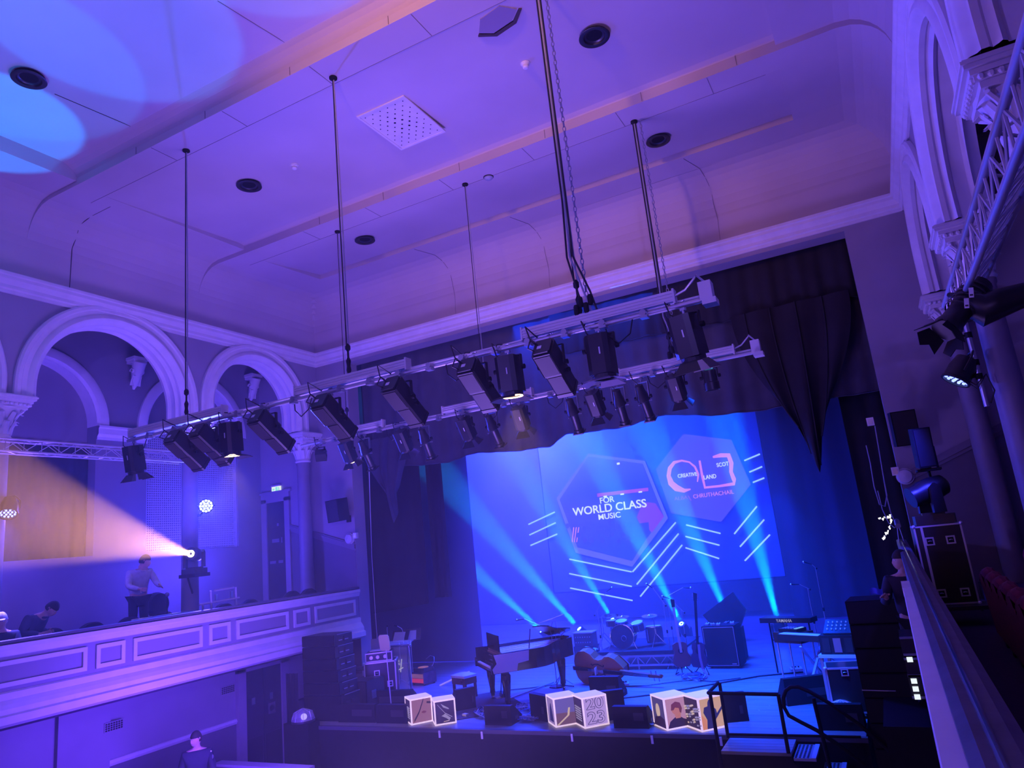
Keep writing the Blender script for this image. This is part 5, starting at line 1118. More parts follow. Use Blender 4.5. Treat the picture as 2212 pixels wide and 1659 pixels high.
# ---- guitars on stands, left of the big amplifier
def guitar(label, p, rz, lean, col, body_h=.42, neck=.62, electric=False):
    t = thing('guitar', label, 'guitar', p, rz); A = T(0, 0, .12) @ RX(lean)
    bo_ = [(0, 0), (.12, .01), (.17, .08), (.165, .16), (.12, .24), (.115, .28), (.135, .33), (.125, .40), (.06, .43)]
    ol = bo_ + [(-x, z) for x, z in reversed(bo_)][:-1]
    m = MB(); m.prism(ol, -.04, .04 if not electric else 0, 'y', A); m.build('body', col, t)
    m = MB(); m.box((-.022, -.06, .25), (.022, -.04, .43+neck), A); m.build('neck', M_BLACK if electric else mat('pale maple', (.55, .42, .35), .4), t)
    m = MB(); m.prism([(-.03, .43+neck), (.03, .43+neck), (.04, .56+neck), (-.03, .58+neck)], -.06, -.045, 'y', A); m.build('headstock', M_BLACK, t)
    for k in range(6): m = MB(); m.bar(A @ Vector((-.06 if k % 2 else .04, -.05, .455+neck+.02*k)), A @ Vector((-.035 if k % 2 else .065, -.05, .455+neck+.02*k)), .006, 5); m.build('tuner', M_CHROME, t)
    m = MB(); m.lathe([(.045, 0), (.05, .003)], 16, A @ T(0, -.042, .28) @ RX(PI/2)); m.build('sound_hole' if not electric else 'pickup', M_BLACK, t)
    m = MB(); m.tube([(0, .14, .0), (0, .10, .3), (0, .07, .55)], .008, 6); m.build('stand_post', M_BLACK, t)
    for s in (-1, 1): m = MB(); m.tube([(0, .12, .2), (s*.15, .02, .01), (s*.12, -.12, .06)], .008, 6); m.build('stand_leg', M_BLACK, t)
    return t
guitar('reddish brown guitar on a stand at the right end of the drum riser', on(1478, 1456), .5, -.12, mat('guitar brown', (.22, .07, .06), .3))
guitar('long-necked dark guitar on a stand beside the big amplifier', on(1515, 1458), -.3, -.2, mat('guitar dark', (.05, .03, .06), .3), neck=.72, electric=True)
t = thing('guitar_strap', 'long pale strap hanging down to the floor in front of the dark guitar', 'strap', on(1528, 1460)); m = MB()
sp_ = [at(1509, 1392, y=13.2), at(1512, 1420, y=13.2), at(1518, 1445, y=13.2), at(1530, 1462, y=13.15)]; m.loft([[p-Vector((.022, 0, 0)), p+Vector((.022, 0, 0))] for p in sp_]); m.loft([[p-Vector((.022, -.004, 0)), p+Vector((.022, .004, 0))] for p in sp_]); m.build('webbing', mat('pale webbing', (.35, .33, .45), .8), t, world=True)
# ---- big amplifier and the things on it
t = thing('guitar_amplifier', 'large black amplifier with a thin silver frame line behind the guitars', 'amplifier', P(-3.18, 14.15, SF), -.06)
m = MB(); m.box((-.31, -.2, .03), (.31, .25, .75)); m.build('cabinet', M_BLACK, t)
m = MB(); m.box((-.28, -.208, .06), (.28, -.2, .72)); m.build('grille_cloth', M_CASE, t)
for a, b in (((-.29, -.214, .05), (.29, -.205, .06)), ((-.29, -.214, .72), (.29, -.205, .73)), ((-.29, -.214, .06), (-.282, -.205, .72)), ((.282, -.214, .06), (.29, -.205, .72)), ((.17, -.216, .075), (.25, -.205, .09))): m = MB(); m.box(a, b); m.build('frame_line', M_ALU, t)
for k in range(4): m = MB(); m.lathe([(.02, 0), (.02, .03)], 8, T(-.25+.5*(k % 2), -.12+.28*(k//2), 0)); m.build('foot', M_BLACK, t)
rnd = random.Random(9)
for k in range(5):
    tt = thing('effects_unit', ('flat effects unit at the left end', 'small effects unit with a lead', 'middle effects unit', 'thin effects unit near the right corner', 'effects unit at the right corner')[k]+' on top of the big amplifier', 'effects pedal', P(-3.42+.115*k, 14.15+rnd.uniform(-.1, .12), SF+.75), rnd.uniform(-.5, .5))
    m = MB(); m.prism([(-.05, 0), (.05, 0), (.05, .04), (-.05, .025)], -.035, .035, 'x'); m.build('housing', M_METAL if k % 2 else M_ALU, tt); m = MB(); m.lathe([(.01, 0), (.008, .02)], 8, T(0, .02, .035)); m.build('knob', M_BLACK, tt)
t = thing('tilted_case', 'open lid of a dark instrument case propped behind the guitars', 'case', P(-3.55, 14.9, SF)); m = MB(); m.prism([(-.1, .85), (.55, 1.25), (.75, .9), (.6, .6), (.1, .55)], -.05, .05, 'y'); m.build('lid', M_CASE, t); m = MB(); m.box((.0, -.25, 0), (.6, .25, .58)); m.build('stand_box', M_BLACK, t)
mic_stand('tall thin stand rising between the drum riser and the guitars', on(1463, 1438), 1.3, (.35, 0, .15))
mic_stand('boom stand behind the reddish guitar with a short arm', on(1490, 1440), 1.05, (-.2, 0, .22))
# ---- keyboard rig, right
t = thing('keyboard_stand', 'keyboard on a crossed stand with white tape marks, at the stage\'s right', 'keyboard', P(-1.42, 12.3, SF), -.5)
for s in (-1, 1): m = MB(); m.box((-.02, -.36, -.012), (.02, .36, .012), T(s*.03, 0, .37) @ RX(s*.85)); m.build('cross_bar', mat('taped bar', (.35, .33, .5), .6), t)
m = MB(); m.box((-.5, -.14, .70), (.45, .14, .79)); m.build('keyboard_body', M_CASE, t)
for k in range(28): m = MB(); m.box((-.46+.031*k, -.135, .79), (-.432+.031*k, 0, .80)); m.build('white_key', M_KEYS, t)
t = thing('synthesizer', 'small control surface with lit pads on the wooden box by the keyboard', 'synthesizer', P(-1.72, 12.75, SF+.78), -.5)
m = MB(); m.box((-.17, -.13, 0), (.17, .13, .05)); m.build('body', M_CASE, t)
for k in range(12): m = MB(); m.box((-.13+.05*(k % 4), -.08+.06*(k//4), .05), (-.10+.05*(k % 4), -.045+.06*(k//4), .058)); m.build('pad', M_ALU, t)
m = MB(); m.box((.1, -.1, .05), (.15, .1, .058)); m.build('lit_strip', em('cyan strip', (.2, .55, 1.0), .8), t)
t = thing('wooden_box', 'reddish wooden box carrying the small control surface', 'box', P(-1.72, 12.75, SF), -.5); m = MB(); m.box((-.25, -.18, .62), (.25, .18, .775)); m.build('shelf_box', M_WOOD, t)
for sx in (-1, 1):
    for sy in (-1, 1): m = MB(); m.bar((sx*.22, sy*.15, 0), (sx*.22, sy*.15, .62), .014); m.build('leg', M_METAL, t)
t = thing('keyboard', 'dark long keyboard behind the small control surface', 'keyboard', P(-1.85, 13.4, SF), -.3); m = MB(); m.box((-.45, -.14, .84), (.45, .14, .92)); m.build('keyboard_body', M_CASE, t); text('YAMAHA', None, .05, M_LETT, t, .001, .02, fit=.28, rot=T(-.15, -.142, .855) @ RX(PI/2))
for s in (-1, 1): m = MB(); m.bar((s*.35, 0, 0), (s*.35, 0, .84), .014); m.build('leg', M_BLACK, t)
mic_stand('vocal microphone bent left over the keyboard at the stage\'s right', on(1775, 1430), 1.28, (-.13, 0, .08), rz=0)
mic_stand('tallest thin microphone stand behind the keyboard', on(1800, 1425), 1.62, (-.05, 0, .06))
t = thing('mixing_desk', 'tilted mixing desk with pale knobs on stacked white-edged boxes', 'mixing desk', P(-.92, 11.55, SF+.90), -.15)
m = MB(); m.prism([(-.14, 0), (.14, 0), (.14, .17), (-.14, .02)], -.2, .2, 'x'); m.build('sloped_body', M_CASE, t)
for k in range(15): m = MB(); m.lathe([(.011, 0), (.009, .02)], 6, T(-.15+.06*(k % 5), -.07+.07*(k//5), .06+.037*(k//5))); m.build('knob', M_WHITE, t)
t = thing('equipment_table', 'pale-topped table of electronics at the stage\'s right edge', 'table', P(-.92, 11.55, SF), -.15)
m = MB(); m.box((-.3, -.24, .60), (.28, .24, .64)); m.build('tabletop', mat('pale top', (.5, .5, .7), .5), t); m = MB(); m.box((-.26, -.2, .64), (.24, .2, .895)); m.build('equipment_box', M_CASE, t)
for sx in (-1, 1):
    for sy in (-1, 1): m = MB(); m.box((sx*.27-.02, sy*.2-.02, 0), (sx*.27+.02, sy*.2+.02, .60)); m.build('leg', M_METAL, t)
for k in range(3): m = MB(); m.box((-.22+.15*k, -.208, .67), (-.12+.15*k, -.2, .86)); m.build('front_module', M_METAL if k % 2 else M_LAMPB, t)
flight_case('black flight case with a silver handle under the pale-topped table', P(-.9, 10.75, SF), .45, .45, .55, .1, ((.0, .9),))
# ================================================================== RIGHT GALLERY FRONT
pr_ = snode('parapet', 'gallery front right below the viewer, dark top rail over a pale ledge')
def runx(pts, mt, nm, y0, y1):
    m = MB(); m.loft([[P(x, y, z) for x, z in pts] for y in (y0, y1)]); return m.build(nm, mt, pr_)
M_CAP = mat('worn dark paint', (.13, .11, .16), .35, var=.3, scale=7, bump=.15)
runx([(.045, -.56), (.045, -.50), (.07, -.488), (.098, -.49)], M_CAP, 'top_board', .3, 11.9)
runx([(.108, -.49), (.14, -.492), (.168, -.505), (.172, -.56)], M_CAP, 'top_board', .3, 11.9)
m = MB(); m.bar(P(.103, .3, -.484), P(.103, 11.0, -.484), .007, 8); m.build('metal_strip', M_CHROME, pr_)
runx([(.045, -.52), (.0, -.525), (-.004, -.56), (.045, -.60)], M_TRIM, 'pale_ledge', .3, 5.3)
m = MB(); m.box(P(-.006, 5.3, -.575), P(.046, 5.75, -.52)); m.build('ledge_end_block', M_TRIM, pr_)
m = MB(); m.box(P(.05, .3, -1.5), P(.16, 11.9, -.545)); m.build('core', M_DADO, pr_)
t = thing('pipe_stub', 'short metal pipe on thin struts at the far end of the near gallery rail', 'pipe', P(.10, 11.0, -.48))
m = MB(); m.bar((0, -.05, .2), (0.0, .25, .26), .035, 12); m.build('pipe', M_METAL, t); 
for s in (-1, 1): m = MB(); m.bar((s*.03, 0, 0), (s*.01, .0, .2), .006); m.build('strut', M_METAL, t)
# ---- box truss runs
def truss(label, p0, p1, w_, h, nseg, mt, r=.02, cc_=((-1, -1), (1, -1), (1, 1), (-1, 1))):
    t = thing('lighting_truss', label, 'truss', (Vector(p0)+Vector(p1))/2); d = Vector(p1)-Vector(p0); sd = Vector((1, 0, 0))
    cs = [sd*(a*w_/2)+Vector((0, 0, b*h/2)) for a, b in cc_]; nc = len(cs)
    for c in cs: m = MB(); m.bar(Vector(p0)+c, Vector(p1)+c, r, 10); m.build('chord', mt, t, world=True, smooth=True)
    for i in range(nseg):
        a, b = Vector(p0)+d*(i/nseg), Vector(p0)+d*((i+1)/nseg)
        for k in range(nc):
            c, e = cs[k], cs[(k+1) % nc]; m = MB(); m.bar(a+(c if i % 2 else e), b+(e if i % 2 else c), r*.38, 5); m.build('brace', mt, t, world=True)
        for k in (0, 1): m = MB(); m.bar(a+cs[k], a+cs[k+1], r*.38, 5); m.build('brace', mt, t, world=True)
    return t
truss('silver box truss running along the left gallery behind its columns', P(-10.65, 3.0, 2.08), P(-10.65, 8.3, 2.08), .2, .17, 22, M_ALU, .016)
M_TRB = mat('blue-lit truss tube', (.55, .55, .62), .35, .3)
truss('box truss with thick tubes slanting towards the viewer at the upper right', P(.86, .9, 1.44), P(.86, 6.65, 1.44), .22, .22, 26, M_TRB, .022, ((-1, 1), (-1, -1), (1, 1)))
# ---- wall loudspeakers, exit signs, small wall things
def wall_box(name, label, cat, c, w_, d, h, rz=0, tilt=0, mt=None, grille=True):
    t = thing(name, label, cat, c); A = RZ(rz) @ RX(tilt)
    m = MB(); m.box((-w_/2, -d/2, -h/2), (w_/2, d/2, h/2), A); m.build('cabinet', mt or M_BLACK, t)
    if grille: m = MB(); m.box((-w_/2+.015, -d/2-.008, -h/2+.015), (w_/2-.015, -d/2, h/2-.015), A); m.build('grille', M_CASE, t)
    m = MB(); m.bar((0, d/2, -h*.3), (0, d/2+.22, -h*.4), .018); m.cbox((0, d/2+.22, -h*.4), (.12, .02, .14)); m.build('wall_bracket', M_BLACK, t); return t
wall_box('wall_loudspeaker', 'black loudspeaker tilted on the pale wall beside the stage opening, over the left gallery', 'loudspeaker', P(-10.15, 11.65, 1.10), .46, .25, .46, -.3, .12)
wall_box('wall_loudspeaker', 'larger square black loudspeaker high on the right wall beside the drape', 'loudspeaker', P(.46, 11.65, 1.06), .32, .3, .5, .1, .08)
wall_box('wall_loudspeaker', 'black loudspeaker on a stand overlapping the square one, above the moving head', 'loudspeaker', P(.52, 9.6, .62), .19, .22, .46, .12, .1)
m = MB(); m.bar(P(.55, 9.7, -.1), P(.53, 9.7, .38), .016); m.box(P(.40, 9.55, .345), P(.66, 9.8, .37)); m.box(P(.62, 9.6, .36), P(.64, 9.75, .62)); o = m.build('speaker_pole', M_BLACK); tag(o, 'thin black pole and bracket under the overlapping loudspeaker', 'stand')
for (u, v, y, lb) in ((1955, 1029, 11.97, 'round white bulkhead lamp on the right wall'), (756, 1164, 11.97, 'round white bulkhead lamp by the left stage opening')):
    t = thing('bulkhead_lamp', lb, 'wall light', at(u, v, y=y)); m = MB(); m.lathe([(.11, 0), (.11, .03), (.09, .06), (.001, .08)], 20, RX(PI/2), caps=False); m.build('dome', mat('milk dome', (.6, .58, .66), .5), t, smooth=True); m = MB(); m.lathe([(.12, -.005), (.12, .02)], 20, RX(PI/2)); m.build('base', M_WHITE, t)
for (u, v, lb) in ((1934, 1018, 'small white junction box on the right wall'), (1880, 911, 'small grey junction box on the black jamb at the right'), (768, 1157, 'small white junction box by the left stage opening')):
    t = thing('junction_box', lb, 'wall box', at(u, v, y=11.95)); m = MB(); m.box((-.05, -.03, -.06), (.05, .03, .06)); m.build('box', M_WHITE, t); m = MB(); m.box((-.03, -.034, -.04), (.03, -.03, .04)); m.build('cover', M_METAL, t)
def exit_sign(label, c, rz, w_=.27, h=.13, s=.9, run=True):
    t = thing('exit_sign', label, 'sign', c, rz); GR = em('lit green sign', (.25, .9, .55), s); WH = em('lit sign white', (.9, 1, .85), s)
    m = MB(); m.box((-w_/2, -.012, -h/2), (w_/2, .012, h/2)); m.build('lit_panel', WH, t)
    m = MB(); m.box((-w_*.05, -.015, -h*.38), (w_*.18, -.0125, h*.38)); m.build('green_door', GR, t)
    m = MB(); m.prism([(-w_*.42, 0), (-w_*.28, h*.25), (-w_*.28, h*.09), (-w_*.16, h*.09), (-w_*.16, -h*.09), (-w_*.28, -h*.09), (-w_*.28, -h*.25)], -.016, -.0125, 'y'); m.build('green_arrow', GR, t)
    m = MB(); m.prism([(.25*w_, .3*h), (.33*w_, .34*h), (.36*w_, .1*h), (.45*w_, .02*h), (.36*w_, -.02*h), (.42*w_, -.38*h), (.36*w_, -.38*h), (.31*w_, -.1*h), (.25*w_, -.36*h), (.2*w_, -.34*h), (.28*w_, 0)], -.016, -.0125, 'y'); m.build('running_figure', GR, t)
    m = MB(); m.box((-w_*.5, -.03, h/2), (w_*.5, .03, h/2+.03)); m.build('housing', M_WHITE, t); m = MB(); m.bar((0, 0, -h/2-.1), (0, 0, -h/2), .006); m.build('pull_cord', M_METAL, t)
    return t
exit_sign('lit green and white exit sign over the gallery door', at(597, 1057, y=11.97), 0)
exit_sign('dim exit sign over the double doors below the gallery', at(570, 1424, x=-11.31), PI/2, .3, .1, .25)
# ---- gallery door (end wall) and double doors below
d1 = snode('door_1', 'dark gallery door in a moulded frame', P(-12.2, YF, -.6))
def dpart(nm, a, b, mt, par=None): m = MB(); m.box(a, b); return m.build(nm, mt, par or d1, world=True)
M_DOOR = mat('dark door paint', (.035, .03, .06), .45)
leaf_ = dpart('door_leaf', P(-12.50, YF-.03, -.7), P(-11.95, YF-.005, 1.52), M_DOOR)
for a, b in (((-12.66, -.7), (-12.50, 1.60)), ((-11.95, -.7), (-11.80, 1.60)), ((-12.66, 1.52), (-11.80, 1.72)), ((-12.70, 1.72), (-11.76, 1.77))): dpart('door_frame', P(a[0], YF-.06, a[1]), P(b[0], YF-.002, b[1]), M_AISLE2 if 'M_AISLE2' in globals() else M_WALL)
for a, b in (((-12.36, .62), (-12.14, .70)), ((-12.44, .16), (-12.26, .22)), ((-12.18, .16), (-12.04, .22)), ((-12.08, .60), (-12.05, .72)), ((-12.20, .98), (-12.15, 1.04))):
    dpart('door_plate', P(a[0], YF-.04, a[1]), P(b[0], YF-.031, b[1]), mat('dull plate', (.2, .18, .28), .4))
d2 = snode('door_2', 'dark double doors with notices below the gallery', P(LW, 10.6, -2.6))
for (ya, yb) in ((10.16, 10.60), (10.61, 11.06)):
    m = MB(); m.box(P(LW, ya, -3.75), P(LW+.05, yb, -1.80)); lf = m.build('door_leaf', M_DOOR, d2, world=True)
    m = MB(); m.box(P(LW+.05, ya+.04, -3.7), P(LW+.056, yb-.04, -3.0)); m.build('kick_plate', mat('kick plate', (.02, .02, .04), .3), d2, world=True)
    m = MB(); m.box(P(LW+.05, ya+.16, -2.42), P(LW+.056, ya+.24, -2.30)); m.build('notice', M_METAL, d2, world=True)
m = MB(); m.box(P(LW+.05, 10.72, -2.68), P(LW+.056, 10.90, -2.48)); m.build('notice', M_METAL, d2, world=True)
m = MB(); m.lathe([(.05, 0), (.06, .004), (.05, .006)], 16, T(*P(LW+.056, 10.81, -2.58)) @ RY(PI/2)); m.build('notice_ring', M_DOOR, d2, world=True)
for a, b in (((9.98, -3.75), (10.16, -1.68)), ((11.06, -3.75), (11.26, -1.68)), ((9.98, -1.80), (11.26, -1.62))):
    m = MB(); m.box(P(LW, a[0], a[1]), P(LW+.09, b[0], b[1])); m.build('door_frame', M_WALL, d2, world=True)
for (y, z, lb) in ((7.55, -2.08, 'small square wall vent on the pilaster below the gallery'), (9.8, -2.03, 'small square wall vent left of the double doors')):
    xo = LW+(.085 if y < 8 else .01); t = thing('wall_vent', lb, 'vent', P(xo, y, z)); 
    m = MB(); m.box((0, -.16, -.07), (.012, .16, .07)); m.build('frame', M_WALL, t)
    for i in range(7):
        for j in range(4): m = MB(); m.box((.011, -.145+.042*i, -.06+.031*j), (.015, -.115+.042*i, -.038+.031*j)); m.build('opening', M_BLACK, t)
# recess drape and lattice screen in the gallery's outer wall
t = thing('recess_drape', 'dark drape closing the lower part of the left arched recess', 'curtain', P(XO-.2, 6.93, .6)); m = MB(); m.grid(lambda i, j: P(XO-.2+.02*math.sin(i*60), 5.82+2.22*i, 2.62-2.3*j), 80, 4); m.build('cloth', M_DRAPE, t, world=True, smooth=True)
t = thing('lattice_screen', 'square metal lattice screen filling the right arched recess of the gallery wall', 'screen', P(XO-.06, 10.2, .75))
mm = mat('lattice metal', (.55, .52, .62), .5); m = MB()
for k in range(49): y = 9.1+2.2*k/48; m.box(P(XO-.09, y-.011, .62), P(XO-.075, y+.011, 3.0))
for k in range(53): z = .62+2.38*k/52; m.box(P(XO-.092, 9.09, z-.010), P(XO-.073, 11.31, z+.010))
o = m.build('lattice', mm, t, world=True); o['kind'] = 'stuff'
for a, b in (((9.06, .58), (9.11, 3.05)), ((11.29, .58), (11.34, 3.05)), ((9.11, .58), (11.29, .63)), ((9.11, 3.0), (11.29, 3.05))): m = MB(); m.box(P(XO-.11, a[0], a[1]), P(XO-.05, b[0], b[1])); m.build('frame', mm, t, world=True)
# corbels
def corbel(label, p, rz):
    t = thing('wall_corbel', label, 'corbel', p, rz)
    m = MB(); m.box((-.16, -.26, .28), (.16, 0, .34)); m.box((-.14, -.22, .22), (.14, 0, .28)); m.build('abacus', M_TRIM, t)
    m = MB(); m.tube([(0, -.02, -.28), (0, -.06, -.16), (0, -.11, 0), (0, -.16, .14), (0, -.19, .24)], [.02, .07, .10, .12, .13], 10); m.build('bracket', M_TRIM, t, smooth=True)
    for s in (-1, 1):
        m = MB(); m.tube([(s*.11, -.13+.06*math.cos(a)*(1-a/8), .06+.06*math.sin(a)*(1-a/8)) for a in [i*.6 for i in range(12)]], .018, 6); m.build('scroll', M_TRIM, t, smooth=True)
    for k in range(3): m = MB(); leaf(m, T(-.07+.07*k, -.08, -.22) @ RZ(PI), .2, .09, .06); m.build('leaf', M_TRIM, t, smooth=True)
corbel('carved wall corbel seen through the larger left arch', P(XO+.02, 8.75, 4.05), PI/2)
corbel('carved wall corbel seen through the smaller left arch', P(XO+.02, 11.7, 4.2), PI/2)

# ================================================================== LIGHTS ON THE GALLERIES
def led_par(label, p, d, R=.13, lit=M_BLUELED):
    t = thing('led_par_light', label, 'stage light', p); A = look((0, 0, 0), d)
    m = MB(); m.lathe([(.05, -.24), (R*.8, -.22), (R, -.1), (R, .02), (R+.012, .03), (R+.012, .05), (R-.01, .05), (R-.012, .01)], 24, A); m.build('housing', M_LAMP, t, smooth=True)
    spots = [(0, 0)]+[(.42*R*math.cos(k*PI/3), .42*R*math.sin(k*PI/3)) for k in range(6)]+[(.8*R*math.cos(k*PI/6), .8*R*math.sin(k*PI/6)) for k in range(12)]
    for x, y in spots: m = MB(); m.lathe([(R*.13, .012), (R*.10, .03), (.001, .034)], 8, A @ T(x, y, 0), caps=False); m.build('diode', lit, t)
    m = MB(); m.lathe([(.001, .008), (R-.01, .008)], 20, A, caps=False); m.build('reflector_plate', M_LAMPB, t)
    m = MB(); m.tube([A @ Vector((-R-.02, 0, -.05)), A @ Vector((-R-.02, 0, -.2)), A @ Vector((-R*.5, 0, -.3)), A @ Vector((R*.5, 0, -.3)), A @ Vector((R+.02, 0, -.2)), A @ Vector((R+.02, 0, -.05))], .012, 6); m.build('yoke', M_LAMP, t); return t
p = at(445, 1093, x=-10.80); led_par('dazzling blue-white stage light in the middle of the left gallery', p, Vector((0, 0, CZ))-p, .12, mat('dazzling diode', (.8, .85, 1), .3, emit=(.45, .6, 1.0), es=60))
light('gallery_led', 'SPOT', p+(Vector((0, 0, CZ))-p).normalized()*.08, Vector((0, 0, CZ)), (.04, .05, 1.0), E_LED1, .06, 120, .9)
t = thing('light_bracket', 'black bracket on the gallery column holding the dazzling light', 'bracket', P(p.x-.1, p.y, p.z-CZ-.1)); m = MB(); m.tube([(.05, 0, .0), (-.05, 0, -.05), (-.12, -.02, -.05)], .018, 8); m.build('arm', M_BLACK, t)
p = at(18, 1105, x=-10.9); led_par('round blue stage light with visible diodes at the photo\'s left edge', p, (.5, -.3, -.75), .11)
light('gallery_led', 'SPOT', p+Vector((.03, -.02, -.05)), p+Vector((.4, -.2, -1)), (.12, .08, 1.0), E_LED2, .05, 50, .6)
p = at(412, 1196, x=-10.72); tgt = at(0, 1102, x=-7.7); da = (tgt-p).normalized()
moving_head(p-Vector((0, 0, .33))-da*.19, da, 'moving head on the left gallery throwing an amber beam to the left', mat('amber lens', (.9, .8, .6), .4, emit=(1.0, .75, .35), es=30))
light('amber_beam', 'SPOT', p+da*.03, tgt, (1.0, .42, .14), E_AMB, .04, 13, .2)
t = thing('light_shelf', 'small black shelf on the gallery column under the amber moving head', 'bracket', (p.x-da.x*.19, p.y-da.y*.19, p.z-.37)); m = MB(); m.box((-.2, -.16, -.03), (.2, .16, .03)); m.bar((-.18, 0, -.02), (-.05, 0, -.3), .015); m.build('board', M_BLACK, t)
# blue par on the right columns
p = at(2068, 815, x=.93); dr = (at(1930, 930, y=11)-p).normalized(); led_par('blue round stage light clamped to the right-hand columns, diodes showing', p, (-.55, -.12, -.75), .13)
light('gallery_led', 'SPOT', p+Vector((-.05, -.0, -.07)), p+Vector((-.9, .55, -.75)), (.03, .03, 1.0), E_PARR, .06, 70, .8)
t = thing('side_arm_pole', 'scaffold pole with black clamp arms holding the blue light by the columns', 'pole', P(1.12, p.y, p.z-CZ))
m = MB(); m.bar((0, 0, -.35), (0, 0, .75), .025, 10); m.build('pole', M_METAL, t)
for z in (-.03, .12, .42): m = MB(); m.tube([(0, 0, z), (-.1, 0, z+.01), (-.2, 0, z)], .012, 6); m.lathe([(.035, -.03), (.035, .03)], 10, T(0, 0, z)); m.build('clamp_arm', M_BLACK, t)
for k in range(2): m = MB(); m.tube([(-.15, 0, .0), (-.05, -.05, -.12-.05*k), (.06, -.03, -.02), (.1, 0, -.2), (.04, 0, -.32)], .008, 6); m.build('cable', M_CABLE, t, smooth=True)
t = thing('moving_head_light', 'huge dark profile light with jagged barn doors, hanging from the truss at the upper right', 'stage light', at(2082, 662, y=5.4)); c = t.location; Sx = Matrix.Scale(.80, 4)
ax = (at(2045, 715, y=4.9)-at(2125, 610, y=5.1)).normalized(); A = look((0, 0, 0), ax) @ Sx
m = MB(); m.lathe([(.05, -.30), (.10, -.27), (.115, -.1), (.10, .0), (.09, .05), (.095, .2), (.11, .24), (.11, .30), (.09, .30)], 20, A); m.build('lamp_house', M_LAMP, t, smooth=True)
for k in range(6):
    for j in (0,): m = MB(); m.lathe([(.118, -.2+.05*k), (.122, -.19+.05*k), (.118, -.18+.05*k)], 20, A, caps=False); m.build('cooling_fin', M_LAMPB, t)
for k in range(4): B = A @ RZ(k*PI/2) @ T(0, .10, .30) @ RX(-.5); m = MB(); m.prism([(-.08, 0), (.08, 0), (.12, .09), (.03, .15), (-.02, .10), (-.11, .13)], -.003, .003, 'z', B @ RX(PI/2)); m.build('barn_door', M_LAMP, t)
B = at(2185, 650, y=5.4)-c
m = MB(); m.tube([Vector((.03, 0, .02)), B*.4+Vector((0, 0, -.04)), B*.8, B*1.3+Vector((0, 0, .03)), B*1.6], [.08, .11, .095, .08, .06], 14); m.build('yoke_arm', M_LAMP, t, smooth=True)
m = MB(); m.bar((.02, .05, .08), (.0, .5, .22), .02); m.build('truss_clamp', M_BLACK, t)
for (u, v, lb) in ((2098, 632, 'upper white equipment tag by the dark light at the upper right'), (2088, 655, 'lower white equipment tag by the dark light at the upper right')):
    q = thing('equipment_tag', lb, 'tag', at(u, v, y=4.82)); m = MB(); m.box((-.012, -.002, -.03), (.012, .002, .03), RY(.15)); m.build('card', M_WHITE, q); m = MB(); m.box((-.008, -.004, -.02), (.008, -.002, -.01), RY(.15)); m.build('print_line', M_LAMPB, q)

# ================================================================== RIGHT GALLERY THINGS
flight_case('tall black flight case with silver edges standing behind the near gallery rail', P(.46, 9.62, -1.13), .47, .4, .86, .05, ((-.22, .80), (.22, .80), (-.22, .14), (.26, .14)), .018, wheels=False)
m = MB(); m.box(P(.30, 9.410, -1.12), P(.325, 9.418, -.28)); o = m.build('case_band', M_ALU); tag(o, 'vertical silver band on the tall flight case front', 'case trim')
moving_head(P(.47, 9.6, -.26), Vector((-.85, -.35, -.28)), 'unlit moving head standing on the tall flight case by the right wall', None, 1.15)
t = thing('castor_board', 'low wheeled board sticking out under the tall flight case', 'dolly', P(.5, 9.5, -1.2)); m = MB(); m.box((-.2, -.25, .02), (.28, .2, .06)); m.build('board', M_LAMPB, t)
for k in range(4): m = MB(); m.lathe([(.02, -.01), (.02, .01)], 10, T(-.15+.35*(k % 2), -.2+.35*(k//2), .02) @ RY(PI/2)); m.build('castor', M_METAL, t)
seat0 = None
def make_seat(M_RED=M_RED):
    t = thing('theatre_seat', 'x', 'seat')
    m = MB(); m.grid(lambda i, j: Vector((.03+.10*j*.4, -.2+.4*i, .05+.55*j-(.10*(abs(i-.5)*2)**3 if j > .9 else 0))), 12, 8)
    m.grid(lambda i, j: Vector((-.06+.04*j-.03*math.sin(i*PI), -.2+.4*i, .05+.55*j-(.10*(abs(i-.5)*2)**3 if j > .9 else 0))), 12, 8)
    m.tube([(-.0+.01*math.sin(k), -.2+.4*k/12, .60-(.10*(abs(k/12-.5)*2)**3)) for k in range(13)], .055, 8); m.build('backrest', M_RED, t, smooth=True)
    m = MB(); m.box((-.42, -.19, .02), (-.05, .19, .12)); m.build('seat_cushion', M_RED, t)
    m = MB(); m.box((-.40, .205, .18), (.02, .235, .21)); m.bar((-.38, .22, -.2), (-.38, .22, .19), .012); m.build('armrest', M_CHROME, t)
    m = MB(); m.box((-.05, -.05, -.22), (.0, .05, .05)); m.build('leg', M_BLACK, t); return t
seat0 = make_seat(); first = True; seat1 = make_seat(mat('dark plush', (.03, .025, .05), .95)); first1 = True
def seat(x, y, z, rz, lb, grp):
    global first, first1
    if any(abs(y-c) < .34 for c in (11.72, 8.82, 5.60)) and abs(x-XL+.22) < .3 and rz == 0 and x < -11: return
    if first: seat0.location = P(x, y, z); seat0.rotation_euler = (0, 0, rz); seat0['label'] = lb; seat0['group'] = grp; first = False; return seat0
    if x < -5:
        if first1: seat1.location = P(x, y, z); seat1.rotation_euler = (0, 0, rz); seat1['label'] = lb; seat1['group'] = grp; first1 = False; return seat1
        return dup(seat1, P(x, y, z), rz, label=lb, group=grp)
    return dup(seat0, P(x, y, z), rz, label=lb, group=grp)
cnt = ['nearest the viewer', 'second from the viewer', 'third from the viewer', 'fourth from the viewer', 'fifth from the viewer', 'sixth from the viewer', 'seventh from the viewer', 'eighth from the viewer', 'ninth from the viewer', 'tenth from the viewer', 'farthest from the viewer']
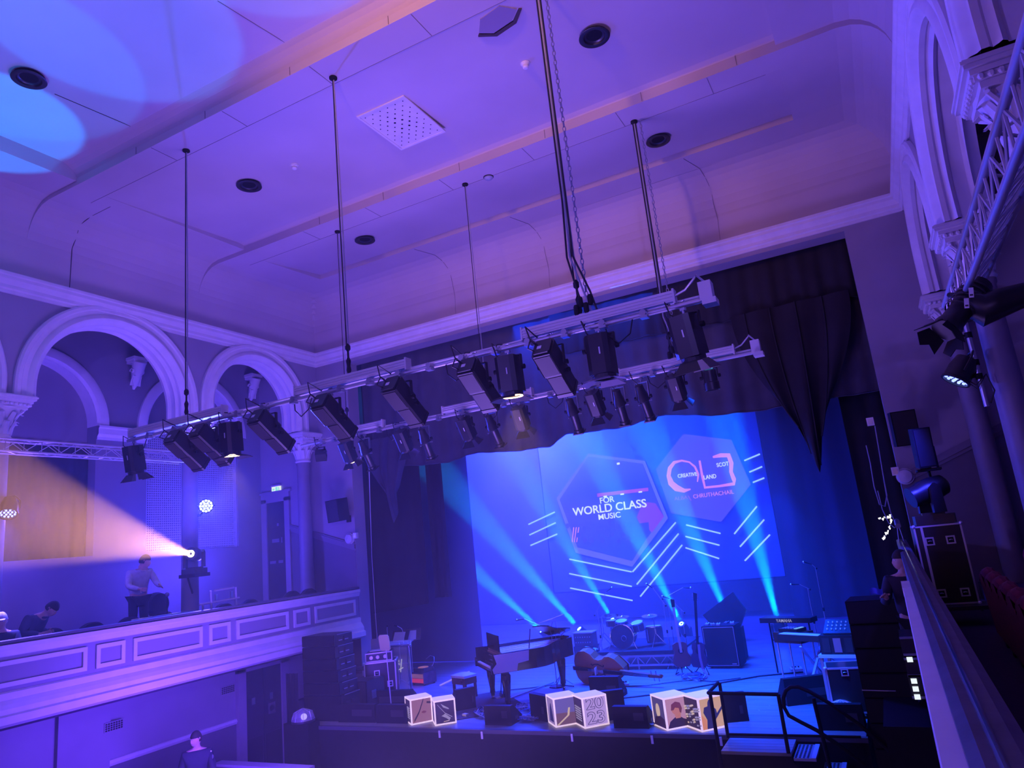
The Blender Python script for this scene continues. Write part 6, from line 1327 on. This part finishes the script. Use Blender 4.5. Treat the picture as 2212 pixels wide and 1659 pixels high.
for k in range(9): seat(.68+.005*k, 4.3+.46*k, -1.30, PI, 'red plush seat of the front row by the gallery aisle, '+cnt[k], 'front row of red seats, right gallery')
for k in range(8): seat(1.12+.005*k, 5.2+.46*k, -1.15, 0, 'red plush seat of the second row by the columns, '+cnt[k], 'second row of red seats, right gallery')
for k in range(6): seat(2.2, 6.2+.6*k, -.85, 0, 'dark red seat in the rear row beside the wall, '+cnt[k], 'rear row of red seats, right gallery')
t = thing('brass_pole', 'thin standing pole with a small bright knob behind the red seats', 'pole', P(2.05, 10.0, -1.0)); b = at(2155, 1095, x=2.05); t.location = (2.05, b.y*.55, b.z-.45); t.location = at(2188, 1175, x=1.6); top = at(2155, 1096, x=1.6); top.y = t.location.y
m = MB(); m.bar((0, 0, -.1), (0, 0, top.z-t.location.z), .012); m.build('pole', M_METAL, t); m = MB(); m.ball((0, 0, top.z-t.location.z), .03, 10); m.build('knob', mat('brass', (.75, .5, .2), .3, 1.0), t)
# ---- left gallery: seats, frames, things on the ledge
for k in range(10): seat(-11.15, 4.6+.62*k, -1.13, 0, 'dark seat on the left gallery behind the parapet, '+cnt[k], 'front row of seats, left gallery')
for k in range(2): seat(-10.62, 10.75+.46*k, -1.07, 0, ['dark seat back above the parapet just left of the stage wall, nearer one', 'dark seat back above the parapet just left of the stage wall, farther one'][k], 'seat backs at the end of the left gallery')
t = thing('tubular_frame', 'silver tubular frame with a long cross tube standing on the left parapet', 'frame', P(-10.12, 8.7, -.50)); q = lambda u, v: at(u, v, x=-10.12)
for nm, pts in (('upright', ((457, 1319), (455, 1276))), ('upright', ((511, 1311), (509, 1268))), ('top_tube', ((463, 1276), (505, 1269))), ('cross_tube', ((431, 1306), (517, 1291))), ('upright', ((439, 1326), (438, 1305)))):
    m = MB(); m.bar(q(*pts[0]), q(*pts[1]), .017, 8); m.build(nm, M_ALU, t, world=True)
for pts in (((467, 1284), (467, 1296)), ((500, 1277), (500, 1291))): m = MB(); a, b = q(*pts[0]), q(*pts[1]); m.box(a-Vector((.01, .025, .0)), b+Vector((.01, .025, 0))); m.build('side_plate', M_METAL, t, world=True)
t = thing('metal_rod', 'bright thin metal bar lying along the left parapet rail', 'bar', P(-10.1, 7.6, -.48)); m = MB(); m.bar(P(-10.1, 7.0, -.485), P(-10.1, 8.1, -.485), .010); m.build('bar', M_CHROME, t, world=True)
t = thing('round_case', 'round-topped dark drum case on the gallery beside the standing man', 'case', P(-11.6, 8.5, -.9)); m = MB(); m.lathe([(.18, -.12), (.20, 0), (.18, .12)], 24, T(0, 0, .55) @ RY(PI/2)); m.build('shell', M_CASE, t); m = MB(); m.lathe([(.205, -.02), (.205, .02)], 24, T(0, 0, .55) @ RY(PI/2), caps=False); m.build('rim', M_METAL, t); m = MB(); m.box((-.15, -.15, 0), (.15, .15, .36)); m.build('stand', M_BLACK, t)
t = thing('spot_stand', 'thin black stand with a round head behind the left parapet', 'stand', P(-11.1, 8.35, -1.2)); m = MB(); m.bar((0, 0, 0), (0, 0, 1.0), .012); m.build('pole', M_BLACK, t); m = MB(); m.ball((0, 0, 1.0), .04); m.build('head', M_METAL, t); m = MB(); m.lathe([(.15, 0), (.02, .02)], 12); m.build('base', M_BLACK, t)
# ================================================================== RIGHT LOUDSPEAKER TOWER, RACKS
zc = -3.75
for k, (hh, lb) in enumerate([(.62, 'lowest big subwoofer of the dark right loudspeaker tower'), (.56, 'second subwoofer of the dark right loudspeaker tower')]+[(.26, lb_+' line-array cabinet of the dark right tower') for lb_ in ('bottom', 'second', 'third', 'fourth', 'fifth', 'topmost')]):
    t = thing('loudspeaker_cabinet', lb, 'loudspeaker', P(-.33, 9.45, zc), 0, 'cabinets of the right loudspeaker tower')
    m = MB(); m.prism([(-.29, -.24), (.29, -.24), (.25, .26), (-.25, .26)], 0, hh-.008); m.build('cabinet', M_BLACK, t)
    m = MB(); m.box((-.28, -.25, .012), (.28, -.24, hh-.02)); m.build('front_grille', mat('tower grille', (.006, .006, .008), .8), t)
    m = MB(); m.box((-.295, -.1, hh*.3), (-.285, .05, hh*.7)); m.build('side_handle', M_LAMPB, t); zc += hh
t = thing('tower_rigging', 'thin pale edge line over the lower box of the right tower', 'bar', P(-.3, 9.2, zc)); m = MB(); m.bar(at(1862, 1491, y=9.18), at(1935, 1493, y=9.18), .006); m.build('bar', M_METAL, t, world=True)
for k, (v0, lb) in enumerate(((1366, 'topmost black rack unit with a grey front bar below the near rail'), (1402, 'black rack unit with one lit white display'), (1448, 'black rack unit with three lit white displays'))):
    y = 8.0; a = at(1945+k*9, v0, y=y); t = thing('amplifier_rack', lb, 'amplifier', a+Vector((.1, .2, -.2)))
    m = MB(); m.box((-.12, -.2, -.06), (.16, .25, .16)); m.build('body', M_CASE, t)
    for s in (0, 1): m = MB(); m.box((-.12, -.215, -.05+.19*s), (.16, -.2, -.03+.19*s)); m.build('edge_strip', mat('dim strip', (.2, .2, .26), .5), t)
    if k:
        for j in range(1 if k == 1 else 3):
            m = MB(); m.box((-.10+.012*j*0, -.222, .085-.07*j), (-.05, -.215, .13-.07*j)); m.build('lit_display', em('lit display', (.85, .95, 1), 1.0), t)
# string of bright small flags of light beyond the gallery end
t = thing('light_string', 'jagged string of tiny bright white lights beyond the near gallery\'s far end', 'string lights', at(1920, 1135, y=12.2)); rnd = random.Random(4)
pth = [(1900, 1122), (1912, 1119), (1922, 1115), (1924, 1126), (1922, 1140), (1918, 1150), (1910, 1160), (1908, 1163)]
m = MB(); m.tube([at(u, v, y=12.2) for u, v in pth], .003, 4); m.build('wire', M_CABLEL, t, world=True)
for k in range(30):
    f = k/29*(len(pth)-1); i = min(int(f), len(pth)-2); u = pth[i][0]+(pth[i+1][0]-pth[i][0])*(f-i)+rnd.uniform(-2, 2); v = pth[i][1]+(pth[i+1][1]-pth[i][1])*(f-i)+rnd.uniform(-2, 3)
    c = at(u, v, y=12.19); r = rnd.uniform(.008, .02); m = MB(); m.add([c+Vector((-r, 0, r)), c+Vector((r, 0, r)), c+Vector((0, 0, -r)), c+Vector((0, .01, 0))], [(0, 2, 1), (0, 1, 3), (1, 2, 3), (2, 0, 3)]); m.build('bulb', em('lit bulb', (1, .98, .9), 2.5), t, world=True)
for i, (pts, lb) in enumerate((([(1871, 962), (1880, 1000), (1888, 1050), (1900, 1090), (1912, 1094), (1916, 1070), (1910, 1040)], 'pale cable loop hanging down the black jamb, upper one'), ([(1896, 1060), (1906, 1100), (1920, 1130), (1932, 1140), (1938, 1136), (1925, 1110), (1916, 1075), (1905, 1010), (1890, 920)], 'long pale cable loop hanging down the black jamb, lower one'))):
    t = thing('hanging_cable', lb, 'cable', at(*pts[3], y=12.1)); m = MB(); m.tube([at(u, v, y=12.1) for u, v in pts], .008, 6); m.build('cable', M_CABLEL, t, world=True, smooth=True)
t = thing('hanging_line', 'thin pale line hanging from the farther bar to the stage floor at left', 'cable', at(815, 1385, y=11.8)); m = MB(); m.tube([at(797, 1010, y=B2Y+.6)]+[at(u, v, y=11.8) for u, v in ((803, 1200), (811, 1330), (815, 1385), (824, 1396))], .008, 6); m.build('line', M_CABLEL, t, world=True)

# ================================================================== STEPS AND HANDRAILS
t = thing('stage_landing', 'small wooden landing in front of the stage\'s right part', 'platform', P(-1.9, 9.4, -3.75))
yy = 9.12; k = 0
while yy < 9.66: m = MB(); m.box(P(-2.28, yy+.003, SF-.055), P(-1.49, min(yy+.11, 9.67)-.003, SF-.02)); m.build('plank', M_STAGE, t, world=True); yy += .11
m = MB(); m.box(P(-2.28, 9.12, SF-.20), P(-1.49, 9.15, SF-.055)); m.build('front_board', M_BLACK, t, world=True)
for x in (-2.22, -1.55):
    for y in (9.2, 9.6): m = MB(); m.bar(P(x, y, -3.75), P(x, y, SF-.06), .025); m.build('leg', M_BLACK, t, world=True)
t = thing('metal_steps', 'perforated blue-lit metal steps descending right from the landing', 'steps', P(-1.2, 9.4, -3.75))
for i in range(6):
    x0 = -1.47+.26*i; z = SF-.07-.19*i
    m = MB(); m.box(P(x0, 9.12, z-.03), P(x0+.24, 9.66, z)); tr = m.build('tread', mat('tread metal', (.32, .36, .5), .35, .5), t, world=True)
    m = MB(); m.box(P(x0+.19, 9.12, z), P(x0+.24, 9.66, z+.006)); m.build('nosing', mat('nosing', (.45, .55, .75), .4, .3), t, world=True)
    if i < 3:
        m = MB()
        for a in range(4):
            for b in range(11): m.box(P(x0+.012+.043*a, 9.135+.047*b, z), P(x0+.034+.043*a, 9.162+.047*b, z+.003))
        o = m.build('tread_hole', M_BLACK, t, world=True); o['kind'] = 'stuff'
for y in (9.10, 9.68): m = MB(); m.loft([[P(-1.5, y-.01, SF-.1), P(-1.5, y-.01, SF-.22)], [P(.1, y-.01, SF-1.05), P(.1, y-.01, SF-1.2)]]); m.loft([[P(-1.5, y+.01, SF-.1), P(-1.5, y+.01, SF-.22)], [P(.1, y+.01, SF-1.05), P(.1, y+.01, SF-1.2)]]); m.build('stringer', M_BLACK, t, world=True)
t = thing('landing_rail', 'black square-cornered guard rail round the stage landing', 'railing', P(-1.9, 9.12, SF)); Q = lambda u, v, y=9.12: at(u, v, y=y)
def rail(nm, a, b, r=.022): m = MB(); m.bar(a, b, r, 10); m.build(nm, M_BLACK, t, world=True, smooth=True)
tl, tr_ = Q(1530, 1497), Q(1681, 1500); tb = Q(1555, 1475, 9.68)
rail('top_rail', tl, tr_); rail('top_rail', tl, Vector((tl.x, 9.68, tl.z)))
zf = CZ+SF-.02
rail('post', Vector((tl.x+.02, 9.12, tl.z)), Vector((tl.x+.02, 9.12, CZ+SF-.45))); rail('post', tr_, Vector((tr_.x, 9.12, zf))); rail('post', Vector((tl.x+.02, 9.68, tl.z)), Vector((tl.x+.02, 9.68, zf)))
rail('mid_rail', Q(1575, 1586), Q(1860, 1592, 9.12), .014)
t = thing('stair_handrail', 'black curved handrail looping back over the metal steps', 'railing', P(-1.2, 9.12, SF))
loop = [(1960, 1655), (1860, 1568), (1790, 1518), (1750, 1495), (1725, 1484), (1708, 1484), (1697, 1492), (1692, 1508), (1694, 1528), (1704, 1546), (1730, 1560), (1765, 1578), (1830, 1622), (1870, 1655)]
m = MB(); m.tube([Q(*p) for p in loop], .022, 10); m.build('curved_rail', M_BLACK, t, world=True, smooth=True)
rail('post', Q(1757, 1508), Q(1793, 1659)); 
# ---- round clear fans / domes with lamps
for (u, v, r, lb, y) in ((1822, 1548, .20, 'round clear domed lamp lying behind the rightmost low monitor', 10.4), (655, 1556, .19, 'clear half-round domed lamp on the corner left of the loudspeaker stack', 9.6)):
    p = at(u, v, y=y); t = thing('domed_lamp', lb, 'lamp', p)
    m = MB(); m.lathe([(r, 0), (r*.98, r*.35), (r*.75, r*.75), (r*.3, r*.97), (.001, r)], 24, caps=False); m.build('clear_dome', M_GLASS, t, smooth=True)
    for k in range(8): a = k*PI/4; m = MB(); m.tube([(r*math.cos(a), r*math.sin(a), 0), (r*.8*math.cos(a), r*.8*math.sin(a), r*.7), (0, 0, r*1.0)], .004, 5); m.build('rib', M_METAL, t)
    m = MB(); m.ball((r*.1, 0, r*.3), r*.28, 10); m.build('glowing_core', em('glowing core', (.9, .75, .8), .6), t, smooth=True); m = MB(); m.lathe([(r*1.02, -.02), (r*1.02, .01)], 24); m.build('base_ring', M_LAMPB, t)
p = at(655, 1556, y=9.6); m = MB(); m.box((p.x-.3, 9.45, CZ-3.75), (p.x+.25, 9.72, p.z-.022)); o = m.build('black_plinth', M_BLACK); tag(o, 'black plinth under the clear half-round lamp at the stage\'s left corner', 'box')
# ---- cables on the stage floor, confetti
def fcable(label, pts, r=.010, mt=None, grp=None):
    t = thing('stage_cable', label, 'cable', on(*pts[0]), group=grp); q = [on(u, v)+Vector((0, 0, .012)) for u, v in pts]
    m = MB(); m.tube(q, r, 6); m.build('cable', mt or M_CABLE, t, world=True, smooth=True)
fcable('long black cable crossing the blue floor from the bass monitor to the right', [(1340, 1510), (1400, 1503), (1480, 1490), (1560, 1476), (1640, 1462), (1735, 1453)], .012)
fcable('black cable curving below the guitars and the riser', [(1345, 1484), (1400, 1482), (1460, 1474), (1500, 1470), (1540, 1474), (1600, 1466)], .008)
fcable('black cable along the floor under the piano', [(1100, 1492), (1150, 1487), (1200, 1480), (1240, 1484)], .010)
rnd = random.Random(21)
def tangle(label, cu, cv, ru, rv, n, z=.02, base='tangle of blue-lit cables'):
    for k in range(n):
        a0 = rnd.uniform(0, 6.28); pts = []
        for i in range(9):
            a = a0+i*rnd.uniform(.5, .9); pts.append((cu+ru*math.cos(a)*rnd.uniform(.5, 1), cv+rv*math.sin(a)*rnd.uniform(.4, 1)))
        t = thing('coiled_cable', label, 'cable', on(*pts[0]), group=label); q = [on(u, v)+Vector((0, 0, .015+.05*rnd.random())) for u, v in pts]
        m = MB(); m.tube(q, .009, 5); m.build('cable', M_CABLEL if k % 3 == 0 else mat('blue cable', (.06, .09, .3), .5), t, world=True, smooth=True)
tangle('one of the tangled cables between the left-middle monitor and the middle cubes', 1135, 1545, 42, 20, 14)
tangle('one of the tangled cables right of the left pair of cubes', 1045, 1545, 22, 12, 6)
tangle('one of the tangled cables behind the large rounded monitor at the right', 1800, 1475, 40, 22, 10)
tangle('one of the tangled cables between the lectern and the long black monitor', 812, 1512, 28, 8, 5)
tangle('one of the tangled cables at the feet of the guitars', 1500, 1466, 30, 9, 6)
tangle('one of the tangled cables beside the right pair of cubes', 1408, 1562, 14, 12, 4)
for k, (u, v) in enumerate(((1128, 1532), (1148, 1556), (1110, 1552), (1165, 1538), (1006, 1548), (1820, 1500), (1760, 1498), (820, 1520))):
    lbs = ('silver plug box in the cable tangle, upper one', 'silver plug box in the cable tangle, lower right one', 'silver plug box at the left of the cable tangle', 'small plug box beside the middle cubes', 'yellowish plug box by the left cubes', 'plug box behind the large rounded monitor, right one', 'plug box behind the large rounded monitor, left one', 'plug box before the rack case')
    t = thing('plug_box', lbs[k], 'plug box', on(u, v), rnd.uniform(0, 3)); m = MB(); m.box((-.05, -.03, 0), (.05, .03, .045)); m.build('box', M_ALU if k % 2 else mat('pale plug', (.6, .5, .35), .5), t); m = MB(); m.box((-.03, -.032, .01), (.03, -.03, .035)); m.build('socket', M_BLACK, t)
for k in range(46):
    u, v = (rnd.uniform(1560, 1740), rnd.uniform(1510, 1590)) if k % 3 else (rnd.uniform(1080, 1700), rnd.uniform(1450, 1540))
    p = on(u, v)+Vector((0, 0, .003)); t = thing('paper_scrap', 'tiny pale paper scrap on the stage floor', 'paper scrap', p, rnd.uniform(0, 3), 'paper scraps on the stage floor'); s = rnd.uniform(.010, .028)
    m = MB(); m.prism([(-s, -s*.25), (s, -s*.2), (s*.9, s*.3), (-s*.8, s*.2)], 0, .0015); m.build('scrap', mat('paper', (.5, .48, .5), .8), t)
# pale counter in the foreground of the hall floor
t = thing('crowd_barrier', 'long low counter with a pale top edge at the very bottom of the view', 'barrier', P(-9.3, 8.6, -3.75)); m = MB(); m.box(P(-10.25, 8.6, -3.75), P(-8.3, 8.68, -2.93)); m.build('front_board', M_DADO, t, world=True); m = MB(); m.box(P(-10.28, 8.56, -2.93), P(-8.3, 8.75, -2.89)); m.build('top_board', M_WALL, t, world=True)

# ================================================================== PEOPLE
def skin_obj(name, verts, edges, radii, mt, parent, root=0, sub=2):
    me = bpy.data.meshes.new(name); me.from_pydata([tuple(v) for v in verts], edges, []); me.materials.append(mt)
    o = bpy.data.objects.new(name, me); COL.objects.link(o); o.parent = parent
    md = o.modifiers.new('skin', 'SKIN'); md.use_smooth_shade = True
    sv = me.skin_vertices[0].data
    for i, r in enumerate(radii): sv[i].radius = (r, r) if not isinstance(r, tuple) else r; sv[i].use_root = (i == root or (i in ROOTS))
    s = o.modifiers.new('sub', 'SUBSURF'); s.levels = sub; s.render_levels = sub
    return o
ROOTS = set()
def chain(J, names): return [(a, b) for a, b in zip(names, names[1:])]
def person(label, loc, rz, J, top, bottom, hair, scale=.87, coat=True, cap=None):
    """J: joint positions in metres for a 1.78 m adult, facing -y"""
    t = thing('person', label, 'person', loc, rz); t.scale = (scale,)*3
    N = ['pelvis', 'spine', 'chest', 'neck', 'headb', 'headt', 'lsh', 'lel', 'lwr', 'lha', 'rsh', 'rel', 'rwr', 'rha', 'lhip', 'lkn', 'lan', 'lto', 'rhip', 'rkn', 'ran', 'rto']
    R = dict(pelvis=(.15, .11), spine=(.14, .10), chest=(.16, .11), neck=.055, headb=(.062, .07), headt=(.07, .085), lsh=.065, lel=.043, lwr=.028, lha=.034, rsh=.065, rel=.043, rwr=.028, rha=.034, lhip=.085, lkn=.058, lan=.04, lto=.035, rhip=.085, rkn=.058, ran=.04, rto=.035)
    E = [('pelvis', 'spine'), ('spine', 'chest'), ('chest', 'neck'), ('neck', 'headb'), ('headb', 'headt'), ('chest', 'lsh'), ('lsh', 'lel'), ('lel', 'lwr'), ('lwr', 'lha'), ('chest', 'rsh'), ('rsh', 'rel'), ('rel', 'rwr'), ('rwr', 'rha'), ('pelvis', 'lhip'), ('lhip', 'lkn'), ('lkn', 'lan'), ('lan', 'lto'), ('pelvis', 'rhip'), ('rhip', 'rkn'), ('rkn', 'ran'), ('ran', 'rto')]
    V = [Vector(J[n]) for n in N]; e = [(N.index(a), N.index(b)) for a, b in E]; rr = [R[n] for n in N]
    # five fingers a hand, rooted in the palm
    for side in ('l', 'r'):
        w_, h_ = Vector(J[side+'wr']), Vector(J[side+'ha']); d = (h_-w_).normalized(); sd = d.orthogonal().normalized() if abs(d.x) > .9 else d.cross(Vector((0, 1, 0))).normalized()
        cu = J.get('curl', Vector((0, -1, 0))); cu = Vector(cu)
        for k, (o_, L) in enumerate(((-.032, .065), (-.011, .078), (.011, .072), (.032, .055))):
            b = len(V); V += [h_+sd*o_*.8, h_+sd*o_+d*(.03+L*.35)+cu*.008, h_+sd*o_*.95+d*(.03+L*.7)+cu*.028]; rr += [.012, .010, .008]; e += [(N.index(side+'ha'), b), (b, b+1), (b+1, b+2)]
        b = len(V); V += [w_.lerp(h_, .5)-sd*.04, w_.lerp(h_, .8)-sd*.07+cu*.02]; rr += [.013, .010]; e += [(N.index(side+'ha'), b), (b, b+1)]
    body = skin_obj('body', V, e, rr, M_SKIN, t)
    hb, ht = Vector(J['headb']), Vector(J['headt']); up = (ht-hb).normalized(); fc = Vector(J.get('face', (0, -1, 0))).normalized(); fc = (fc-up*fc.dot(up)).normalized(); sx = up.cross(fc).normalized(); c = hb.lerp(ht, .5)
    H = Matrix((( sx.x, -fc.x, up.x, c.x), (sx.y, -fc.y, up.y, c.y), (sx.z, -fc.z, up.z, c.z), (0, 0, 0, 1)))
    def hs(i, j):
        a = 2*PI*i; b = PI*j; x = .076*math.sin(b)*math.cos(a); y = .096*math.sin(b)*math.sin(a); z = -.125*math.cos(b)
        if z < -.02: x *= 1-.25*(-z-.02)/.1; y += -.006
        if y < 0:
            y -= .020*math.exp(-((x/.014)**2))*math.exp(-(((z+.015)/.022)**2)); y -= .008*math.exp(-((x/.03)**2))*math.exp(-(((z+.075)/.02)**2)); y += .008*math.exp(-(((abs(x)-.03)/.014)**2))*math.exp(-(((z-.012)/.014)**2)); y -= .006*math.exp(-((x/.022)**2))*math.exp(-(((z+.052)/.008)**2))
        return H @ Vector((x, y, z))
    m = MB(); m.grid(hs, 28, 22); m.build('face', M_SKIN, t, smooth=True)
    for s in (-1, 1):
        m = MB(); m.ball(H @ Vector((s*.029, -.082, .012)), .010, 8); m.build('eye', mat('eye', (.6, .6, .6), .3), t, smooth=True)
        m = MB(); m.tube([H @ Vector((s*.072+s*.012*math.sin(k*.8), .005+.014*math.cos(k*.8), .028*math.sin(k*.8))) for k in range(8)], .008, 6); m.build('ear', M_SKIN, t, smooth=True)
    m = MB(); m.bar(H @ Vector((-.022, -.094, -.054)), H @ Vector((.022, -.094, -.054)), .0035, 5); m.build('mouth', mat('lips', (.35, .12, .12), .5), t)
    def hh(i, j):
        a = 2*PI*i; b = PI*(.02+.58*j); y0 = math.sin(a); lim = .40 if y0 < -.2 else .58
        b = PI*(.02+lim*j); k = 1.07 if j < .97 else .98; return H @ Vector((.078*k*math.sin(b)*math.cos(a), .099*k*math.sin(b)*y0, .128*k*math.cos(b)))
    m = MB(); m.grid(hh, 24, 12); m.build('hair' if not cap else 'cap', hair, t, smooth=True)
    if cap: m = MB(); m.prism([(-.06, -.09), (.06, -.09), (.045, -.17), (-.045, -.17)], .045, .052, 'z', H); m.build('cap_peak', hair, t)
    # clothes
    C = ['pelvis', 'spine', 'chest', 'lsh', 'lel', 'lwr', 'rsh', 'rel', 'rwr', 'neck']; cr = dict(pelvis=(.19, .14), spine=(.18, .135), chest=(.19, .14), lsh=.085, lel=.062, lwr=.042, rsh=.085, rel=.062, rwr=.042, neck=(.075, .07))
    CE = [('pelvis', 'spine'), ('spine', 'chest'), ('chest', 'lsh'), ('lsh', 'lel'), ('lel', 'lwr'), ('chest', 'rsh'), ('rsh', 'rel'), ('rel', 'rwr'), ('chest', 'neck')]
    Vc = [Vector(J[n]) for n in C]; Vc[9] = Vector(J['chest']).lerp(Vector(J['neck']), .75)
    skin_obj('jacket' if coat else 'shirt', Vc, [(C.index(a), C.index(b)) for a, b in CE], [cr[n] for n in C], top, t)
    D = ['pelvis', 'lhip', 'lkn', 'lan', 'rhip', 'rkn', 'ran']; dr_ = dict(pelvis=(.165, .125), lhip=.10, lkn=.075, lan=.062, rhip=.10, rkn=.075, ran=.062)
    skin_obj('trousers', [J[n] for n in D], [(0, 1), (1, 2), (2, 3), (0, 4), (4, 5), (5, 6)], [dr_[n] for n in D], bottom, t)
    for s in ('l', 'r'):
        a, b = Vector(J[s+'an']), Vector(J[s+'to']); m = MB(); m.tube([a+Vector((0, .05, -.03)), a+Vector((0, -.02, -.02)), b], [.045, .05, .035], 10); m.build('shoe', M_BLACK, t, smooth=True)
    m = MB(); m.tube([Vector(J['neck'])+Vector((.065*math.cos(k*.7), .06*math.sin(k*.7)+.01, -.035+.01*math.sin(k*.7))) for k in range(10)], .018, 6); m.build('collar', top, t, smooth=True)
    return t
STAND = dict(pelvis=(0, 0, .95), spine=(0, .01, 1.15), chest=(0, 0, 1.36), neck=(0, 0, 1.50), headb=(0, -.01, 1.58), headt=(0, -.015, 1.72), lsh=(.19, 0, 1.42), lel=(.25, .03, 1.14), lwr=(.22, -.10, .93), lha=(.20, -.15, .87), rsh=(-.19, 0, 1.42), rel=(-.25, .03, 1.14), rwr=(-.22, -.10, .93), rha=(-.20, -.15, .87),
             lhip=(.09, 0, .90), lkn=(.10, -.02, .50), lan=(.10, .02, .09), lto=(.11, -.12, .03), rhip=(-.09, 0, .90), rkn=(-.10, -.02, .50), ran=(-.10, .02, .09), rto=(-.11, -.12, .03))
J1 = dict(STAND); J1.update(face=(-.75, -.65, -.1), headb=(-.01, -.02, 1.58), headt=(-.015, -.03, 1.72))
dk = mat('dark jacket cloth', (.02, .018, .035), .8, var=.2, scale=12); nv = mat('dark trousers', (.015, .015, .02), .85)
hp = at(425, 1577, x=-9.72)
t = person('person in a dark jacket standing on the hall floor, head turned left', (hp.x, hp.y, .001), -math.radians(-52), J1, dk, nv, M_HAIR, scale=.875)
for s_, nm in ((1, 'shoulder_badge'),):
    m = MB(); m.ball((.245, -.06, 1.33), .035, 8, (.5, .6, 1)); m.ball((.22, -.07, 1.42), .016, 6); m.build(nm, M_METAL, t)
J2 = dict(STAND); J2.update(face=(.8, -.4, -.3), chest=(0, -.06, 1.34), neck=(.02, -.12, 1.47), headb=(.04, -.15, 1.54), headt=(.06, -.17, 1.67), lsh=(.19, -.06, 1.40), rsh=(-.19, -.06, 1.40), lel=(.26, -.2, 1.18), lwr=(.24, -.40, 1.12), lha=(.23, -.46, 1.11), rel=(-.24, -.16, 1.16), rwr=(-.12, -.36, 1.10), rha=(-.08, -.42, 1.09))
hp = at(300, 1215, x=-11.3)
person('person in a loose pale shirt standing on the left gallery, arms forward', (hp.x, hp.y, hp.z-1.60*.875), -math.radians(-75), J2, mat('pale shirt', (.50, .48, .55), .8, var=.15, scale=14), nv, M_HAIR, scale=.875, coat=False)
SIT = dict(pelvis=(0, 0, .50), spine=(0, .02, .70), chest=(0, -.04, .92), neck=(0, -.08, 1.06), headb=(0, -.11, 1.13), headt=(0, -.14, 1.27), lsh=(.19, -.03, .97), lel=(.24, -.12, .72), lwr=(.12, -.32, .66), lha=(.08, -.37, .66), rsh=(-.19, -.03, .97), rel=(-.24, -.12, .72), rwr=(-.12, -.32, .66), rha=(-.08, -.37, .66),
           lhip=(.10, -.02, .48), lkn=(.14, -.42, .50), lan=(.14, -.40, .09), lto=(.15, -.54, .03), rhip=(-.10, -.02, .48), rkn=(-.14, -.42, .50), ran=(-.14, -.40, .09), rto=(-.15, -.54, .03), face=(0, -1, -.3))
hp = at(4, 1335, x=-10.65)
person('seated person in a pale cap at the photo\'s left edge behind the parapet', (hp.x, hp.y, hp.z-1.24*.87), math.radians(60), SIT, dk, nv, mat('pale cap', (.5, .48, .55), .7), cap=True)
SIT2 = dict(SIT); SIT2.update(chest=(0, -.2, .86), neck=(0, -.32, .95), headb=(0, -.38, .99), headt=(0, -.47, 1.08), lsh=(.19, -.2, .92), rsh=(-.19, -.2, .92), spine=(0, -.05, .68))
hp = at(62, 1318, x=-10.9)
person('dim person bending forward on the left gallery beside the seated one', (hp.x-.1, hp.y, hp.z-1.05*.87), math.radians(120), SIT2, mat('dim blue top', (.06, .06, .12), .8), nv, M_HAIR)
# stagehand at the right, reaching out with a blue cloth
J3 = dict(STAND); e_ = .87
J3.update(face=(-.9, -.3, -.1), rel=(-.27, -.12, 1.18), rwr=(-.24, -.34, 1.26), rha=(-.26, -.41, 1.29), curl=(0, -.3, -.9))
ha = at(1910, 1287, y=8.45)
loc3 = (ha.x+.26*.87, ha.y+.41*.87, ha.z-1.29*.87)
m = MB(); m.box((-.42, 7.95, .0), (-.02, 9.12, loc3[2]-.005)); o = m.build('side_platform', M_BLACK); tag(o, 'black box platform between the right loudspeaker tower and the near rail', 'platform')
t3 = person('person in dark clothes beyond the near rail, one bare hand reaching left', loc3, 0.0, J3, dk, nv, M_HAIR)
t = thing('blue_cloth', 'small bright blue cloth held in the reaching hand at the right', 'cloth', at(1893, 1278, y=8.58)); m = MB(); m.grid(lambda i, j: Vector((-.06+.12*i, .01*math.sin(i*8), .03-.06*j+.01*math.sin(i*5))), 10, 5); m.grid(lambda i, j: Vector((-.06+.12*i, .01*math.sin(i*8)+.006, .03-.06*j+.01*math.sin(i*5))), 10, 5); m.build('cloth', mat('blue cloth', (.06, .10, .65), .8), t, smooth=True)
